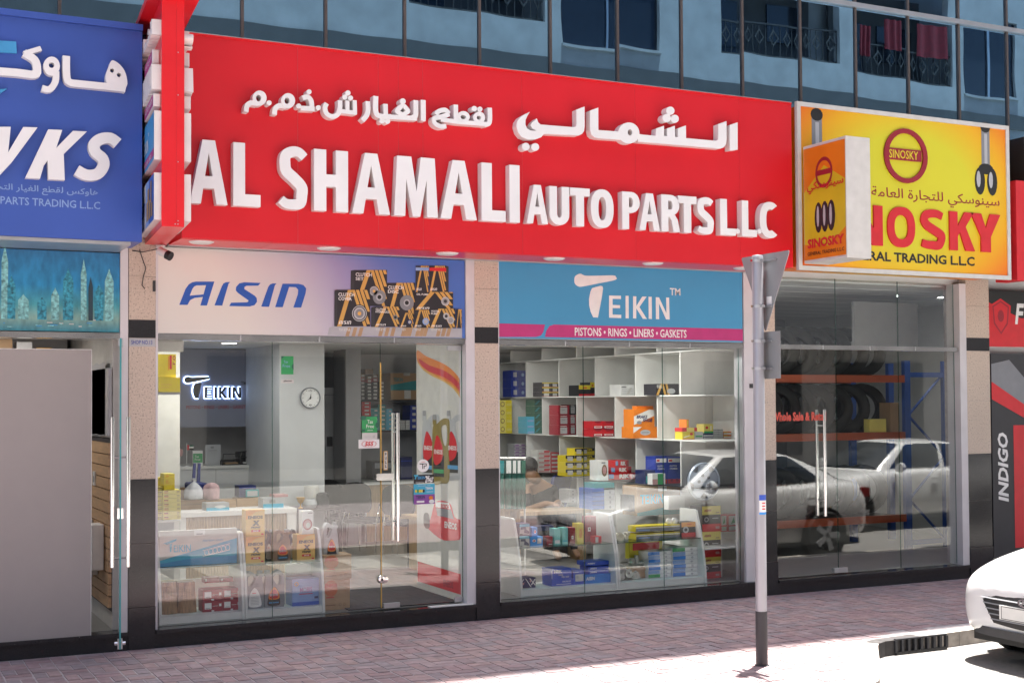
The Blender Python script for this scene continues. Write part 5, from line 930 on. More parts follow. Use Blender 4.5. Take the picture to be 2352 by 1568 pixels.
for k, (u0, u1, v0, n, m, l) in enumerate(((700, 822, 858, 4, 'rd', 'red box with white lettering under the dark shelf'), (826, 925, 950, 5, 'teal', 'teal box on the lower dark shelf, left column'), (925, 1030, 900, 6, 'teal', 'teal box on the lower dark shelf, tall middle column'), (1040, 1120, 960, 5, 'cyan', 'blue green box on the lower dark shelf beside the door bar'), (1130, 1220, 1000, 4, 'navy', 'navy box on the lower dark shelf behind the door bar'), (1236, 1300, 1120, 6, 'white', 'tiny white box beside the long door handle'), (1310, 1370, 1120, 6, 'white', 'tiny white box second from the door handle'), (1376, 1470, 910, 4, 'blue', 'blue box with white label at the right end of the lower shelf'))):
    stack(n, a5, u0, u1, v0, 1262 if u0 > 820 else 1062, yS_+.05, .3, m, [('r', .3, .3, .8, .75, 'offw')] if m in ('blue', 'navy', 'rd') else ([('r', .5, .25, .9, .6, 'offw')] if m != 'white' else [('r', 0, 0, 1, .25, 'grey')]), l, 'boxes on the lower dark shelf', z0=z2_ if u0 > 820 else None)
# partition with large oil poster, right of the door
XP = 5.075; q = MB(); q.box(XP, XP+.07, .13, 1.22, FZ, CZ-.01, 'wall'); PW = struct('partition', q)
q = MB(); q.box(XP-.006, XP-.001, .14, 1.21, FZ+.005, 2.66, 'offw'); EP = tag(mk('poster', q), 'tall ENEOS poster with orange wave, three oil bottles and a red racing car', 'poster')
fp = FXm(XP-.006)
def PE(cv, x, y): w = atx(*cv(x, y), XP-.006); return (-max(.142, w.y), w.z)
q = MB(); E1 = lambda x, y: PE(a5, x, y); E3 = lambda x, y: PE(cS3, x, y)
q.prism(fp, [[E1(*p) for p in cr([(1474, 140), (1600, 225), (1780, 300), (1920, 380), (2040, 500), (2130, 660), (2190, 850), (2200, 1050), (2150, 930), (2060, 760), (1950, 640), (1800, 560), (1640, 480), (1540, 380), (1474, 290)], 3, True)]], 'orange', .001)
q.prism(fp, [[E1(*p) for p in cr([(1500, 260), (1640, 350), (1840, 420), (1990, 520), (2100, 660), (2180, 850), (2195, 980), (2100, 760), (1990, 620), (1850, 520), (1650, 440), (1540, 360)], 3, True)]], 'rd', .0016)
q.prism(fp, [[E1(*p) for p in cr([(1474, 300), (1560, 420), (1700, 510), (1860, 590), (1980, 680), (2080, 810), (2140, 900), (2060, 730), (1940, 610), (1780, 520), (1600, 420)], 3, True)]], 'gold', .0022)
def bottle(pf, bx, m, L):
    o = lambda l, mm, d: q.prism(fp, [[pf(x+bx, y) for x, y in l]], mm, .003+.0008*L+d)
    q.prism(fp, [[pf(x+bx, y) for x, y in cr([(0, 1130), (45, 1120), (120, 1050), (190, 1040), (225, 1080), (228, 1300), (215, 1500), (228, 1700), (215, 1925), (120, 1945), (-10, 1915), (-15, 1300)], 3, True)], [pf(x+bx, y) for x, y in cr([(110, 1180), (150, 1130), (185, 1150), (190, 1300), (175, 1420), (140, 1380)], 3, True)]], m, .003+.0008*L)
    o([(-10, 1000), (40, 1000), (45, 1125), (-10, 1125)], m, .0004); o([(-5, 985), (38, 985), (38, 1060), (-5, 1060)], 'grey', .0006)
    o(cr([(35, 1300), (70, 1290), (120, 1400), (135, 1530), (110, 1640), (30, 1690), (-2, 1560)], 3, True), 'rd', .0006); o([(0, 1600), (150, 1560), (150, 1860), (0, 1850)], 'black', .0002); o([(5, 1745), (148, 1755), (148, 1810), (5, 1800)], {'silver': 'sky'}.get(m, 'green'), .001)
    a = pf(bx+15, 1520); b = pf(bx+130, 1480); q.text('ENEOS', fp, min(a[0], b[0]), min(a[1], b[1])-.01, max(a[0], b[0]), max(a[1], b[1])+.0, 'white', off=.03, d0=.005+.0008*L)
bottle(E1, 1560, 'silver', 0); bottle(E1, 1900, 'silver', 1); bottle(lambda x, y: E1(x, y+55), 1705, 'olive', 2)
# racing car print
q.prism(fp, [[E3(*p) for p in cr([(1660, 990), (1700, 830), (1740, 745), (1850, 735), (1950, 790), (2000, 960), (2110, 1030), (2130, 1250), (1900, 1290), (1760, 1240), (1600, 1080)], 3, True)]], 'rd', .002); q.prism(fp, [[E3(*p) for p in [(1740, 830), (1950, 860), (1990, 990), (1760, 940)]]], 'steelgrey', .003); q.prism(fp, [[E3(*p) for p in [(1730, 750), (1920, 760), (1945, 850), (1735, 820)]]], 'white', .003)
q.prism(fp, [[E3(*p) for p in cr([(1570, 930), (1600, 900), (1640, 930), (1650, 1100), (1600, 1120), (1565, 1050)], 3, True)]], 'black', .0025)
a = E3(1810, 830); b = E3(1920, 790); q.text('BOSCH', fp, a[0], a[1]-.005, b[0], b[1], 'rd', off=.04, d0=.004); a = E3(1860, 1110); b = E3(2030, 1050); q.text('ENEOS', fp, a[0], a[1], b[0], b[1], 'white', off=.04, d0=.004)
q.prism(fp, [[PE(k6, 1895, 1145), PE(k6, 2262, 1260), PE(k6, 2262, 1112), PE(k6, 1895, 1004)]], 'rd', .0024); a = PE(k6, 2080, 1180); b = PE(k6, 2150, 1150); q.text('ENEOS', fp, a[0], a[1], b[0], b[1], 'wine', off=.03, d0=.004)
mk('print', q, EP)
q = MB(); pts_ = [gz(*k6(x, y), FZ+.004) for x, y in ((1420, 1200), (2262, 1300), (1800, 1165), (1640, 1375))]; q.box(3.98, 5.05, .15, 1.35, FZ+.001, FZ+.012, 'carpet'); tag(mk('door_mat', q), 'large black entrance mat inside the glass door', 'door mat')
mat('orange_l', (.78, .33, .05), .4); mat('oil_gold', (.68, .44, .13), .38, .25, var=.05)
mat('orange_k', (.55, .14, .05), .5)
mat('sky_b', (.03, .30, .78), .4)
mat('blue_k', (.03, .09, .50), .4)
mat('blue_a', (.02, .20, .62), .4)
# ================================================================ display cases in the windows
def case_x(label, x0, x1, grp, y0=.16, y1=.62, zt=.885, sh=.605, lab_end='', shelf=True):
    t = thing('display_case', label, 'display case', ((x0+x1)/2, (y0+y1)/2, FZ), grp); q = MB(); q.box(x0+.02, x1-.02, y0+.02, y1, FZ+.001, .215, 'white_paint'); mk('base', q, t)
    prof = [(y0, FZ), (y1, FZ), (y1, zt), (y0+.20, zt), (y0+.16, zt-.01), (y0+.10, zt-.18), (y0+.045, zt-.38), (y0+.012, zt-.6)]
    for x in (x0, x1-.022):
        q = MB(); q.prism(FR((x, 0, 0), (0, 1, 0)), [prof], 'white_paint', 0, .022); mk('end_panel', q, t)
    if shelf: q = MB(); q.box(x0+.023, x1-.023, y0+.07, y1-.01, sh-.009, sh-.001, 'edge_glass'); mk('glass_shelf', q, t)
    return t
Q6 = VW(380, 1050, 2.851); Q4 = VW(0, 1250, 3.36)
case_x('white curved display case at the left end of the left window', 2.32, 3.045, 'white display cases in the windows', sh=.62)
case_x('white curved display case in the left window holding the gold oil cans', 3.05, 3.765, 'white display cases in the windows')
case_x('white curved display case at the left of the right window, blue boxes inside', 5.70, 6.775, 'white display cases in the windows')
case_x('white curved display case in the right window with engine parts and flat boxes', 6.78, 7.82, 'white display cases in the windows')
# left window products
bx = cpx('wide TEIKIN gasket box, pink white above turquoise, leaning in the left case', Q6, 52, 780, 605, 1030, .30, .06, 'pink' if 0 else 'offw', [('p', [(0, 0), (1, 0), (1, .72), (0, .18)], 'cyan'), ('p', [(0, 0), (1, 0), (1, .22), (.4, .2), (0, .1)], 'sky'), ('t', 'EIKIN', .18, .40, .40, .60, 'cyan', {'off': .02}), ('p', [(.05, .66), (.09, .70), (.22, .78), (.21, .72), (.10, .62)], 'cyan'), ('p', [(.125, .64), (.16, .66), (.15, .42), (.13, .42)], 'cyan'), ('t', 'PREMIUM SERIES', .55, .66, .82, .71, 'sky', {'shear': .3}), ('r', .44, .84, .58, .99, 'white'), ('r', .47, .87, .55, .9, 'grey')]+[('o', .60+.055*i, .35+.022*i, .03, .085, 'white', .8) for i in range(6)]+[('p', [(.55, .24), (.9, .38), (.9, .40), (.55, .26)], 'white'), ('p', [(.55, .40), (.9, .56), (.9, .58), (.55, .42)], 'white')], zb=.621)
for i, (u0, u1, l) in enumerate(((68, 185, 'wood patterned fan shaped packet at the far left of the bottom shelf'), (186, 320, 'wood patterned fan shaped packet, second from the left on the bottom shelf'))):
    a, b = at(*Q6(u0, 1370), .34), at(*Q6(u1, 1150), .34); q = MB(); n = 9
    for k in range(n): x = a.x+(b.x-a.x)*k/n; o_ = .02*math.sin(k/(n-1)*math.pi); q.hexa([(x, .34-o_, .216), (x+(b.x-a.x)/n-.001, .34-o_, .216), (x+(b.x-a.x)/n-.001, .52, .216), (x, .52, .216)], [(x+.01*(4-k)*.3, .36-o_, b.z), (x+(b.x-a.x)/n-.001+.01*(4-k)*.3, .36-o_, b.z), (x+(b.x-a.x)/n, .52, b.z), (x, .52, b.z)], 'woodgrain')
    tag(mk('fan_packet', q), l, 'packet', 'fan shaped packets')
rp = [('r', .1, .25, .45, .8, 'white'), ('r', .14, .3, .4, .36, 'grey'), ('r', .5, .48, .78, .52, 'offw'), ('r', .84, .45, .96, .7, 'white'), ('r', .45, .0, .58, .14, 'white')]
for c, (u0, u1) in enumerate(((362, 500), (500, 628))): stack(2, Q6, u0, u1, 1195+8*(1-c), 1345, .30, .16, 'wine', rp, ('left' if c == 0 else 'right')+' column wine red parts box with white labels', 'wine red boxes in the left window', z0=.216)
for c, (u0, u1) in enumerate(((385, 490), (498, 605))): a, b = at(*Q6(u0, 1190), .42), at(*Q6(u1, 1120), .42); carton(('left' if c == 0 else 'right')+' small dark red box on top at the back of the wine red pile', a.x, b.x, .44, b.z, .465, .12, 'wine', [('r', .02, .3, .14, .8, 'white')], group='small dark red boxes')
eneos = [('p', [(0, 1), (0, .62), (.5, .92), (1, 1)], 'orange_l'), ('t', 'ENEOS', .12, .66, .90, .78, 'black', {'off': .05}), ('p', [(.34, .4), (.46, .4), (.74, .6), (.62, .6)], 'black'), ('p', [(.60, .4), (.72, .4), (.50, .6), (.38, .6)], 'black'), ('t', 'PRIME', .26, .30, .78, .37, 'black', {'off': .05, 'shear': .3}), ('r', .28, .16, .76, .24, 'rd'), ('t', '5W-40', .38, .175, .66, .225, 'white', {'off': .03}), ('r', .80, .04, .93, .10, 'rd')]
0
cpx('gold ENEOS X PRIME can standing on top of another in the left window', Q6, 668, 638, 803, 825, .30, .13, 'oil_gold', eneos, cat='oil can', name='oil_can'); cpx('gold ENEOS X PRIME can under the topmost one, on the glass shelf', Q6, 668, 828, 803, 1022, .30, .13, 'oil_gold', eneos, zb=.606, cat='oil can', name='oil_can')
z_ = at(*Q6(735, 825), .3).z
cpx('gold ENEOS X PRIME can at the right of the case under the white carton', Q6, 1032, 812, 1162, 1000, .30, .13, 'oil_gold', eneos, zb=.606, cat='oil can', name='oil_can')
cpx('narrow white carton with a dark round piston ring picture, on a gold can', Q6, 1070, 645, 1150, 810, .32, .10, 'white', [('c', .47, .42, .42, .24, 'wine'), ('c', .47, .42, .34, .195, 'pink'), ('c', .52, .38, .2, .12, 'offw'), ('r', .5, .88, .9, .92, 'grey')])
def oilbottle(label, cv, u0, u1, vt, vb, y, m, lab_, flip=False, zb=None, grp='oil bottles in the left window'):
    a, b = at(*cv(u0, vb), y), at(*cv(u1, vt), y); z0 = zb if zb is not None else a.z; w, h = b.x-a.x, b.z-z0; t = thing('oil_bottle', label, 'oil bottle', ((a.x+b.x)/2, y+.05, z0), grp)
    X = (lambda f: b.x-f*w) if flip else (lambda f: a.x+f*w); P = lambda l: [(X(p), z0+r_*h) for p, r_ in l]
    body = cr([(.04, .0), (.5, -.0), (.97, .0), (1, .3), (.97, .62), (.90, .80), (.98, .85), (.98, .9), (.70, .9), (.66, .84), (.52, .93), (.30, .99), (.10, .92), (.02, .75), (0, .4)], 4, True); hole = cr([(.20, .84), (.40, .88), (.58, .80), (.52, .70), (.34, .58), (.20, .62)], 4, True)
    q = MB(); q.prism(FY(0), [P(body), P(hole)], m, -(y+.085), -(y+.012)); bevel(mk('bottle_body', q, t), .008, 2); q = MB(); q.lathe([(w*.145, 0), (w*.145, h*.09), (0, h*.09)], (X(.84), y+.048, z0+.9*h), (0, 0, 1), 'grey', 14); mk('cap', q, t)
    q = MB(); fr = FY(y+.011); L = P(cr([(.28, .05), (.82, .05), (.86, .2), (.74, .42), (.52, .55), (.30, .40), (.24, .2)], 3, True))
    if lab_ == 'w': q.prism(fr, [L], 'white', 0); q.prism(fr, [P([(.40, .40), (.60, .40), (.60, .42), (.40, .42)])], 'rd', .001); [q.prism(fr, [P([(.34, .1+.04*k), (.74, .1+.04*k), (.74, .115+.04*k), (.34, .115+.04*k)])], 'silver', .001) for k in range(6)]
    else: q.prism(fr, [L], 'black', 0); q.prism(fr, [P(cr([(.30, .22), (.8, .22), (.76, .4), (.53, .54), (.30, .38)], 3, True))], 'orange', .0008); q.prism(fr, [P(cr([(.36, .25), (.74, .25), (.70, .38), (.53, .48), (.36, .38)], 3, True))], 'rd', .0014); c0, c1 = P([(.34, .30), (.76, .36)]); q.text('ENEOS', fr, min(c0[0], c1[0]), c0[1], max(c0[0], c1[0]), c1[1], 'white', off=.03, d0=.002); q.prism(fr, [P([(.30, .11), (.8, .11), (.8, .14), (.3, .14)])], 'sky', .0014)
    mk('label', q, t); return t
oilbottle('grey oil bottle with its white back label showing', Q6, 660, 800, 1070, 1335, .28, 'steelgrey', 'w', zb=.216); oilbottle('grey oil bottle with orange flame label, beside the turned bottle', Q6, 808, 948, 1062, 1325, .28, 'steelgrey', 'o', flip=True, zb=.216)
oilbottle('gold brown oil bottle with orange label on the upper glass shelf', Q6, 868, 990, 775, 1003, .30, 'brown', 'o', zb=.606); oilbottle('pale grey oil bottle standing by the kraft cartons', Q6, 1228, 1330, 725, 955, .34, 'silver', 'o', flip=False, zb=.60)
oilbottle('dark oil bottle half hidden behind the gold cans', Q6, 606, 664, 770, 1003, .44, 'dark', 'w', zb=.606); oilbottle('dark oil bottle behind, between the gold cans', Q6, 800, 868, 778, 1003, .46, 'dark', 'w', zb=.606); oilbottle('dark oil bottle behind the pair of cans on the upper shelf', Q6, 975, 1032, 775, 1003, .46, 'dark', 'w', flip=True, zb=.606)
cpx('pale blue MOBIS box on the bottom shelf of the left window', Q6, 1000, 1128, 1190, 1312, .26, .2, 'lblue', [('r', 0, 0, 1, .14, 'blue2'), ('t', 'MOBIS', .28, .5, .74, .68, 'purple', {'off': .015}), ('r', .25, .42, .76, .45, 'rd'), ('o', .15, .82, .08, .08, 'gold', .6), ('r', .82, .24, .96, .32, 'navy')], zb=.216)
a, b = at(*Q6(968, 1120), .44), at(*Q6(1178, 1020), .44); carton('white upright card at the back of the MOBIS box', a.x, b.x, .216, b.z, .5, .03, 'white')
ken = [('c', .28, .72, .26, .27, 'orange_k'), ('t', 'ENEOS', .06, .76, .50, .88, 'rd', {'off': .03}), ('r', .1, .41, .4, .44, 'rd'), ('r', .08, .15, .45, .18, 'brown'), ('o', .62, .17, .05, .05, 'brown', .7), ('o', .78, .17, .05, .05, 'brown', .7)]
0
cpx('upper kraft ENEOS carton beside the left display cases', Q6, 1222, 958, 1422, 1133, .26, .22, 'kraft', ken); cpx('lower kraft ENEOS carton on the floor beside the display cases', Q6, 1222, 1135, 1410, 1365, .26, .22, 'kraft', ken, zb=FZ+.001)
# steadier stacking: shelf under the oil bottle on cartons
q = MB(); p_ = at(*Q6(1280, 955), .34)
# yellow filters at the left edge
jl = [('r', .06, .55, .3, .74, 'wine'), ('r', .06, .25, .3, .35, 'rd'), ('r', .78, .6, .94, .72, 'brown'), ('r', .78, .3, .94, .4, 'brown')]
q = MB(); a, b = at(*kb(12, 1400), .62), at(*kb(350, 1300), .62); q.box(2.28, b.x+.0, .6, .95, a.z-.02, a.z-.001, 'white_paint'); q.box(2.28, b.x-.06, .62, .93, FZ, a.z-.021, 'silver'); tag(mk('side_cabinet', q), 'low grey side cabinet at the left edge carrying the yellow boxes', 'cabinet')
zb0 = a.z; stack(7, kb, 98, 345, 972, 1395, .62, .25, 'lemon', jl, 'long yellow filter box in the main pile at the left window edge', 'long yellow filter boxes', z0=zb0); stack(8, kb, -50, 92, 925, 1400, .66, .25, 'lemon', [('r', .5, .5, .9, .65, 'brown')], 'pale yellow filter box cut off by the left window edge', 'pale yellow filter boxes', z0=zb0)
ztop = at(*kb(220, 972), .62).z
cpx('larger yellow box standing on the pile of filter boxes', kb, 112, 815, 262, 970, .64, .2, 'yellow', [('t', 'JS', .15, .7, .4, .85, 'orange', {'off': .02}), ('r', .15, .6, .5, .64, 'orange')], zb=ztop); cpx('yellow box at the very top of the filter boxes', kb, 118, 750, 262, 813, .66, .18, 'yellow', [('t', 'JS', .15, .3, .4, .7, 'orange', {'off': .02})], zb=at(*kb(180, 815), .64).z+.001); cpx('yellow carton standing behind at the left window edge', kb, 20, 800, 100, 920, .80, .1, 'yellow', [])
shf = thing('hanging_shelf', 'small white bracket shelf high at the left window edge with JS boxes', 'shelf', (2.35, .8, 2.0)); a, b = at(*k5(42, 1090), .7), at(*k5(202, 1090), .7); q = MB(); q.box(2.25, b.x, .68, 1.0, a.z-.02, a.z, 'grey'); mk('shelf', q, shf)
cpx('yellow box lying flat on the high bracket shelf', k5, 48, 985, 202, 1088, .7, .25, 'yellow', [('r', .1, .3, .5, .34, 'gold'), ('r', .1, .5, .6, .54, 'gold')], zb=a.z+.001)
zz0 = at(*k5(120, 985), .7).z
cpx('tall yellow JS ASAKASHI box turned on its side, at the top left of the window', k5, 42, 818, 172, 983, .72, .2, 'yellow', [('p', [(.82, .55), (.96, .55), (.96, .6), (.86, .6), (.86, .68), (.82, .68)], 'wine'), ('o', .89, .84, .08, .1, 'wine', .55), ('r', .64, .35, .76, .95, 'rd'), ('r', .56, .3, .6, .9, 'orange')], zb=zz0+.002)
q = MB(); a, b = at(*k5(35, 797), .1), at(*k5(232, 722), .1); q.box(2.275, b.x, .13, .2, a.z, ZR0-.003, 'offw'); tag(mk('conduit_box', q), 'pale marbled ceiling box behind the top left corner of the glass', 'box')
# counter with goods behind the cases
yk = 3.0; a, b = at(*Q6(205, 655), yk), at(*Q6(1032, 645), yk); ct = thing('service_counter', 'long white topped counter with wooden ribbed front in the left half', 'counter', ((a.x+b.x)/2, yk, FZ)); zc_ = .855
q = MB(); q.box(a.x, b.x, yk, yk+.7, zc_-.05, zc_, 'white_paint'); mk('counter_top', q, ct); q = MB(); q.box(a.x+.02, b.x-.02, yk+.05, yk+.65, FZ, zc_-.051, 'wood'); mk('front_panel', q, ct)
q = MB(); q.box(a.x+.0, a.x+.06, yk+.02, yk+.66, FZ, zc_-.051, 'white_paint'); q.box(b.x-.1, b.x, yk+.02, yk+.66, FZ, zc_-.051, 'white_paint'); mk('end_panel', q, ct)
x = a.x+.07; 
while x < b.x-.12: q = MB(); q.box(x, x+.018, yk+.035, yk+.049, FZ+.01, zc_-.06, 'wood'); mk('slat', q, ct); x += .03
def K2(u, v, y=yk+.15): return at(*kb(u, v), y)
for l, u0, v0, u1, v1, y, m, pr, zb in (('clear plastic tub with blue base and white goods on the counter', 705, 1150, 1025, 1278, yk+.1, 'silver', [('r', 0, 0, 1, .4, 'cyan'), ('c', .6, .5, .25, .2, 'white')], zc_), ('clear tub with turquoise base at the right of the counter', 1500, 1080, 1785, 1240, yk+.15, 'silver', [('r', 0, 0, 1, .42, 'cyan'), ('r', .3, .5, .6, .8, 'grey')], zc_), ('long flat brown carton on the counter behind the yellow boxes', 350, 1110, 700, 1270, yk+.4, 'brown', [('r', 0, .52, 1, .55, 'dark')], zc_), ('short kraft carton in the middle of the counter', 705, 1105, 1120, 1240, yk+.45, 'kraft', [('r', 0, .4, 1, .43, 'brown')], zc_), ('kraft carton under the blue bags on the counter', 1130, 1080, 1480, 1225, yk+.5, 'kraft', [], zc_), ('small brown carton at the left behind the plastic bag', 290, 950, 440, 1110, yk+.55, 'brown', [], None), ('dark blue storage bin on the kraft carton', 1165, 910, 1400, 1078, yk+.52, 'navy', [('r', 0, .8, 1, .86, 'blue')], None), ('teal bin with white label beside the dark blue bin', 1260, 965, 1440, 1075, yk+.5, 'teal', [('r', .1, .1, .9, .8, 'silver')], None), ('pink folded packet lying over the clear tub', 1660, 1035, 1850, 1078, yk+.2, 'pink', [], None)):
    a_, b_ = K2(u0, v1, y), K2(u1, v0, y); carton(l, a_.x, b_.x, zb if zb else a_.z, b_.z, y, .2, m, pr)
def bag(label, u0, u1, v0, v1, y, m, knot):
    a_, b_ = K2(u0, v1, y), K2(u1, v0, y); cx_ = (a_.x+b_.x)/2; w = (b_.x-a_.x)/2; h = b_.z-a_.z; q = MB(); n = 18; rr_ = random.Random(int(u0)); ph = [rr_.uniform(0, 6) for _ in range(4)]; rings = []
    pr = [(0, .75), (.05, .98), (.25, 1), (.5, .86), (.68, .55), (.8, .22), (.86, .1), (.94, .2), (1, .3)] if knot else [(0, .85), (.06, 1), (.4, 1.02), (.7, .95), (.85, .8), (.95, .5), (1, .1)]
    for zf, rf in pr:
        for k in range(n): an = 2*math.pi*k/n; f = rf*(1+.10*math.sin(5*an+ph[0])+.06*math.sin(9*an+ph[1]+zf*6)); rings.append((cx_+w*f*math.cos(an), y+.12+w*.8*f*math.sin(an), a_.z+h*zf))
    q.add(rings, [(i*n+k, i*n+(k+1) % n, (i+1)*n+(k+1) % n, (i+1)*n+k) for i in range(len(pr)-1) for k in range(n)]+[tuple(reversed(range(n)))], m); tag(smooth_angle(mk('plastic_bag', q), 60), label, 'plastic bag', 'plastic bags on the counter')
bag('knotted white plastic bag on the counter', 435, 700, 815, 1120, yk+.35, 'plastic_bag', True); bag('pinkish full plastic bag on the counter, right of the white one', 705, 925, 875, 1120, yk+.35, 'bag_pink', False)
t = thing('desk_chair', 'dark striped office chair back rising behind the counter', 'chair', (K2(600, 900, 4.0).x, 4.0, FZ)); q = MB()
for u0, u1, tu in ((500, 545, 560), (570, 615, 625)): a_, b_ = K2(u0, 830, 4.0), K2(u1, 830, 4.0); c_, d_ = K2(tu-10, 605, 4.0), K2(tu+25, 605, 4.0); q.hexa([(a_.x, 4.0, a_.z-.1), (b_.x, 4.0, a_.z-.1), (b_.x, 4.03, a_.z-.1), (a_.x, 4.03, a_.z-.1)], [(c_.x, 4.08, c_.z), (d_.x, 4.08, c_.z), (d_.x, 4.11, c_.z), (c_.x, 4.11, c_.z)], 'fabric_blue')
mk('backrest', q, t); a_, b_ = K2(450, 900, 3.9), K2(690, 850, 3.9); q = MB(); q.box(a_.x, b_.x, 3.75, 4.1, a_.z-.06, a_.z+.02, 'fabric_blue'); bevel(mk('seat', q, t), .02); q = MB(); q.tube([((a_.x+b_.x)/2, 3.9, FZ), ((a_.x+b_.x)/2, 3.9, a_.z-.06)], .03, 'black'); mk('stem', q, t)
# low dark table with kettle, trophy
y = 3.6; a, b = at(*kb(1960, 1290), y), at(*kb(2350, 1250), y); zt = at(*kb(2100, 1240), y).z; t = thing('low_table', 'low black table with kettle and small trophies behind the middle pane', 'table', ((a.x+b.x)/2, y, FZ)); q = MB(); q.box(a.x, b.x+.25, y, y+.5, zt-.03, zt, 'black'); mk('table_top', q, t)
for x in (a.x+.03, b.x+.2): 
    for yy in (y+.03, y+.45): q = MB(); q.box(x, x+.03, yy-.0, yy+.03, FZ, zt-.031, 'black'); mk('leg', q, t)
def lt(nm, label, cat, u, v0, v1, r, prof, m, y=y+.1):
    a_, b_ = at(*kb(u, v1), y), at(*kb(u, v0), y); h = b_.z-zt; q = MB(); q.lathe([(p*r, f*h) for p, f in prof], (a_.x, y, zt+.001), (0, 0, 1), m, 18); return tag(smooth_angle(mk(nm, q)), label, cat)
lt('trophy', 'small dark gold trophy cup on the black table', 'trophy', 2025, 1080, 1260, .055, [(.5, 0), (.5, .08), (.15, .12), (.12, .4), (.6, .6), (.9, .95), (1, 1), (.8, 1), (.1, .55)], 'gold')
lt('glass_jug', 'clear round jug with dark drink on the black table', 'jug', 2150, 1100, 1255, .09, [(0, 0), (.7, 0), (1, .4), (.9, .8), (.7, 1), (.66, 1), (.8, .8)], 'silver'); lt('coffee_maker', 'white coffee maker at the back of the black table', 'coffee maker', 2180, 915, 1250, .09, [(0, 0), (1, 0), (1, .9), (.9, 1), (0, 1)], 'offw', y+.3)
kt = lt('kettle', 'black and steel electric kettle beside the jug', 'kettle', 2330, 1010, 1250, .08, [(0, 0), (1, 0), (1, .2), (.85, .9), (.5, 1), (0, 1)], 'dark')
# visitor chairs
def visitor(label, x, y, rz):
    t = thing('visitor_chair', label, 'chair', (x, y, FZ), 'black visitor chairs with chrome arms'); z = FZ
    q = MB(); q.box(x-.24, x+.24, y-.24, y+.22, z+.42, z+.48, 'fabric_black'); bevel(mk('seat', q, t), .02)
    q = MB(); P = cr([(-.20, .58), (-.24, .78), (-.2, .92), (0, .97), (.2, .92), (.24, .78), (.20, .58)], 3, True); q.prism(FR((x, y+.27, z), (-1, 0, 0)), [P], 'fabric_black', 0, .045); bevel(mk('backrest', q, t), .015)
    for s in (-1, 1):
        q = MB(); X = x+s*.27; q.tube([(X, y+.22, z), (X, y+.2, z+.4), (X, y+.12, z+.64), (X, y-.22, z+.64), (X, y-.26, z+.3), (X, y-.28, z)], .012, 'chrome', 8); smooth_angle(mk('leg_frame', q, t)); q = MB(); q.box(X-.02, X+.02, y-.2, y+.1, z+.65, z+.675, 'fabric_black'); bevel(mk('armrest', q, t), .008)
    q = MB(); q.tube([(x-.27, y-.2, z+.43), (x+.27, y-.2, z+.43)], .011, 'chrome', 8); q.tube([(x-.27, y+.2, z+.43), (x+.27, y+.2, z+.43)], .011, 'chrome', 8); mk('stretcher', q, t)
    t.rotation_euler[2] = rz; t.scale = (.86, .86, .92); return t
g_ = gz(*cS3(400, 1050), FZ); v1_ = visitor('black visitor chair furthest back beside the kettle', at(*cS3(400, 800), 5.0).x, 5.0, R(125)); visitor('black visitor chair in the middle, seen through the door seam', at(*cS3(760, 900), 4.3).x, 4.3, R(130)); visitor('black visitor chair nearest the oil poster', at(*cS3(1330, 950), 3.7).x, 3.7, R(135))
# small desk with white top and wood side, chair behind
y = 5.6; a, b = at(*cS3(725, 560), y), at(*cS3(1420, 660), y); t = thing('side_desk', 'white topped desk with wooden side panel behind the visitor chairs', 'desk', ((a.x+b.x)/2, y, FZ)); zt = .95
q = MB(); q.box(a.x, b.x+.8, y, y+.8, zt-.04, zt, 'white_paint'); mk('desk_top', q, t); q = MB(); q.box(a.x+.05, b.x+.7, y+.05, y+.09, FZ, zt-.041, 'wood'); mk('front_panel', q, t); q = MB(); q.box(a.x+.03, a.x+.05, y+.04, y+.75, FZ, zt-.041, 'white_paint'); q.box(5.15, 5.2, y+.03, y+.049, FZ, zt-.041, 'white_paint'); mk('end_panel', q, t)
a_, b_ = at(*cS3(1245, 430), y+.3), at(*cS3(1400, 120), y+.3); carton('dark blue plastic crate on the white topped desk', a_.x, b_.x, zt+.001, b_.z, y+.3, .3, 'navy', [('r', 0, .8, 1, .85, 'blue')], cat='crate', name='crate'); a_, b_ = at(*cS3(700, 400), y+.5), at(*cS3(1180, 100), y+.5); carton('grey patterned printer at the back of the desk', a_.x+.15, b_.x, zt+.001, zt+.25, y+.5, .25, 'dark', [('r', .1, .6, .9, .9, 'steelgrey')], cat='printer', name='printer')
# ================================================================ right half: staggered shelf wall
XF = 7.85; yd = lambda i: (1.5106+.1145*i)*XF-CD
rows_ = [(2.53, 2.69, 0.5), (2.065, 2.53, 0), (1.59, 2.065, .5), (1.105, 1.59, 0), (.16, 1.10, .5)]
sw = thing('shelf_wall', 'white staggered wall of open box shelves on the right side of the shop', 'shelving', (8.0, 2.5, FZ))
q = MB(); q.box(8.572, 8.598, .2, 6.5, FZ, 2.69, 'white_paint'); mk('back_panel', q, sw)
for z in (2.53, 2.065, 1.59): q = MB(); q.box(XF, 8.571, .2, 6.5, z-.012, z+.0, 'white_paint'); mk('shelf', q, sw)
q = MB(); q.box(XF-.03, 8.571, .2, 6.5, 1.095, 1.107, 'black'); lab(mk('shelf', q, sw), 'black glass shelf')
for z0, z1, off in rows_:
    for i in range(-1, 6):
        y = yd(i-off+ (0 if off == 0 else 1) - (1 if off else 0)) if False else yd(i+off)
        if y < .25 or y > 6.4: continue
        q = MB(); q.box(XF+.001, 8.570, y-.009, y+.009, z0+.001, z1-.013, 'white_paint'); mk('divider', q, sw)
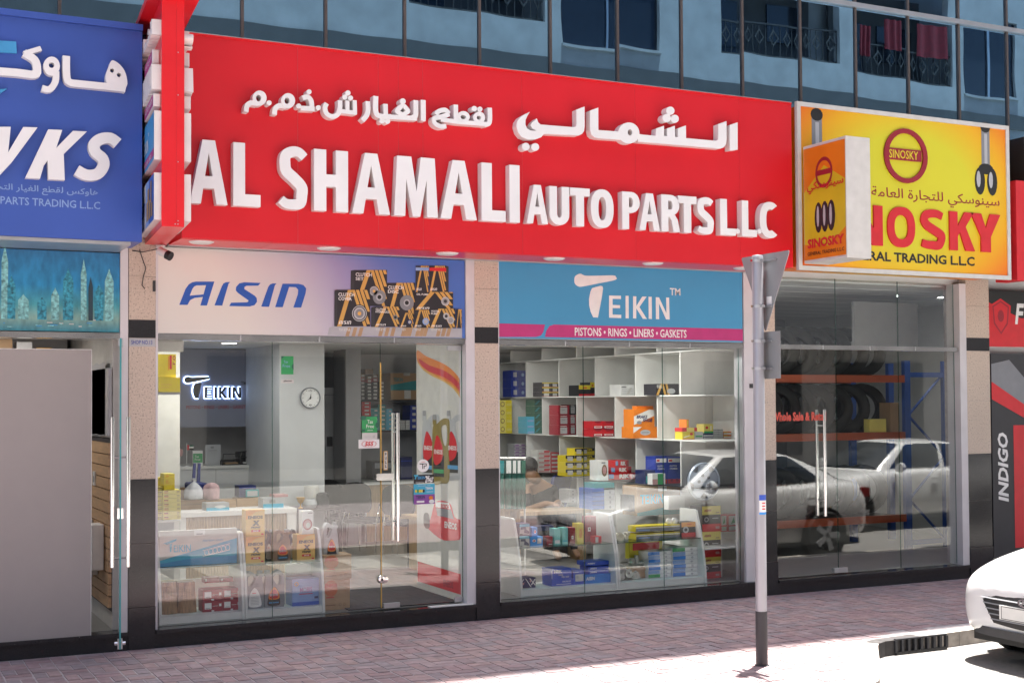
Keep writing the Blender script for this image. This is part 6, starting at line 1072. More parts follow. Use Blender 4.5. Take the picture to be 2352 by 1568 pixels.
# blank near panel fronts at the window end
def ycell(i, f=.5): return yd(i)+(yd(i+1)-yd(i))*f
def shelfbox(label, u0, v0, u1, v1, y, dep, m, pr=(), zb=None, **k): return cpx(label, c2, u0, v0, u1, v1, y, dep, m, pr, zb=zb, **k)
L1 = [('r', .12, .2, .88, .75, 'offw')]
s2, s3, s4 = 2.066, 1.591, 1.108
yy = ycell(0, .45); bh = [('p', [(.0, .0), (.1, 0), (.3, 1), (.2, 1)], 'gold_l'), ('p', [(.35, 0), (.45, 0), (.32, 1), (.25, 1)], 'gold_l'), ('p', [(.5, 0), (.6, 0), (.48, 1), (.4, 1)], 'gold_l'), ('c', .65, .35, .18, .25, 'silver'), ('t', 'BRAKE', .02, .78, .22, .9, 'white', {'off': .02}), ('t', 'HYDRAULICS', .02, .62, .3, .74, 'white', {'off': .02})]
shelfbox('black and orange brake hydraulics box on the second shelf row', 1440, 418, 1640, 515, yy, .25, 'pblack', bh, s2)
yy = ycell(1, .45); shelfbox('white box with slanted grey stripes on the second shelf row', 1130, 425, 1246, 521, yy, .25, 'white', [('r', .05, .1+0, .95, .14, 'silver'), ('r', .05, .25, .95, .29, 'silver'), ('r', .05, .4, .95, .44, 'silver'), ('r', .05, .55, .95, .59, 'silver'), ('p', [(.4, .1), (.6, .1), (.85, .7), (.65, .7)], 'offw'), ('r', .05, .72, .4, .85, 'grey')], s2)
yy = ycell(2, .45); pf_ = [('r', 0, .62, 1, 1, 'yellow'), ('r', 0, 0, 1, .2, 'rd'), ('r', .35, .72, .7, .82, 'rd')]
shelfbox('yellow over black boxed filter, front one on the second row', 762, 430, 862, 524, yy, .25, 'black', pf_, s2); shelfbox('taller yellow over black boxed filter at the back of the second row', 862, 405, 900, 524, yy+.02, .25, 'black', pf_, s2)
yy = ycell(3, .45)
for c, (u0, u1) in enumerate(((440, 516), (518, 582))): stack(3, c2, u0, u1, 405, 530, yy, .25, 'pblack', [('r', 0, .78, 1, 1, 'yellow'), ('r', .2, .1, .8, .7, 'offw'), ('r', 0, 0, 1, .08, 'rd')], ('left' if c == 0 else 'right')+' column yellow and black small box, second shelf row', 'yellow and black small boxes', z0=s2)
yy = ycell(4, .4); stack(3, c2, 168, 235, 300, 536, yy, .25, 'blue', [('r', .3, .25, .75, .8, 'silver')], 'left column blue white box near the pillar, second shelf row', 'blue boxes near the pillar', z0=s2); stack(3, c2, 238, 300, 300, 536, yy, .25, 'blue', [('c', .5, .5, .2, .2, 'lblue')], 'right column patterned blue box near the pillar, second shelf row', 'patterned blue boxes near the pillar', z0=s2)
# row 3 (offset)
yy = yd(-.0)+.1
for l, u0, v0, u1, v1, m, pr, zb in (('yellow and orange spark plug box at the front of the third row', 1670, 838, 1775, 912, 'yellow', [('c', .75, .7, .13, .18, 'rd'), ('p', [(.1, .2), (.6, .45), (.6, .55), (.1, .3)], 'white'), ('r', 0, 0, 1, .1, 'orange')], s3), ('grey green small box beside the spark plug box', 1780, 838, 1852, 912, 'silver', [('r', .1, .3, .9, .5, 'green')], s3), ('navy striped box under the light green one', 1856, 852, 1940, 912, 'navy', [('r', 0, .5, 1, .7, 'white'), ('r', 0, .15, 1, .3, 'white')], s3), ('pale green NGK style box standing on the navy box', 1860, 770, 1940, 850, 'lemon', [('r', 0, 0, 1, .2, 'green'), ('r', .7, .3, .8, .8, 'white'), ('c', .3, .6, .15, .15, 'rd')], None), ('low red and yellow box lying on the spark plug box', 1668, 803, 1800, 836, 'rd', [('r', .3, 0, .8, 1, 'lemon')], None), ('thin upright orange tube box on the third row', 1706, 730, 1727, 802, 'orange', [('r', .3, .1, .7, .9, 'yellow')], None)):
    a_ = at(*c2(u0, v1), yy); z_ = zb or a_.z; shelfbox(l, u0, v0, u1, v1, yy, .14, m, pr, z_)
stack(5, c2, 1944, 2028, 816, 912, yy, .2, 'silver', [('r', 0, 0, 1, .3, 'white'), ('c', .5, .6, .12, .3, 'grey')], 'flat white and grey box in the front pile, third shelf row', 'flat white and grey boxes', z0=s3); stack(2, c2, 2032, 2120, 836, 912, yy, .2, 'orange', [('r', 0, .2, 1, .6, 'white'), ('r', 0, .7, .4, .9, 'yellow')], 'orange and white box at the window end of the third row', 'orange and white boxes', z0=s3)
yy = yd(.5)+.36; bs = [('p', [(0, .12), (1, .62), (1, .95), (.75, .98), (0, .6)], 'white'), ('t', 'BRAKE', .12, .48, .66, .66, 'navy', {'off': .04, 'shear': .2}), ('t', 'SHOE', .42, .28, .9, .46, 'navy', {'off': .04, 'shear': .2}), ('c', .25, .25, .12, .1, 'grey')]
shelfbox('lower orange box with grey oval in the brake shoe pair', 1240, 795, 1448, 892, yy, .25, 'orange', [('p', [(0, 1), (0, .45), (.35, 1)], 'white'), ('c', .5, .5, .22, .25, 'silver'), ('r', .35, .45, .65, .55, 'grey')], s3); shelfbox('upper orange and white BRAKE SHOE box', 1245, 640, 1425, 795, yy+.0, .22, 'orange', bs, at(*c2(1340, 796), yy).z+.001); shelfbox('orange box top behind the BRAKE SHOE box', 1272, 612, 1415, 640, yy+.1, .1, 'orange', [], None)
yy = yd(1.5)+.36
for r_ in range(2):
    for c in range(2):
        u0, u1 = ((888, 972), (976, 1071))[c]; v1, v0 = ((880, 815), (812, 745))[r_]; z_ = s3 if r_ == 0 else at(*c2(930, 814), yy).z+.0015; shelfbox(('lower' if r_ == 0 else 'upper')+(' left' if c == 0 else ' right')+' red box of the block of four on the third row', u0, v0, u1, v1, yy, .25, 'rd', [('r', 0, 0, 1, .3, 'wine'), ('r', .1, .1, .9, .35, 'white'), ('r', .2, .17, .8, .28, 'rd'), ('p', [(.1, 1), (.9, 1), (.7, .75), (.3, .75)], 'wine')], z_, group='block of four red boxes')
yy = yd(2.5)+.36; wl = [('r', .15, .12, .8, .78, 'silver'), ('r', .3, .5, .6, .56, 'grey'), ('r', .15, .87, .75, .93, 'white')]
stack(3, c2, 585, 678, 605, 866, yy, .25, 'wine', wl, 'left column dark red box with square label, third row', 'dark red boxes with square labels', z0=s3); stack(3, c2, 682, 737, 600, 866, yy+.05, .22, 'wine', wl, 'right column dark red box with square label, third row', 'dark red boxes with square labels, right column', z0=s3, ms=['wine', 'wine', 'pblack'])
yy = yd(3.5)+.36; stack(3, c2, 306, 372, 705, 853, yy, .25, 'cyan', [('r', .1, .1, .9, .4, 'lblue')], 'pale blue box in the low pile, third row near the pillar', 'pale blue boxes', z0=s3); stack(5, c2, 374, 440, 550, 856, yy, .25, 'dgreen', [('p', [(0, .2), (.3, .2), (.8, .8), (.5, .8)], 'teal')], 'green patterned box in the tall narrow pile, third row', 'green patterned boxes', z0=s3)
yy = yd(4.0)+.3; stack(4, c2, 62, 122, 560, 842, yy, .25, 'lemon', [('o', .5, .5, .3, .3, 'brown', .7)], 'left column lime yellow box beside the pillar, third row', 'lime yellow boxes beside the pillar', z0=s3); stack(4, c2, 124, 175, 560, 842, yy, .25, 'yellow', [('r', .1, .3, .9, .6, 'lemon')], 'right column yellow box beside the pillar, third row', 'yellow boxes beside the pillar, right column', z0=s3)
# row 4 on black shelf
yy = ycell(0, .45); clu = [('r', .05, .78, .95, .93, 'white'), ('r', .1, .82, .35, .89, 'rd'), ('t', 'CLUTCH', .15, .62, .7, .68, 'white', {'off': .02}), ('t', 'CYLINDER', .15, .52, .75, .58, 'white', {'off': .02}), ('r', 0, 0, 1, .16, 'rd'), ('c', .3, .12, .1, .06, 'wine'), ('c', .7, .12, .12, .06, 'wine')]
for c, (u0, u1) in enumerate(((1435, 1535), (1540, 1655))): shelfbox(('left' if c == 0 else 'right')+' tall blue clutch cylinder box on the black shelf', u0, 1055, u1, 1330, yy, .2, 'blue', clu, s4, group='tall blue clutch cylinder boxes')
shelfbox('low navy box left of the tall blue boxes', 1343, 1175, 1432, 1320, yy-.0, .2, 'navy', [('r', .1, .1, .9, .6, 'teal')], s4); shelfbox('small white and green box before the blue clutch boxes', 1408, 1205, 1520, 1262, yy-.1, .1, 'white', [('r', .4, 0, .8, 1, 'green'), ('r', 0, 0, .4, .5, 'pink')], s4)
yy = ycell(1, .45); rik = [('p', [(.02, .2), (.2, .2), (.2, .9), (.02, .9)], 'lblue'), ('p', [(.02, .2), (.2, .2), (.2, .5)], 'cyan'), ('t', 'RIK', .4, .2, .78, .85, 'white', {'off': .05}), ('r', .85, .1, 1, .9, 'wine')]
zz = s4
for i, (u0, u1, v0, v1) in enumerate(((1018, 1262, 1205, 1262), (1042, 1222, 1145, 1190), (1082, 1198, 1088, 1132))):
    a_ = at(*c2(u0, v1), yy); b_ = at(*c2(u1, v0), yy); h = .072; carton('red RIK piston ring box, '+('bottom', 'middle', 'top')[i]+' of the pile on the black shelf', a_.x, b_.x, zz+.0005, zz+h, yy, .2, 'rd', rik, group='red RIK boxes'); zz += h+.001
shelfbox('white box with a dark oval picture left of the red RIK boxes', 935, 1090, 1020, 1262, yy-.05, .2, 'white', [('c', .6, .5, .28, .3, 'brown'), ('c', .6, .5, .18, .2, 'pink'), ('r', .3, .85, .7, .92, 'grey')], s4)
yy = ycell(2, .45); np_ = [('r', .0, .55, 1, 1, 'pblack'), ('t', 'NPR', .35, .62, .8, .92, 'yellow', {'off': .05}), ('r', .05, .25, .3, .8, 'offw')]
zz = s4; 
for i in range(4):
    for c, (u0, u1) in enumerate(((645, 725), (727, 800), (802, 902))):
        if i == 3 and c == 0: continue
        a_ = at(*c2(u0, 1150), yy); b_ = at(*c2(u1, 1150), yy); h = .082; carton(f'yellow and black NPR box, {("left", "middle", "right")[c]} column, {("bottom", "second", "third", "top")[i]}', a_.x+.001, b_.x-.001, zz+.0005+i*(h+.001), zz+h+i*(h+.001), yy, .2, 'yellow', np_ if c == 2 else [('r', 0, .55, 1, 1, 'pblack'), ('r', .2, .2, .8, .85, 'offw')], group='yellow and black NPR boxes')
yy = ycell(3, .45); stack(5, c2, 400, 512, 1000, 1195, yy, .2, 'offw', [('r', .1, .1, .9, .5, 'pink'), ('r', .5, .5, .95, .9, 'rd')], 'pink and white box in the pile on the black shelf', 'pink and white boxes', z0=s4); stack(5, c2, 515, 588, 1018, 1195, yy, .2, 'rd', [('r', .1, .2, .9, .6, 'offw')], 'red box with white band on the black shelf', 'red boxes with white band', z0=s4)
shelfbox('white box with a dark oval picture behind the seated man', 330, 1060, 395, 1190, yy-.05, .15, 'white', [('c', .55, .5, .28, .3, 'brown'), ('c', .55, .5, .16, .18, 'pink')], s4)
yy = ycell(4, .4); stack(4, c2, 195, 300, 940, 1060, yy, .2, 'silver', [('r', 0, 0, 1, .2, 'purple'), ('r', .1, .4, .4, .7, 'purple'), ('r', .6, .4, .9, .7, 'purple')], 'grey white box with purple marks near the pillar', 'grey white boxes with purple marks', z0=None)
# under the black shelf
cR = VW(1240, 1130, 7.35)
def rb_(label, u0, v0, u1, v1, y, dep, m, pr=(), **k): return cpx(label, cR, u0, v0, u1, v1, y, dep, m, pr, **k)
ZL = .50; q = MB(); q.box(XF-.02, 8.570, .2, 6.5, ZL-.02, ZL, 'white_paint'); mk('shelf', q, sw)
yy = yd(1.2); stack(5, cR, 1770, 1990, 660, 1050, yy, .3, 'blue2', [('r', 0, 0, 1, .1, 'navy')], 'blue ended flat box under the black shelf', 'blue ended flat boxes', z0=None); stack(4, cR, 1992, 2180, 690, 1050, yy, .3, 'silver', [('c', .55, .5, .1, .28, 'steelgrey'), ('r', 0, 0, 1, .05, 'grey')], 'grey flat box with a round mark under the black shelf', 'grey flat boxes with a round mark', z0=None)
rb_('rounded teal bag on the blue and grey boxes under the shelf', 1820, 560, 2175, 655, yy+.02, .25, 'teal')
yy = yd(2.2); stack(4, cR, 1345, 1485, 680, 930, yy, .25, 'silver', [('c', .5, .5, .1, .25, 'steelgrey')], 'pale box with round mark behind the blue chair', 'pale boxes behind the blue chair'); 
q7 = VW(1500, 1130, 4.479); yy = .75
cpx('wide kraft TEIKIN carton under the black shelf behind the case', q7, 415, 375, 900, 700, yy+.3, .3, 'kraft', [('t', 'TEIKIN', .07, .4, .6, .72, 'cyan', {'off': .03}), ('r', .48, .82, .68, 1, 'offw'), ('p', [(0, 0), (1, 0), (1, .35), (0, .1)], 'teal')]); cpx('black box left of the wide kraft TEIKIN carton', q7, 336, 480, 412, 660, yy+.35, .2, 'black')
cpx('white square carton behind the case under the wheel cover', q7, 768, 488, 948, 640, yy+.1, .1, 'white'); 
# wheel cover
c_ = at(*q7(1155, 325), .42); r0 = (at(*q7(1335, 325), .42).x-at(*q7(978, 325), .42).x)/2; wc = thing('wheel_cover', 'silver blue plastic wheel cover hanging on the white shelf panel', 'wheel cover', (c_.x, .42, c_.z)); q = MB(); mat('wheel_silver', (.50, .56, .66), .3, .3, var=.03)
for k in range(5):
    a0 = 90+72*k; w_ = 72
    def PP(r_, an): return (c_.x+r_*r0*math.cos(R(an)), c_.z+r_*r0*math.sin(R(an)))
hol = [cr([(c_.x+r0*f*math.cos(R(an+d)), c_.z+r0*f*math.sin(R(an+d))) for f, d in ((.62, -5), (.86, -16), (.9, 0), (.86, 16), (.62, 5))], 3, True) for an in (54, 126, 198, 270, 342)]
q.prism(FY(.42), [circ(c_.x, c_.z, r0, n=48)]+hol, 'wheel_silver', 0, .02); q.lathe([(r0, 0), (r0*1.0, .02), (r0*.95, .032), (r0*.91, .03), (r0*.9, .02)], (c_.x, .42, c_.z), (0, -1, 0), 'wheel_silver', 48); smooth_angle(mk('cover_disc', q, wc))
q = MB(); q.lathe([(r0*.98, -.02), (0, -.02)], (c_.x, .42, c_.z), (0, -1, 0), 'grey', 32); mk('back_disc', q, wc)
for k in range(5): an = R(90+72*k+18); q = MB(); X_, Z_ = c_.x+r0*.33*math.cos(an), c_.z+r0*.33*math.sin(an); q.lathe([(.017, .02), (.017, .028), (.010, .028), (.009, .021), (0, .021)], (X_, .42, Z_), (0, -1, 0), 'steelgrey', 14); mk('lug_cap', q, wc)
q = MB(); q.prism(FY(.42), [rect(c_.x-.035, c_.z-.005, c_.x+.035, c_.z-.001)], 'steelgrey', .0205); mk('print', q, wc)
# right window case contents
q8 = VW(1240, 1280, 7.127); B1_ = .62
ph = [('r', .05, .05, .95, .95, 'silver'), ('r', .05, .72, .95, .95, 'cyan'), ('p', [(.45, .2), (.9, .1), (.9, .3), (.5, .6)], 'navy'), ('r', .15, .5, .6, .7, 'navy'), ('r', .05, .05, .3, .12, 'black')]
z2__ = at(*q8(505, 603), .28).z; cpx('lower cyan framed box with dark part picture on the glass shelf', q8, 408, 408, 602, 603, .30, .15, 'navy', ph, zb=.606); cpx('upper cyan framed box with dark part picture', q8, 410, 198, 605, 392, .30, .15, 'navy', ph, zb=at(*q8(505, 405), .3).z)
cpx('low bright blue box with oval logo on the glass shelf', q8, 612, 432, 833, 600, .30, .13, 'sky_b', [('c', .3, .6, .15, .14, 'white'), ('c', .3, .6, .09, .08, 'rd'), ('r', .55, .3, .88, .8, 'offw')], zb=.606); 0; cpx('small bright blue box standing on the low blue one', q8, 640, 265, 738, 432, .32, .1, 'sky_b', [('c', .55, .5, .2, .2, 'white'), ('c', .55, .5, .1, .12, 'rd')], zb=at(*q8(720, 432), .3).z+.001)
for l, u0, v0, u1, v1, m, pr, y in (('dark red triangular box leaning at the glass shelf', 905, 430, 1010, 572, 'wine', [('r', .3, .08, .9, .16, 'offw')], .34), ('aqua upright box, left one of the pair', 1040, 290, 1145, 570, 'aqua', [('r', .1, .1, .9, .3, 'white')], .32), ('aqua upright box, right one of the pair', 1185, 275, 1280, 565, 'aqua', [('r', .1, .2, .9, .25, 'cyan')], .32), ('dark red upright box with square white code', 1312, 270, 1424, 562, 'wine', [('r', .3, .3, .6, .5, 'white'), ('r', .38, .36, .52, .44, 'grey')], .34), ('yellow upright ASIAN box at the pane seam', 1448, 195, 1560, 550, 'yellow', [('t', 'ASIAN', .3, .28, .75, .75, 'orange', {'off': .03})], .30), ('tall dark red box right of the yellow one', 1620, 70, 1785, 545, 'wine', [('r', .1, .42, .4, .58, 'white'), ('r', .2, .48, .32, .54, 'black')], .40), ('small red box with white label at the right of the shelf', 1765, 425, 1880, 535, 'rd', [('r', .05, .05, .5, .9, 'offw')], .30), ('black crate of small parts behind the aqua boxes', 745, 240, 1030, 370, 'navy', [('r', .1, .3, .9, .7, 'black')], .52)):
    cpx(l, q8, u0, v0, u1, v1, y, .1, m, pr, zb=.606 if v1 > 500 else .62)
cpx('patterned blue and white diamond box at the bottom left of the case', q8, 415, 1165, 705, 1330, .30, .18, 'navy', [('p', [(0, .3), (.25, .9), (.3, .9), (.05, .3)], 'white'), ('p', [(.35, .95), (.7, .05), (.75, .05), (.4, .95)], 'white'), ('p', [(.6, .95), (.95, .2), (.99, .25), (.66, .95)], 'white'), ('p', [(.7, .3), (.95, .9), (.99, .8), (.75, .25)], 'white'), ('p', [(.16, .45), (.3, .6), (.25, .3)], 'pink'), ('p', [(.6, .7), (.74, .8), (.68, .5)], 'pink')], zb=.216)
cpx('long blue MRK box at the bottom of the pair', q8, 995, 1190, 1370, 1290, .28, .2, 'blue_k', [('t', 'KING PIN KIT', .5, .5, .9, .75, 'white', {'off': .02}), ('r', .2, .2, .9, .28, 'white')], zb=.216); 0; cpx('blue MRK KING PIN KIT box on top of the pair', q8, 990, 1000, 1345, 1188, .28, .2, 'blue_k', [('t', 'MRK', .12, .62, .52, .88, 'offw', {'off': .06}), ('t', 'KING', .34, .34, .56, .48, 'offw', {'off': .03}), ('t', 'PIN KIT', .5, .12, .88, .28, 'offw', {'off': .03}), ('r', 0, .1, .02, .9, 'white')], zb=at(*q8(1180, 1190), .28).z+.001)
cpx('blue box with square white label at the seam', q8, 1376, 1030, 1560, 1262, .28, .2, 'blue_k', [('r', .2, .22, .98, .72, 'offw'), ('r', .3, .4, .5, .6, 'silver'), ('r', .1, .85, .5, .9, 'lblue')], zb=.216)
for i, (u0, u1, v0, v1) in enumerate(((1572, 2045, 1095, 1215), (1650, 2010, 1035, 1090), (1650, 2010, 960, 1030), (1600, 2010, 870, 945))):
    zb = .216 if i == 0 else at(*q8(1800, v1), .3).z; cpx('flat AISIN box, '+('bright blue bottom one', 'second from the bottom', 'third from the bottom', 'violet top one')[i]+' of the pile', q8, u0, v0, u1, v1, .28+.01*i, .18, 'blue_k' if i else 'blue_a', [('t', 'AISIN', .06, .35, .4, .75, 'white', {'off': .04, 'shear': .2})], zb=zb, group='flat AISIN boxes')
0
# right case: boxes 40 etc
V7 = lambda u, v, y: at(*q7(u, v), y)
zb = .216
def pile7(u0, u1, v0, v1, n, y, desc, grp, gi, dep=.2):
    a_, b_ = V7(u0, v1, y), V7(u1, v0, y); h = (b_.z-zb)/n; r_ = random.Random(n)
    for i in range(n): j = r_.uniform(-.008, .008); g = i in gi; carton(f'{desc}, {"top" if i == n-1 else ("bottom" if i == 0 else ORD[i]+" up")}', a_.x+j, b_.x+j, zb+i*h+.0005, zb+(i+1)*h-.001, y, dep, 'white', [('r', 0, .1, .5, 1, 'green' if g else ('lblue' if i % 2 else 'blue_a')), ('r', 0, 0, 1, .08, 'silver'), ('c', .76, .5, .05, .26, 'silver')], group=grp)
pile7(820, 1095, 1055, 1375, 7, .30, 'flat white box with blue end in the right pile', 'flat boxes in the right pile', (6,)); pile7(545, 800, 1100, 1395, 7, .32, 'flat white box with blue end in the left pile', 'flat boxes in the left pile', (0,))
for i, (u0, u1, v0, v1, m, l) in enumerate(((400, 910, 815, 905, 'yellow', 'upper long yellow and dark box on the glass shelf'), (405, 910, 900, 985, 'yellow', 'lower long yellow and dark box on the glass shelf'))):
    cpx(l, q7, u0, v0, u1, v1, .36, .15, m, [('r', .0, .0, 1, .55, 'steelgrey'), ('r', 0, .62, 1, .78, 'white'), ('r', .05, .2, .3, .36, 'lblue')], zb=.606 if i else .606+.077)
cpx('orange, black and red box with a disc picture at the right of the shelf', q7, 912, 780, 1080, 945, .33, .15, 'black', [('r', 0, .68, 1, 1, 'orange_l'), ('r', 0, 0, 1, .3, 'rd'), ('c', .28, .5, .2, .22, 'silver'), ('c', .28, .5, .1, .11, 'dark'), ('t', 'ASIAN', .35, .82, .65, .9, 'rd', {'off': .03})], zb=.606)
cpx('yellow carton behind the engine casting in the right case', q7, 328, 1000, 700, 1130, .5, .08, 'yellow', [('r', .1, .5, .9, .95, 'rd')], zb=.40); 
as_ = [('r', 0, .66, 1, 1, 'lemon'), ('t', 'ASIAN', .1, .78, .48, .88, 'wine', {'off': .05, 'shear': .15}), ('r', .72, .72, .92, .75, 'brown'), ('r', 0, 0, 1, .3, 'rd'), ('c', .22, .48, .12, .1, 'silver'), ('c', .22, .48, .07, .06, 'dark'), ('r', .52, .5, .85, .54, 'silver'), ('r', .7, .1, .9, .2, 'pink')]
zlast = FZ+.001
for i, (v0, v1) in enumerate(((1165, 1435), (882, 1165), (600, 882))):
    a_, b_ = V7(1143, v1, .40), V7(1352, v0, .40); cpx('yellow, black and red ASIAN clutch box, '+('bottom', 'middle', 'top')[i]+' of the tall pile', q7, 1143, v0, 1352, v1, .40, .22, 'black', as_, zb=zlast, group='tall pile of ASIAN boxes'); zlast = b_.z+.0015
for i, (u0, u1) in enumerate(((1352, 1420), (1428, 1545))): cpx(('narrow ' if i == 0 else 'wider ')+'red and white floral carton beside the ASIAN boxes', q7, u0, 695, u1, 912, .5, .15, 'rd', [('r', .1, .38, .9, .92, 'offw'), ('p', [(.3, .45), (.7, .5), (.6, .85)], 'green'), ('r', .1, .05, .9, .3, 'offw')], zb=.62, group='red and white floral cartons')
q = MB(); q.box(7.86, 8.19, .42, .72, .16, .618, 'white_paint'); tag(mk('white_plinth', q), 'low white plinth at the right end of the right window', 'plinth')
# metal castings
def blob(name, label, cat, cx_, cy_, cz_, s, m, seed, parts):
    t = thing(name, label, cat, (cx_, cy_, cz_)); r_ = random.Random(seed)
    for nm, lst in parts.items():
        q = MB()
        for (dx, dy, dz, rr_, h, ax) in lst: q.lathe([(0, 0), (rr_*s, 0), (rr_*s, h*s*.4), (rr_*s*.8, h*s*.5), (rr_*s*.85, h*s), (rr_*s*.3, h*s), (0, h*s*.8)], (cx_+dx*s, cy_+dy*s, cz_+dz*s), ax, m, 14)
        smooth_angle(mk(nm, q, t), 35)
mat('cast', (.42, .42, .40), .35, .7, var=.2, sc=25, bump=.4); mat('brass_cast', (.55, .52, .42), .35, .6, var=.15, sc=20)
p = V7(250, 1400, .34); blob('alternator_casting', 'ribbed cast aluminium engine part on the floor of the right case', 'engine part', p.x, .38, .216, .1, 'cast', 1, {'housing': [(-.3, 0, .7, .75, .7, (0, -1, 0)), (.5, 0, .5, .5, .9, (0, -1, .2))], 'flange': [(-.3, -.3, .7, .95, .15, (0, -1, 0)), (.9, 0, .35, .35, .5, (.3, -1, 0)), (-.6, -.2, 1.3, .25, .5, (0, -1, 0))], 'bolt': [(-.8, -.5, .3, .1, .3, (0, -1, 0)), (.1, -.6, 1.2, .1, .3, (0, -1, 0)), (.7, -.6, 1.0, .1, .3, (0, -1, 0))]})
q = MB(); p = V7(410, 1290, .3); 
cpx('grey wedge shaped block behind the thermostat part', q7, 330, 1290, 540, 1385, .38, .1, 'kraft', zb=.216)
p = V7(410, 1290, .40); blob('pump_casting', 'small cast pump with round black outlet standing on a block', 'engine part', p.x, .44, p.z, .085, 'cast', 2, {'housing': [(0, 0, .1, .9, .3, (0, 0, 1)), (-.3, 0, .3, .45, .8, (0, 0, 1)), (.3, 0, .3, .35, 1.1, (0, 0, 1))], 'outlet': [(.6, 0, .45, .38, 1.0, (1, -.5, 0))]})
p = V7(235, 950, .36); blob('brake_caliper', 'gold grey brake bracket on the glass shelf of the right case', 'engine part', p.x, .40, .607, .09, 'brass_cast', 3, {'bracket': [(-.7, 0, .3, .3, .5, (0, -1, 0)), (.7, 0, .3, .3, .5, (0, -1, 0)), (0, 0, .35, .55, .4, (0, -1, 0))], 'ear': [(-.9, 0, .7, .22, .6, (0, -1, 0)), (.9, 0, .7, .22, .6, (0, -1, 0))]})
p = V7(415, 1350, .30); blob('gasket_flange', 'small triangular cast flange in front of the flat boxes', 'engine part', p.x, .33, .216, .075, 'cast', 4, {'flange': [(0, 0, .5, .6, .2, (0, -1, .1))], 'ear': [(-.5, 0, .15, .18, .25, (0, -1, 0)), (.5, 0, .15, .18, .25, (0, -1, 0)), (0, 0, 1.0, .18, .25, (0, -1, 0))]})
for i, (u, v) in enumerate(((765, 775), (828, 768))): p = V7(u, v, .42); q = MB(); q.lathe([(.0, 0), (.035, 0), (.035, .02), (.0, .03)], (p.x, .42, p.z), (0, -1, 0), 'white', 16); tag(smooth_angle(mk('round_cap', q)), ('left' if i == 0 else 'right')+' white round cap on top of the long yellow boxes', 'engine part', 'white round caps')
# green rack of hanging film bags at the pillar
y = 1.3; rk = thing('bag_rack', 'white rail rack with dark green film bags hanging beside the pillar', 'rack', (at(*cR(300, 500), y).x, y, FZ)); a_, b_ = at(*cR(-40, 110), y), at(*cR(540, 110), y); q = MB(); q.tube([a_, b_], .013, 'white_side', 8); q.tube([(b_.x-.012, y, a_.z), (b_.x-.012, y, FZ)], .010, 'white_side', 8); q.tube([(a_.x, y, a_.z), (a_.x, y, FZ)], .010, 'white_side', 8); mk('rail', q, rk)
for i, (u0, u1, hd) in enumerate(((-20, 145, 'teal'), (160, 275, 'white'), (282, 365, 'white'), (370, 445, 'white'), (440, 540, 'dgreen'))):
    a_, b_ = at(*cR(u0, 1040), y-.02), at(*cR(u1, 150), y-.02); t = thing('film_bag', ['dark green film bag hanging against the pillar', 'green film bag with white header, second from the pillar', 'green film bag with white header, third from the pillar', 'grey green film bag with white header, fourth from the pillar', 'darkest film bag at the end post of the rack'][i], 'bag', ((a_.x+b_.x)/2, y, a_.z), 'film bags on the rack'); q = MB(); n = 8; w = b_.x-a_.x; vs = []
    for j, z in enumerate((a_.z, a_.z+(b_.z-a_.z)*.3, a_.z+(b_.z-a_.z)*.6, b_.z)):
        for k in range(n+1): vs.append((a_.x+w*k/n, y-.02-.03*math.sin(math.pi*k/n)*(1 if j < 3 else .3)+.008*math.sin(k*2.3+j), z))
    q.add(vs, [(j*(n+1)+k, j*(n+1)+k+1, (j+1)*(n+1)+k+1, (j+1)*(n+1)+k) for j in range(3) for k in range(n)], 'green_film'); smooth_angle(mk('film', q, t), 180); q = MB(); q.box(a_.x+.01, b_.x-.01, y-.045, y-.038, b_.z-.13, b_.z, hd); mk('header_card', q, t)
q = MB(); a_, b_ = at(*cR(310, 1250), 1.2), at(*cR(620, 1040), 1.2); tb = thing('wooden_stand', 'pale wooden stand below the rack of film bags', 'stand', ((a_.x+b_.x)/2, 1.3, FZ)); q.box(a_.x, b_.x, 1.35, 1.75, b_.z-.03, b_.z, 'wood'); mk('stand_top', q, tb)
for x in (a_.x+.02, b_.x-.06): q = MB(); q.box(x, x+.05, 1.4, 1.7, FZ, b_.z-.031, 'wood'); mk('leg', q, tb)
# desk, office chair and seated man
y = 2.9; dk = thing('reception_desk', 'dark desk where the man in black sits behind the display case', 'desk', (6.0, y, FZ)); a_, b_ = at(*cR(540, 1000), y), at(*cR(1200, 1000), y); zt = at(*cR(800, 1010), y).z
q = MB(); q.box(5.55, b_.x+.1, y-.55, y-.05, zt-.04, zt, 'wood'); mk('desk_top', q, dk); q = MB(); q.box(5.6, b_.x+.05, y-.15, y-.1, FZ, zt-.041, 'black'); mk('modesty_panel', q, dk)
for x in (5.6, b_.x): q = MB(); q.box(x, x+.05, y-.5, y-.155, FZ, zt-.041, 'wood'); mk('leg', q, dk)
cx_ = at(*cR(1240, 700), 3.3).x; oc = thing('office_chair', 'blue high backed office chair with five star base', 'chair', (cx_, 3.3, FZ)); P = lambda l: [(lambda w: (w.x, w.z))(at(*cR(u, v), 3.35)) for u, v in l]
q = MB(); q.prism(FY(3.35), [P(cr([(1080, 470), (1180, 425), (1330, 425), (1400, 470), (1360, 700), (1290, 1000), (1200, 1080), (1080, 1060), (1040, 900), (1050, 700)], 4, True))], 'fabric_blue', -.08, .0); bevel(mk('backrest', q, oc), .02); q = MB(); q.box(cx_-.32, cx_+.15, 2.95, 3.4, .60, .67, 'fabric_blue'); bevel(mk('seat', q, oc), .02); q = MB(); q.tube([(cx_-.1, 3.2, .25), (cx_-.1, 3.2, .6)], .028, 'black'); mk('stem', q, oc)
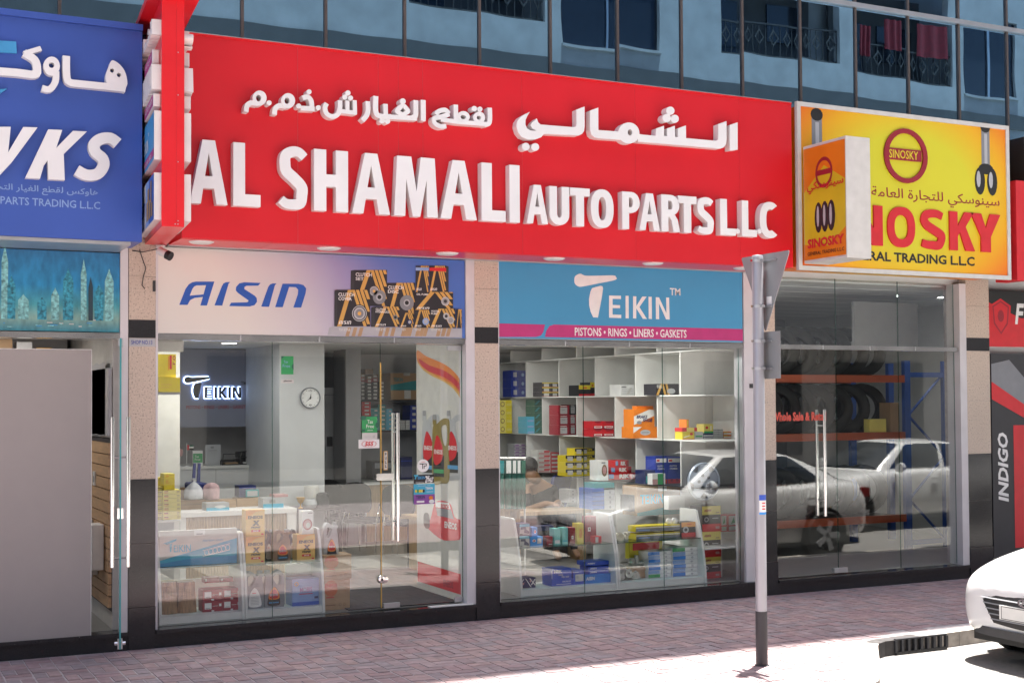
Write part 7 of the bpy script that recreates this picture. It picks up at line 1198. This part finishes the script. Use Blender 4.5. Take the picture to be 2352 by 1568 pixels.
for k in range(5): an = R(72*k+10); q = MB(); q.tube([(cx_-.1, 3.2, .27), (cx_-.1+.3*math.cos(an), 3.2+.3*math.sin(an), .22)], [.025, .014], 'dark', 8); q.lathe([(.0, -.02), (.028, -.02), (.028, .02), (0, .02)], (cx_-.1+.31*math.cos(an), 3.2+.31*math.sin(an), FZ+.028), (math.sin(an), -math.cos(an), 0), 'black', 10); mk('base_arm', q, oc)
def skinned(name, pts, edges, rad, m, parent, sub=2, root=0):
    me = bpy.data.meshes.new(name); me.from_pydata([Vector(p) for p in pts], edges, []); o = bpy.data.objects.new(name+'_tmp', me); COL.objects.link(o)
    o.modifiers.new('s', 'SKIN'); sv = me.skin_vertices[0].data if me.skin_vertices else None
    if sv is None: 
        bpy.context.view_layer.objects.active = o; me.skin_vertices.new() if hasattr(me.skin_vertices, 'new') else None; sv = me.skin_vertices[0].data
    for i, r_ in enumerate(rad): sv[i].radius = (r_, r_) if not isinstance(r_, tuple) else r_
    sv[root].use_root = True; s = o.modifiers.new('u', 'SUBSURF'); s.levels = sub; s.render_levels = sub
    bpy.context.view_layer.update(); dg = bpy.context.evaluated_depsgraph_get(); nm = bpy.data.meshes.new_from_object(o.evaluated_get(dg)); bpy.data.objects.remove(o)
    q = MB(); q.add([v.co.copy() for v in nm.vertices], [tuple(p.vertices) for p in nm.polygons], m); return mk(name, q, parent, smooth=True)
hx = at(*cR(640, 420), 3.1); mx = cx_-.26
pr_ = thing('person', 'man in black clothes with head bowed over the desk behind the display case', 'person', (mx, 3.1, FZ))
yb = 3.12; sh_z = at(*cR(750, 600), yb).z; hz = at(*cR(620, 400), 2.9).z; mx2 = at(*cR(840, 620), yb).x; hxx = at(*cR(620, 400), 2.9).x
pts = [(mx2+.02, yb+.03, .70), (mx2+.0, yb+.04, .9), (mx2-.02, yb-.0, sh_z-.08), (mx2-.07, yb-.06, sh_z+.05), (hxx+.03, 2.95, hz-.02), (hxx-.01, 2.88, hz+.08), (hxx-.03, 2.84, hz-.04),
       (mx2-.20, yb-.02, sh_z-.04), (mx2-.28, yb-.16, sh_z-.28), (mx2-.16, 2.72, zt+.06), (mx2-.08, 2.60, zt+.05),
       (mx2+.16, yb+.0, sh_z-.06), (mx2+.22, yb-.10, sh_z-.30), (mx2+.02, 2.74, zt+.07), (mx2-.08, 2.66, zt+.05),
       (mx2-.1, 2.95, .66), (mx2-.12, 2.60, .66), (mx2-.12, 2.55, .25), (mx2-.12, 2.45, .19), (mx2+.12, 2.95, .66), (mx2+.14, 2.60, .66), (mx2+.14, 2.55, .25), (mx2+.14, 2.45, .19)]
for s_, b0 in ((10, 0), (14, 0)):
    for k in range(5): bx_, by_, bz_ = pts[s_]; pts.append((bx_+(-.03+.015*k)*(1 if k else 1.6), by_-.05+(.02 if k in (0, 4) else 0), bz_-.015))
ed = [(0, 1), (1, 2), (2, 3), (3, 4), (4, 5), (4, 6), (2, 7), (7, 8), (8, 9), (9, 10), (2, 11), (11, 12), (12, 13), (13, 14), (0, 15), (15, 16), (16, 17), (17, 18), (0, 19), (19, 20), (20, 21), (21, 22)]+[(10, 23+k) for k in range(5)]+[(14, 28+k) for k in range(5)]
rad = [.12, .13, .13, .055, .085, .09, .07, .06, .042, .035, .024, .06, .042, .035, .024, .08, .06, .045, .04, .08, .06, .045, .04]+[.008]*10
skinned('body', pts, ed, rad, 'skin', pr_, 2)
c9 = [0, 1, 2, 7, 8, 11, 12, 15, 16, 17, 19, 20, 21]; mp_ = {v: i for i, v in enumerate(c9)}
skinned('black_clothes', [pts[i] for i in c9], [(mp_[a], mp_[b]) for a, b in ed if a in mp_ and b in mp_], [rad[i]+.016 for i in c9], 'shirt', pr_, 2)
q = MB(); hp = Vector(pts[5])+Vector((.0, .01, .02)); q.lathe([(.105*math.sin(math.pi*k/14), -.105*math.cos(math.pi*k/14)) for k in range(5, 15)], hp, (-.05, .25, 1), 'hair', 18); smooth_angle(mk('hair', q, pr_), 180)
for s in (-1, 1): q = MB(); q.lathe([(0, 0), (.022, .004), (.024, .012), (.0, .018)], Vector(pts[5])+Vector((s*.085, 0, -.03)), (s, 0, 0), 'skin', 10); mk('ear', q, pr_)
# ================================================================ right hand neighbour shop
for z0, z1 in ((.163, ZR0-.003), (ZR1+.003, 3.30)):
    for a, b in ((8.588, 9.46), (9.463, 10.33), (10.333, 11.15)): pane(a, b, z0, z1)
def shell2(x0, x1, y1, zc): 
    q = MB(); q.box(x0, x1, .13, y1, FZ-.1, FZ-.002, 'tile'); struct('floor', q); q = MB(); q.box(x0, x1, .31, y1, zc, zc+.08, 'ceil'); C_ = struct('ceiling', q); q = MB(); q.box(x0, x1, y1, y1+.1, FZ, zc, 'steelgrey'); struct('wall', q)
    for k in range(9): e = MB(); y = .8+k*.6; e.box(x0, x1, y-.012, y+.012, zc-.006, zc-.001, 'white_paint'); mk('ceiling_strip', e, C_)
shell2(8.655, 13.4, 6.0, 3.28)
q = MB(); q.box(8.655, 8.70, .36, 6, FZ, 3.28, 'wall'); struct('wall', q); q = MB(); q.box(13.4, 13.5, .3, 6, FZ, 3.28, 'wall'); q.box(11.26, 13.4, .12, .3, FZ, 3.28, 'wall'); struct('wall', q)
lights([(9.3, 1.2, 'ceiling lamp in the tyre shop over the entrance'), (10.4, 2.6, 'ceiling lamp deep in the tyre shop'), (12.2, 1.3, 'ceiling lamp at the right end of the tyre shop')], 3.28, 'c', '', 'ceiling lamps in the tyre shop', w=1.6)
cN = VW(1820, 600, 2.851); yr = 1.5
mat('rack_blue', (.03, .09, .34), .4); mat('rack_orange', (.38, .07, .02), .4)
rk = thing('pallet_rack', 'blue and orange pallet rack full of black tyres behind the blurry right window', 'rack', (9.8, yr, FZ)); ua, ub = at(*cN(1268, 1000), yr).x, at(*cN(1545, 1000), yr).x; zt = at(*cN(1268, 860), yr).z; xl = 8.62
for x in (ua, ub, 8.76): 
    for yy in (yr, yr+1.0): q = MB(); q.box(x-.045, x+.045, yy-.03, yy+.03, FZ, zt, 'rack_blue'); mk('upright', q, rk)
q = MB(); zs_ = [FZ+.1+k*.52 for k in range(5)]
for i, z in enumerate(zs_[:-1]): q.tube([(ua+.04, yr-.0, z if i % 2 else z+.5), (ub-.04, yr-.0, z+.5 if i % 2 else z)], .018, 'rack_blue', 6)
for z in (at(*cN(1400, 960), yr).z, FZ+.08): q.box(ua+.045, ub-.045, yr-.02, yr+.02, z-.03, z+.03, 'rack_blue')
mk('brace', q, rk)
zb1, zb2 = at(*cN(900, 985), yr).z, at(*cN(900, 1395), yr).z
for z in (zb1, zb2, .55):
    for yy in (yr-.01, yr+.98): q = MB(); q.box(8.806, ua-.046, yy-.02, yy+.02, z-.05, z+.04, 'rack_orange'); mk('beam', q, rk)
    q = MB(); q.box(8.806, ua-.046, yr+.02, yr+.95, z+.0, z+.02, 'dark'); mk('deck', q, rk)
tm = {}
def tyre(x, y, z, r_, lb, ax=(1, 0, 0)):
    key = r_
    if key not in tm:
        q = MB(); w = r_*.33; pr2 = [(r_*.62, -w*.8), (r_*.7, -w), (r_*.93, -w), (r_, -w*.6), (r_, w*.6), (r_*.93, w), (r_*.7, w), (r_*.62, w*.8), (r_*.62, -w*.8)]; q.lathe(pr2, (0, 0, 0), ax, 'rubber', 26); me = bpy.data.meshes.new('tyre'); me.from_pydata(q.v, [], q.f); me.materials.append(MT['rubber']); me.polygons.foreach_set('use_smooth', [True]*len(q.f)); tm[key] = me
    o = mk('tyre', None, None, loc=(x, y, z+r_), mesh=tm[key]); tag(o, lb, 'tyre', 'tyres on the pallet rack'); return o
for lv, (z, nm) in enumerate(((zb1+.021, 'top'), (zb2+.021, 'middle'), (.571, 'lower'))):
    for k in range(10):
        x = 8.98+k*.27
        if x < ua-.2: t = tyre(x, yr+.45, z, .31 if (lv == 0 or 1) else .28, f'black tyre standing {["first", "second", "third", "fourth", "fifth", "sixth", "seventh", "eighth", "ninth", "tenth"][k]} from the left on the {nm} rack beam'); t.rotation_euler = (0, 0, R(62))
carton('yellow green carton low among the tyres in the blurry window', at(*cN(1000, 1330), yr+.05).x, at(*cN(1120, 1330), yr+.05).x, zb2+.02, zb2+.2, yr+.03, .1, 'lemon'); carton('kraft carton between the tyres and the blue upright', ua-.2, ua-.06, zb2+.021, zb2+.4, yr+.06, .2, 'kraft')
q = MB(); q.box(8.9, 9.9, .32, .36, 2.75, 3.1, 'offw') if False else 0
pg_ = carton('greyish board hung inside the upper right window', at(*cN(900, 400), 1.0).x, at(*cN(1350, 400), 1.0).x, 2.62, 3.15, 1.0, .05, 'grey', cat='board', name='hanging_board')
q = MB(); q.box(9.62, 9.68, .5, .56, 2.6, 3.2, 'silver'); a = at(*cN(690, 1200), .03); P0 = at(*cN(690, 1420+300), .03)
dr = [o for o in bld.children if o.name.startswith('window_pane') and abs(WL[o.name].x-5) < 99]
h_ = at(1893, 940, .03); h2 = at(1893, 1185, .03); q = MB()
for yy in (.03, .155): q.tube([(h_.x, yy, h2.z), (h_.x, yy, h_.z)], .016, 'chrome', 12)
for z in (h_.z-.17, h2.z+.17): q.tube([(h_.x, .03, z), (h_.x, .155, z)], .009, 'chrome', 8)
smooth_angle(mk('handle', q, bld))
a = at(1779, 965, .088); b = at(1897, 945, .088); wl_ = thing('window_lettering', 'red words Whole Sale and Retail on the right neighbour glass', 'lettering', (9, .088, a.z)); q = MB(); mat('coral', (.70, .10, .07), .45); q.text('Whole Sale & Retail', FY(.088), 8.60, a.z-.01, b.x, b.z, 'coral', off=.04, d0=.001); mk('letters', q, wl_)
q = MB(); q.box(at(1920, 1318, .05).x, at(1950, 1318, .05).x, .07, .12, .165, .215, 'alu'); mk('patch_fitting', q, bld)
# ================================================================ left neighbour shop: slat wall, goods
q = MB(); q.box(-2.5, 1.98, .13, 4.0, FZ-.1, FZ-.003, 'tile'); struct('floor', q); q = MB(); q.box(-2.5, 1.98, .14, 4.0, 2.70, 2.78, 'ceil'); struct('ceiling', q); q = MB(); q.box(-2.5, 1.9, 2.5, 2.6, FZ, 2.7, 'wall'); struct('wall', q); q = MB(); q.box(1.935, 1.99, .14, 2.5, FZ, 2.7, 'offw'); struct('wall', q)
lights([(.9, 1.0, 'ceiling lamp in the far left shop')], 2.70, 'd', '', 'ceiling lamps in the left shop', w=3.5)
sl_ = thing('slat_wall', 'brown slatted display wall inside the far left shop', 'slat wall', (1.92, 1.2, .3))
for k in range(14):
    z = .33+k*.097; q = MB(); q.box(1.905, 1.930, .16, 2.2, z, z+.088, 'slat'); mk('slat', q, sl_)
q = MB(); q.box(1.930, 1.934, .16, 2.2, .30, 1.72, 'dark'); mk('backing', q, sl_)
q = MB(); q.add([(1.90, .3+.1*i, z+(.01*math.sin(i*1.7))) for z in (1.74, 2.35) for i in range(8)], [(i, i+1, 9+i, 8+i) for i in range(7)], 'silver'); q.box(1.9, 1.93, .16, 1.3, 1.74, 2.3, 'silver'); tag(mk('plastic_sheet', q), 'shiny grey plastic sheet hung over the slatted wall', 'sheet')
for i, (y, z0, z1, m) in enumerate(((.34, .62, 1.0, 'white'), (.62, .55, .98, 'offw'), (.9, .5, 1.0, 'silver'))): q = MB(); q.box(1.80, 1.90, y, y+.22, z0, z1, m); bevel(tag(mk('wrapped_panel', q), ['white wrapped panel nearest the glass door on the slatted wall', 'pale wrapped panel in the middle of the slatted wall', 'grey wrapped panel furthest inside on the slatted wall'][i], 'package', 'wrapped panels on the slatted wall'), .01)
q = MB(); q.box(1.905, 1.93, .20, .28, 1.30, 1.40, 'silver') if 0 else 0; q.box(1.893, 1.904, .78, .90, 1.30, 1.42, 'offw'); q.box(1.889, 1.8925, .81, .86, 1.33, 1.38, 'grey'); tag(mk('socket_plate', q), 'white socket plate on the slatted wall', 'socket')
for i in range(9):
    x = .15+i*.17; q = MB(); q.box(x, x+.13, 1.6, 1.85, 2.0, 2.62-.05*(i % 3), ['kraft', 'offw', 'gold', 'white', 'brown', 'offw', 'kraft', 'white', 'gold'][i]); tag(mk('rolled_stock', q), f'upright package {ORD[i]} from the left on the high shelf of the left shop' if i else 'upright package at the left end of the high shelf in the left shop', 'package', 'packages on the high shelf')
q = MB(); q.box(-.2, 1.88, 1.5, 1.95, 1.96, 1.995, 'wood'); tag(mk('high_shelf', q), 'high wooden shelf in the far left shop above the grey board', 'shelf')
# ================================================================ traffic sign pole
cp_ = VW(1840, 600, 3.92); px_, py_ = 6.19, -2.917; ps = thing('sign_pole', 'grey street sign post with black foot and two signs seen from behind', 'sign post', (px_, py_, 0)); rp_ = .043; XPz = px_+rp_+.022
zt = at(1743, 586, py_).z; zk = at(1750, 1402, py_).z
q = MB(); q.lathe([(rp_, zk), (rp_, zt-.012), (rp_*.9, zt-.003), (0, zt+.004)], (px_, py_, 0), (0, 0, 1), 'pole_grey' if 'pole_grey' in MT else (mat('pole_grey', (.40, .40, .43), .38, .3, var=.05, sc=4) and 'pole_grey'), 28); smooth_angle(mk('pole', q, ps)); q = MB(); q.lathe([(rp_+.001, -.02), (rp_+.002, 0), (rp_+.0015, zk)], (px_, py_, 0), (0, 0, 1), 'dark', 28); smooth_angle(lab(mk('pole_foot', q, ps), 'black painted foot of the post'))
q = MB(); q.lathe([(rp_+.015, .0), (rp_+.012, .006), (rp_, .008)], (px_, py_, 0), (0, 0, 1), 'dark', 20); mk('base_collar', q, ps)
def TP(x, y): w = atx(*cp_(x, y), XPz); return (-w.y, w.z)
fx_ = FXm(XPz); tri = [TP(48, 178), TP(528, 94), TP(290, 905)]
def rounded(l, r_):
    o = []
    for i in range(len(l)):
        p, c, n = Vector(l[i-1]), Vector(l[i]), Vector(l[(i+1) % len(l)]); a = c+(p-c).normalized()*r_; b = c+(n-c).normalized()*r_
        for k in range(6): t = k/5; o.append(tuple(a*(1-t)**2+c*2*t*(1-t)+b*t*t))
    return o
mat('sign_back', (.33, .35, .36), .4, .4, var=.06, sc=3)
ymid = (tri[0][0]+tri[1][0])/2; hw = (tri[1][0]-tri[0][0])/2; ztop = (tri[0][1]+tri[1][1])/2; T3 = [(ymid-hw, ztop), (ymid+hw, ztop), (ymid, tri[2][1])]
q = MB(); q.prism(fx_, [rounded(T3, .03)], 'sign_back', -.003, 0); P1 = lab(mk('sign_plate', q, ps), 'triangular sign plate, point down, seen from behind')
q = MB(); frb = FR((XPz+.0032, 0, 0), (0, 1, 0)); q.prism(frb, [rounded([(-a, b) for a, b in T3], .03)], 'rd', .0005); q.prism(frb, [rounded([(-(ymid+(a-ymid)*.68), ztop-.04+(b-ztop)*.70) for a, b in T3], .02)], 'white', .001); mk('front_print', q, P1)
ra, rb3 = TP(172, 912), TP(432, 886); rz0 = TP(300, 1358)[1]; rz1 = (ra[1]+rb3[1])/2
q = MB(); q.prism(fx_, [rect(ra[0], rz0, rb3[0], rz1)], 'sign_back', -.003, 0); P2 = lab(mk('sign_plate', q, ps), 'small rectangular sign plate seen from behind'); q = MB(); q.prism(frb, [rect(-rb3[0]+.008, rz0+.008, -ra[0]-.008, rz1-.008)], 'white', .0005); mk('front_print', q, P2)
for v in (205, 650, 990, 1258):
    z = at(*cp_(225, v), py_).z; q = MB(); q.lathe([(rp_+.0005, -.011), (rp_+.004, -.011), (rp_+.004, .011), (rp_+.0005, .011)], (px_, py_, z), (0, 0, 1), 'alu', 24); w = .13 if v == 205 else .075
    q.box(XPz-.014, XPz-.001, py_-w*1.2, py_+w*.8, z-.008, z+.008, 'alu'); q.box(px_-rp_-.014, px_-rp_-.003, py_-.012, py_+.012, z-.008, z+.008, 'chrome'); q.box(px_-.01, px_+.02, py_-rp_-.018, py_-rp_-.002, z-.009, z+.009, 'alu'); mk('clamp', q, ps)
q = MB(); q.prism(fx_, [rect(TP(300, 560)[0], TP(300, 640)[1], TP(350, 560)[0], TP(300, 555)[1])], 'white', .0008); mk('inspection_label', q, P1)
z0, z1 = at(1748, 1180, py_).z, at(1748, 1135, py_).z; q = MB(); n = 10; an = [R(225+9*k) for k in range(n+1)]
for (f0, f1, m) in ((0, .12, 'sky_b'), (.12, .72, 'white'), (.72, 1, 'blue_k')): q.add([(px_+(rp_+.0015)*math.cos(a), py_+(rp_+.0015)*math.sin(a), z0+(z1-z0)*f) for f in (f0, f1) for a in an], [(k, k+1, n+2+k, n+1+k) for k in range(n)], m)
for f in (.25, .4, .55): q.add([(px_+(rp_+.0025)*math.cos(a), py_+(rp_+.0025)*math.sin(a), z0+(z1-z0)*(f+g)) for g in (0, .06) for a in an[3:8]], [(k, k+1, 6+k, 5+k) for k in range(4)], 'rd')
mk('sticker', q, ps)
# ================================================================ cars
def car(label, loc, rz=0, paint='car_white', num='F 40918'):
    t = thing('parked_car', label, 'car', (0, 0, 0)); L = 4.5
    st = [  # x, halfwidth, zbottom, z mid crease, z shoulder, y shoulder, z deck edge, y deck edge, z centre
     (0.00, .50, .30, .47, .60, .46, .64, .36, .66), (.05, .70, .24, .47, .64, .66, .685, .52, .71), (.16, .82, .21, .48, .69, .77, .745, .62, .775), (.42, .885, .20, .50, .76, .83, .83, .68, .865), (.80, .90, .20, .52, .83, .85, .90, .70, .935), (1.15, .905, .20, .54, .88, .86, .945, .72, .975), (1.45, .905, .20, .55, .91, .865, .965, .76, .985),
     (2.0, .905, .20, .56, .93, .87, .975, .80, .985), (2.7, .905, .20, .57, .945, .87, .985, .80, .99), (3.3, .905, .20, .58, .96, .86, 1.0, .78, 1.005), (3.8, .895, .21, .60, .98, .84, 1.02, .74, 1.03), (4.15, .87, .24, .62, .985, .80, 1.03, .70, 1.045), (4.38, .82, .28, .64, .95, .74, 1.01, .64, 1.03), (4.48, .70, .34, .62, .84, .64, .90, .55, .92)]
    q = MB(); vs = []; n = 0
    for x, w, zb, zm, zs, ys, zd, yd_, zc in st:
        half = [(0, zb), (w*.85, zb), (w*.97, zb+.07), (w, zm), (w*.985, (zm+zs)/2), (ys, zs), (yd_, zd), (yd_*.5, (zd+zc)/2+.004), (0, zc)]
        ring = half+[(-y, z) for y, z in reversed(half[1:-1])]; n = len(ring); vs += [(x, y, z) for y, z in ring]
    fs = [(i*n+k, (i+1)*n+k, (i+1)*n+(k+1) % n, i*n+(k+1) % n) for i in range(len(st)-1) for k in range(n)]+[tuple(range(n)), tuple(reversed(range((len(st)-1)*n, len(st)*n)))]
    q.add(vs, fs, paint); B = mk('body', q, t, smooth=True); md = B.modifiers.new('sub', 'SUBSURF'); md.levels = md.render_levels = 2
    base = [(1.16, 0, .965), (1.24, .45, .965), (1.46, .73, .955), (2.0, .79, .96), (2.75, .80, .965), (3.55, .775, .99), (4.02, .66, 1.02), (4.24, .35, 1.04), (4.28, 0, 1.045)]
    top_ = [(2.05, 0, 1.435), (2.07, .34, 1.425), (2.14, .53, 1.405), (2.40, .575, 1.425), (2.85, .575, 1.425), (3.12, .55, 1.40), (3.32, .47, 1.365), (3.40, .25, 1.375), (3.42, 0, 1.38)]
    def patch(s, tt, off=0):
        s = max(0, min(len(base)-1.0001, s)); i = int(s); f = s-i; b = Vector(base[i]).lerp(Vector(base[i+1]), f); c = Vector(top_[i]).lerp(Vector(top_[i+1]), f); p = b.lerp(c, tt); o = Vector((p.x-2.8, p.y*2.2, .6)).normalized(); bulge = .03*math.sin(math.pi*tt); return p+o*(off+bulge)
    q = MB(); N_ = 33
    for sg in (1, -1):
        vs = [(lambda p: (p.x, p.y*sg, p.z))(patch(8*k/(N_-1), j/4)) for j in range(5) for k in range(N_)]
        fs = [(j*N_+k, j*N_+k+1, (j+1)*N_+k+1, (j+1)*N_+k) for j in range(4) for k in range(N_-1)]; q.add(vs, fs if sg > 0 else [tuple(reversed(f)) for f in fs], paint)
    rows__ = []
    for k in range(N_): p = patch(8*k/(N_-1), 1); rows__.append(p)
    m_ = 9; vs = []
    for k in range(N_):
        p = rows__[k]
        for j in range(m_): f = 1-2*j/(m_-1); vs.append((p.x, p.y*f, p.z+.03*(1-f*f)*(p.y/.575 if p.y > 0 else 0)))
    q.add(vs, [(k*m_+j, k*m_+j+1, (k+1)*m_+j+1, (k+1)*m_+j) for k in range(N_-1) for j in range(m_-1)], paint)
    smooth_angle(mk('cabin', q, t), 50)
    mat('car_glass', (.02, .025, .03), .04, var=0, spec=.8); mat('chrome_trim', (.7, .7, .7), .15, 1, var=0); mat('headlamp', (.10, .11, .13), .08, .4, var=.4, sc=30); mat('lamp_clear', (.75, .78, .82), .1, .3, var=.1, sc=20); mat('tail_red', (.35, .01, .01), .15, var=.05); mat('plate', (.75, .75, .72), .4)
    def win(s0, s1, t0, t1, sg, nm='window'):
        q = MB(); a_, b_ = 10, 4; vs = [(lambda p: (p.x, p.y*sg, p.z))(patch(s0+(s1-s0)*k/a_, t0+(t1-t0)*j/b_, .006)) for j in range(b_+1) for k in range(a_+1)]; fs = [(j*(a_+1)+k, j*(a_+1)+k+1, (j+1)*(a_+1)+k+1, (j+1)*(a_+1)+k) for j in range(b_) for k in range(a_)]; q.add(vs, fs if sg > 0 else [tuple(reversed(f)) for f in fs], 'car_glass'); return mk(nm, q, t, smooth=True)
    for sg in (1, -1):
        win(0, 1.82, .06, .93, sg, 'windscreen'); win(2.35, 3.95, .08, .90, sg); win(4.1, 5.3, .08, .90, sg); win(6.75, 8, .1, .9, sg, 'rear_window')
    for x in (.86, 3.58):
        for sg in (1, -1):
            q = MB(); Y = sg*.86; q.lathe([(.36, -.06), (.36, .045), (.34, .05)], (x, sg*.865, .335), (0, sg, 0), 'black', 30); q.lathe([(.35, .046), (.0, .046)], (x, sg*.865, .335), (0, sg, 0), 'black', 30); mk('wheel_arch', q, t)
            W_ = bpy.data.objects.new('wheel', None); COL.objects.link(W_); W_.parent = t; W_.location = (x, Y, .32); WL[W_.name] = Vector((x, Y, .32))
            q = MB(); q.lathe([(.21, -.1), (.30, -.1), (.32, -.07), (.32, .07), (.30, .1), (.22, .1), (.20, .08)], (x, Y, .32), (0, sg, 0), 'rubber', 30); smooth_angle(mk('tyre', q, W_)); q = MB(); q.lathe([(.22, .08), (.20, .06), (.05, .075), (.0, .08)], (x, Y, .32), (0, sg, 0), 'dark', 24)
            for k in range(5):
                an = R(72*k); d = Vector((math.cos(an), 0, math.sin(an))); e = Vector((-math.sin(an), 0, math.cos(an))); o = Vector((x, Y+sg*.085, .32)); q.hexa([o+d*.03-e*.03, o+d*.20-e*.045, o+d*.20-e*.045+Vector((0, sg*.015, 0)), o+d*.03-e*.03+Vector((0, sg*.015, 0))], [o+d*.03+e*.03, o+d*.20+e*.045, o+d*.20+e*.045+Vector((0, sg*.015, 0)), o+d*.03+e*.03+Vector((0, sg*.015, 0))], 'silver')
            mk('rim', q, W_)
    # front face
    def nose(y, z, off=.012):   # point on the nose surface
        y_ = abs(y); prof = [(.0, .0), (.36, .01), (.50, .03), (.62, .075), (.72, .13), (.80, .24), (.86, .42), (.89, .66)]
        for (a0, x0), (a1, x1) in zip(prof[:-1], prof[1:]):
            if y_ <= a1: x = x0+(x1-x0)*(y_-a0)/(a1-a0); break
        else: x = .8
        x += max(0, (z-.52))*.35+max(0, .38-z)*.12; return Vector((x-off, y, z))
    def skinpoly(nm, grid, m, off=.012, par=t, label=None):  # grid rows of (y, z)
        q = MB(); r_ = len(grid); c_ = len(grid[0]); vs = [nose(y, z, off) for row in grid for y, z in row]; q.add(vs, [(j*c_+k, j*c_+k+1, (j+1)*c_+k+1, (j+1)*c_+k) for j in range(r_-1) for k in range(c_-1)], m); return mk(nm, q, par, smooth=True)
    G = lambda n_, lo, hi: [[(lo(k/n_)[0]*(1-j/3)+hi(k/n_)[0]*j/3, lo(k/n_)[1]*(1-j/3)+hi(k/n_)[1]*j/3) for k in range(n_+1)] for j in range(4)]
    gr = skinpoly('grille', G(12, lambda f: (-.34+.68*f, .36-.02*math.sin(math.pi*f)), lambda f: (-.50+1.0*f, .575+.02*math.sin(math.pi*f))), 'black', .020)
    for k in range(5): z = .385+.04*k; w = .36+.030*k; skinpoly('grille_bar', [[(-w+2*w*i/8, z) for i in range(9)], [(-w+2*w*i/8, z+.010) for i in range(9)]], 'silver' if k == 4 else 'steelgrey', .028, gr)
    skinpoly('bumper_intake', G(12, lambda f: (-.62+1.24*f, .245), lambda f: (-.55+1.1*f, .315)), 'dark', .016); skinpoly('chrome_strip', G(12, lambda f: (-.52+1.04*f, .585+.02*math.sin(math.pi*f)), lambda f: (-.53+1.06*f, .60+.02*math.sin(math.pi*f))), 'chrome_trim', .024)
    for sg in (1, -1):
        H = skinpoly('headlight', G(8, lambda f: (sg*(.53+.31*f), .555+.04*f), lambda f: (sg*(.55+.31*f), .615+.06*f)), 'lamp_clear', .016); skinpoly('lens_insert', G(6, lambda f: (sg*(.57+.2*f), .573+.03*f), lambda f: (sg*(.58+.2*f), .603+.04*f)), 'headlamp', .022, H)
        skinpoly('fog_light', G(5, lambda f: (sg*(.62+.13*f), .34), lambda f: (sg*(.64+.10*f), .44)), 'black', .016)
        q = MB(); q.prism(FR((4.40, sg*.62, 0), (0, -sg, 0)), [[(0, .78), (-.18, .82), (-.2, .92), (0, .9)]], 'tail_red', 0, .12) if 0 else q.box(4.30, 4.47, sg*.48, sg*.78, .80, .92, 'tail_red'); mk('tail_light', q, t)
        q = MB(); mw = [(1.62, sg*.96, 1.0), (1.66, sg*.98, 1.0)]; q.lathe([(.0, -.05), (.06, -.045), (.085, 0), (.08, .05), (0, .065)], (1.72, sg*.985, 1.02), (-1, 0, 0), paint, 14); q.tube([(1.72, sg*.86, .97), (1.72, sg*.95, 1.0)], .02, 'black', 6); smooth_angle(mk('wing_mirror', q, t))
        q = MB()
        for x in (2.45, 3.30): q.box(x, x+.16, sg*.90, sg*.925, .80, .83, paint)
        mk('door_handle', q, t)
        q = MB()
        for x in (1.60, 2.62, 3.50): q.tube([(x, sg*.909, .30), (x+.02, sg*.909, .55), (x+.03, sg*.885, .93)], .004, 'dark', 4)
        mk('door_gap', q, t)
    q = MB(); q.box(-.028, -.018, -.26, .26, .40, .51, 'plate'); P_ = mk('number_plate', q, t); q = MB(); q.prism(FR((-.028, 0, 0), (0, -1, 0)), [rect(-.24, .405, .24, .505), rect(-.235, .41, .235, .50)], 'dark', .001); mk('plate_border', q, P_)
    q = MB(); fe = FR((-.036, 0, 0), (0, -1, 0)); q.prism(fe, [circ(0, .556, .062, .032, 20), circ(0, .556, .048, .022, 20)], 'chrome_trim', 0, .008); q.prism(fe, [stroke([(-.02, .536), (-.01, .574)], .008)], 'chrome_trim', 0, .007); q.prism(fe, [stroke([(.01, .538), (.02, .576)], .008)], 'chrome_trim', 0, .007); q.prism(fe, [stroke([(-.014, .554), (.014, .558)], .007)], 'chrome_trim', 0, .006); mk('emblem', q, t)
    q = MB(); q.box(.2, 4.3, -.75, .75, .16, .24, 'black'); mk('underbody', q, t)
    t.location = loc; t.rotation_euler[2] = rz; WL[t.name] = Vector(loc); return t
c1 = car('white car parked at the kerb, its front corner at the right edge', (8.10, -3.72, -.12), 0); 
mat('car_silver', (.50, .50, .50), .25, .5, var=.02, coat=.5)
c2_ = clone(c1, loc=(13.6, -6.3, -.12), rot=(0, 0, 0), label='white car further along the street, seen only mirrored in the glass')
# small litter on the bricks
rl = random.Random(4)
for i, (u, v) in enumerate(((1492, 1413), (700, 1455), (905, 1445), (1230, 1528), (1318, 1495), (1290, 1555))):
    p = gz(u, v, .005); q = MB(); s = .018; an = rl.uniform(0, 3); q.add([(p.x+s*math.cos(an+a)*(1 if k % 2 else .6), p.y+s*math.sin(an+a)*(1 if k % 2 else .6), .007+.002*k) for k, a in enumerate((0, 1.5, 3.1, 4.6))], [(0, 1, 2, 3)], 'offw'); tag(mk('litter', q), ['white scrap lying on the bricks before the right window', 'tiny white scrap on the bricks below the left window', 'white scrap on the bricks below the glass door', 'pale scrap on the bricks in front, left of the sunlit edge', 'pale scrap on the bricks right of the middle pillar', 'pale scrap closest to the sunlit strip'][i], 'litter', 'scraps on the paving')
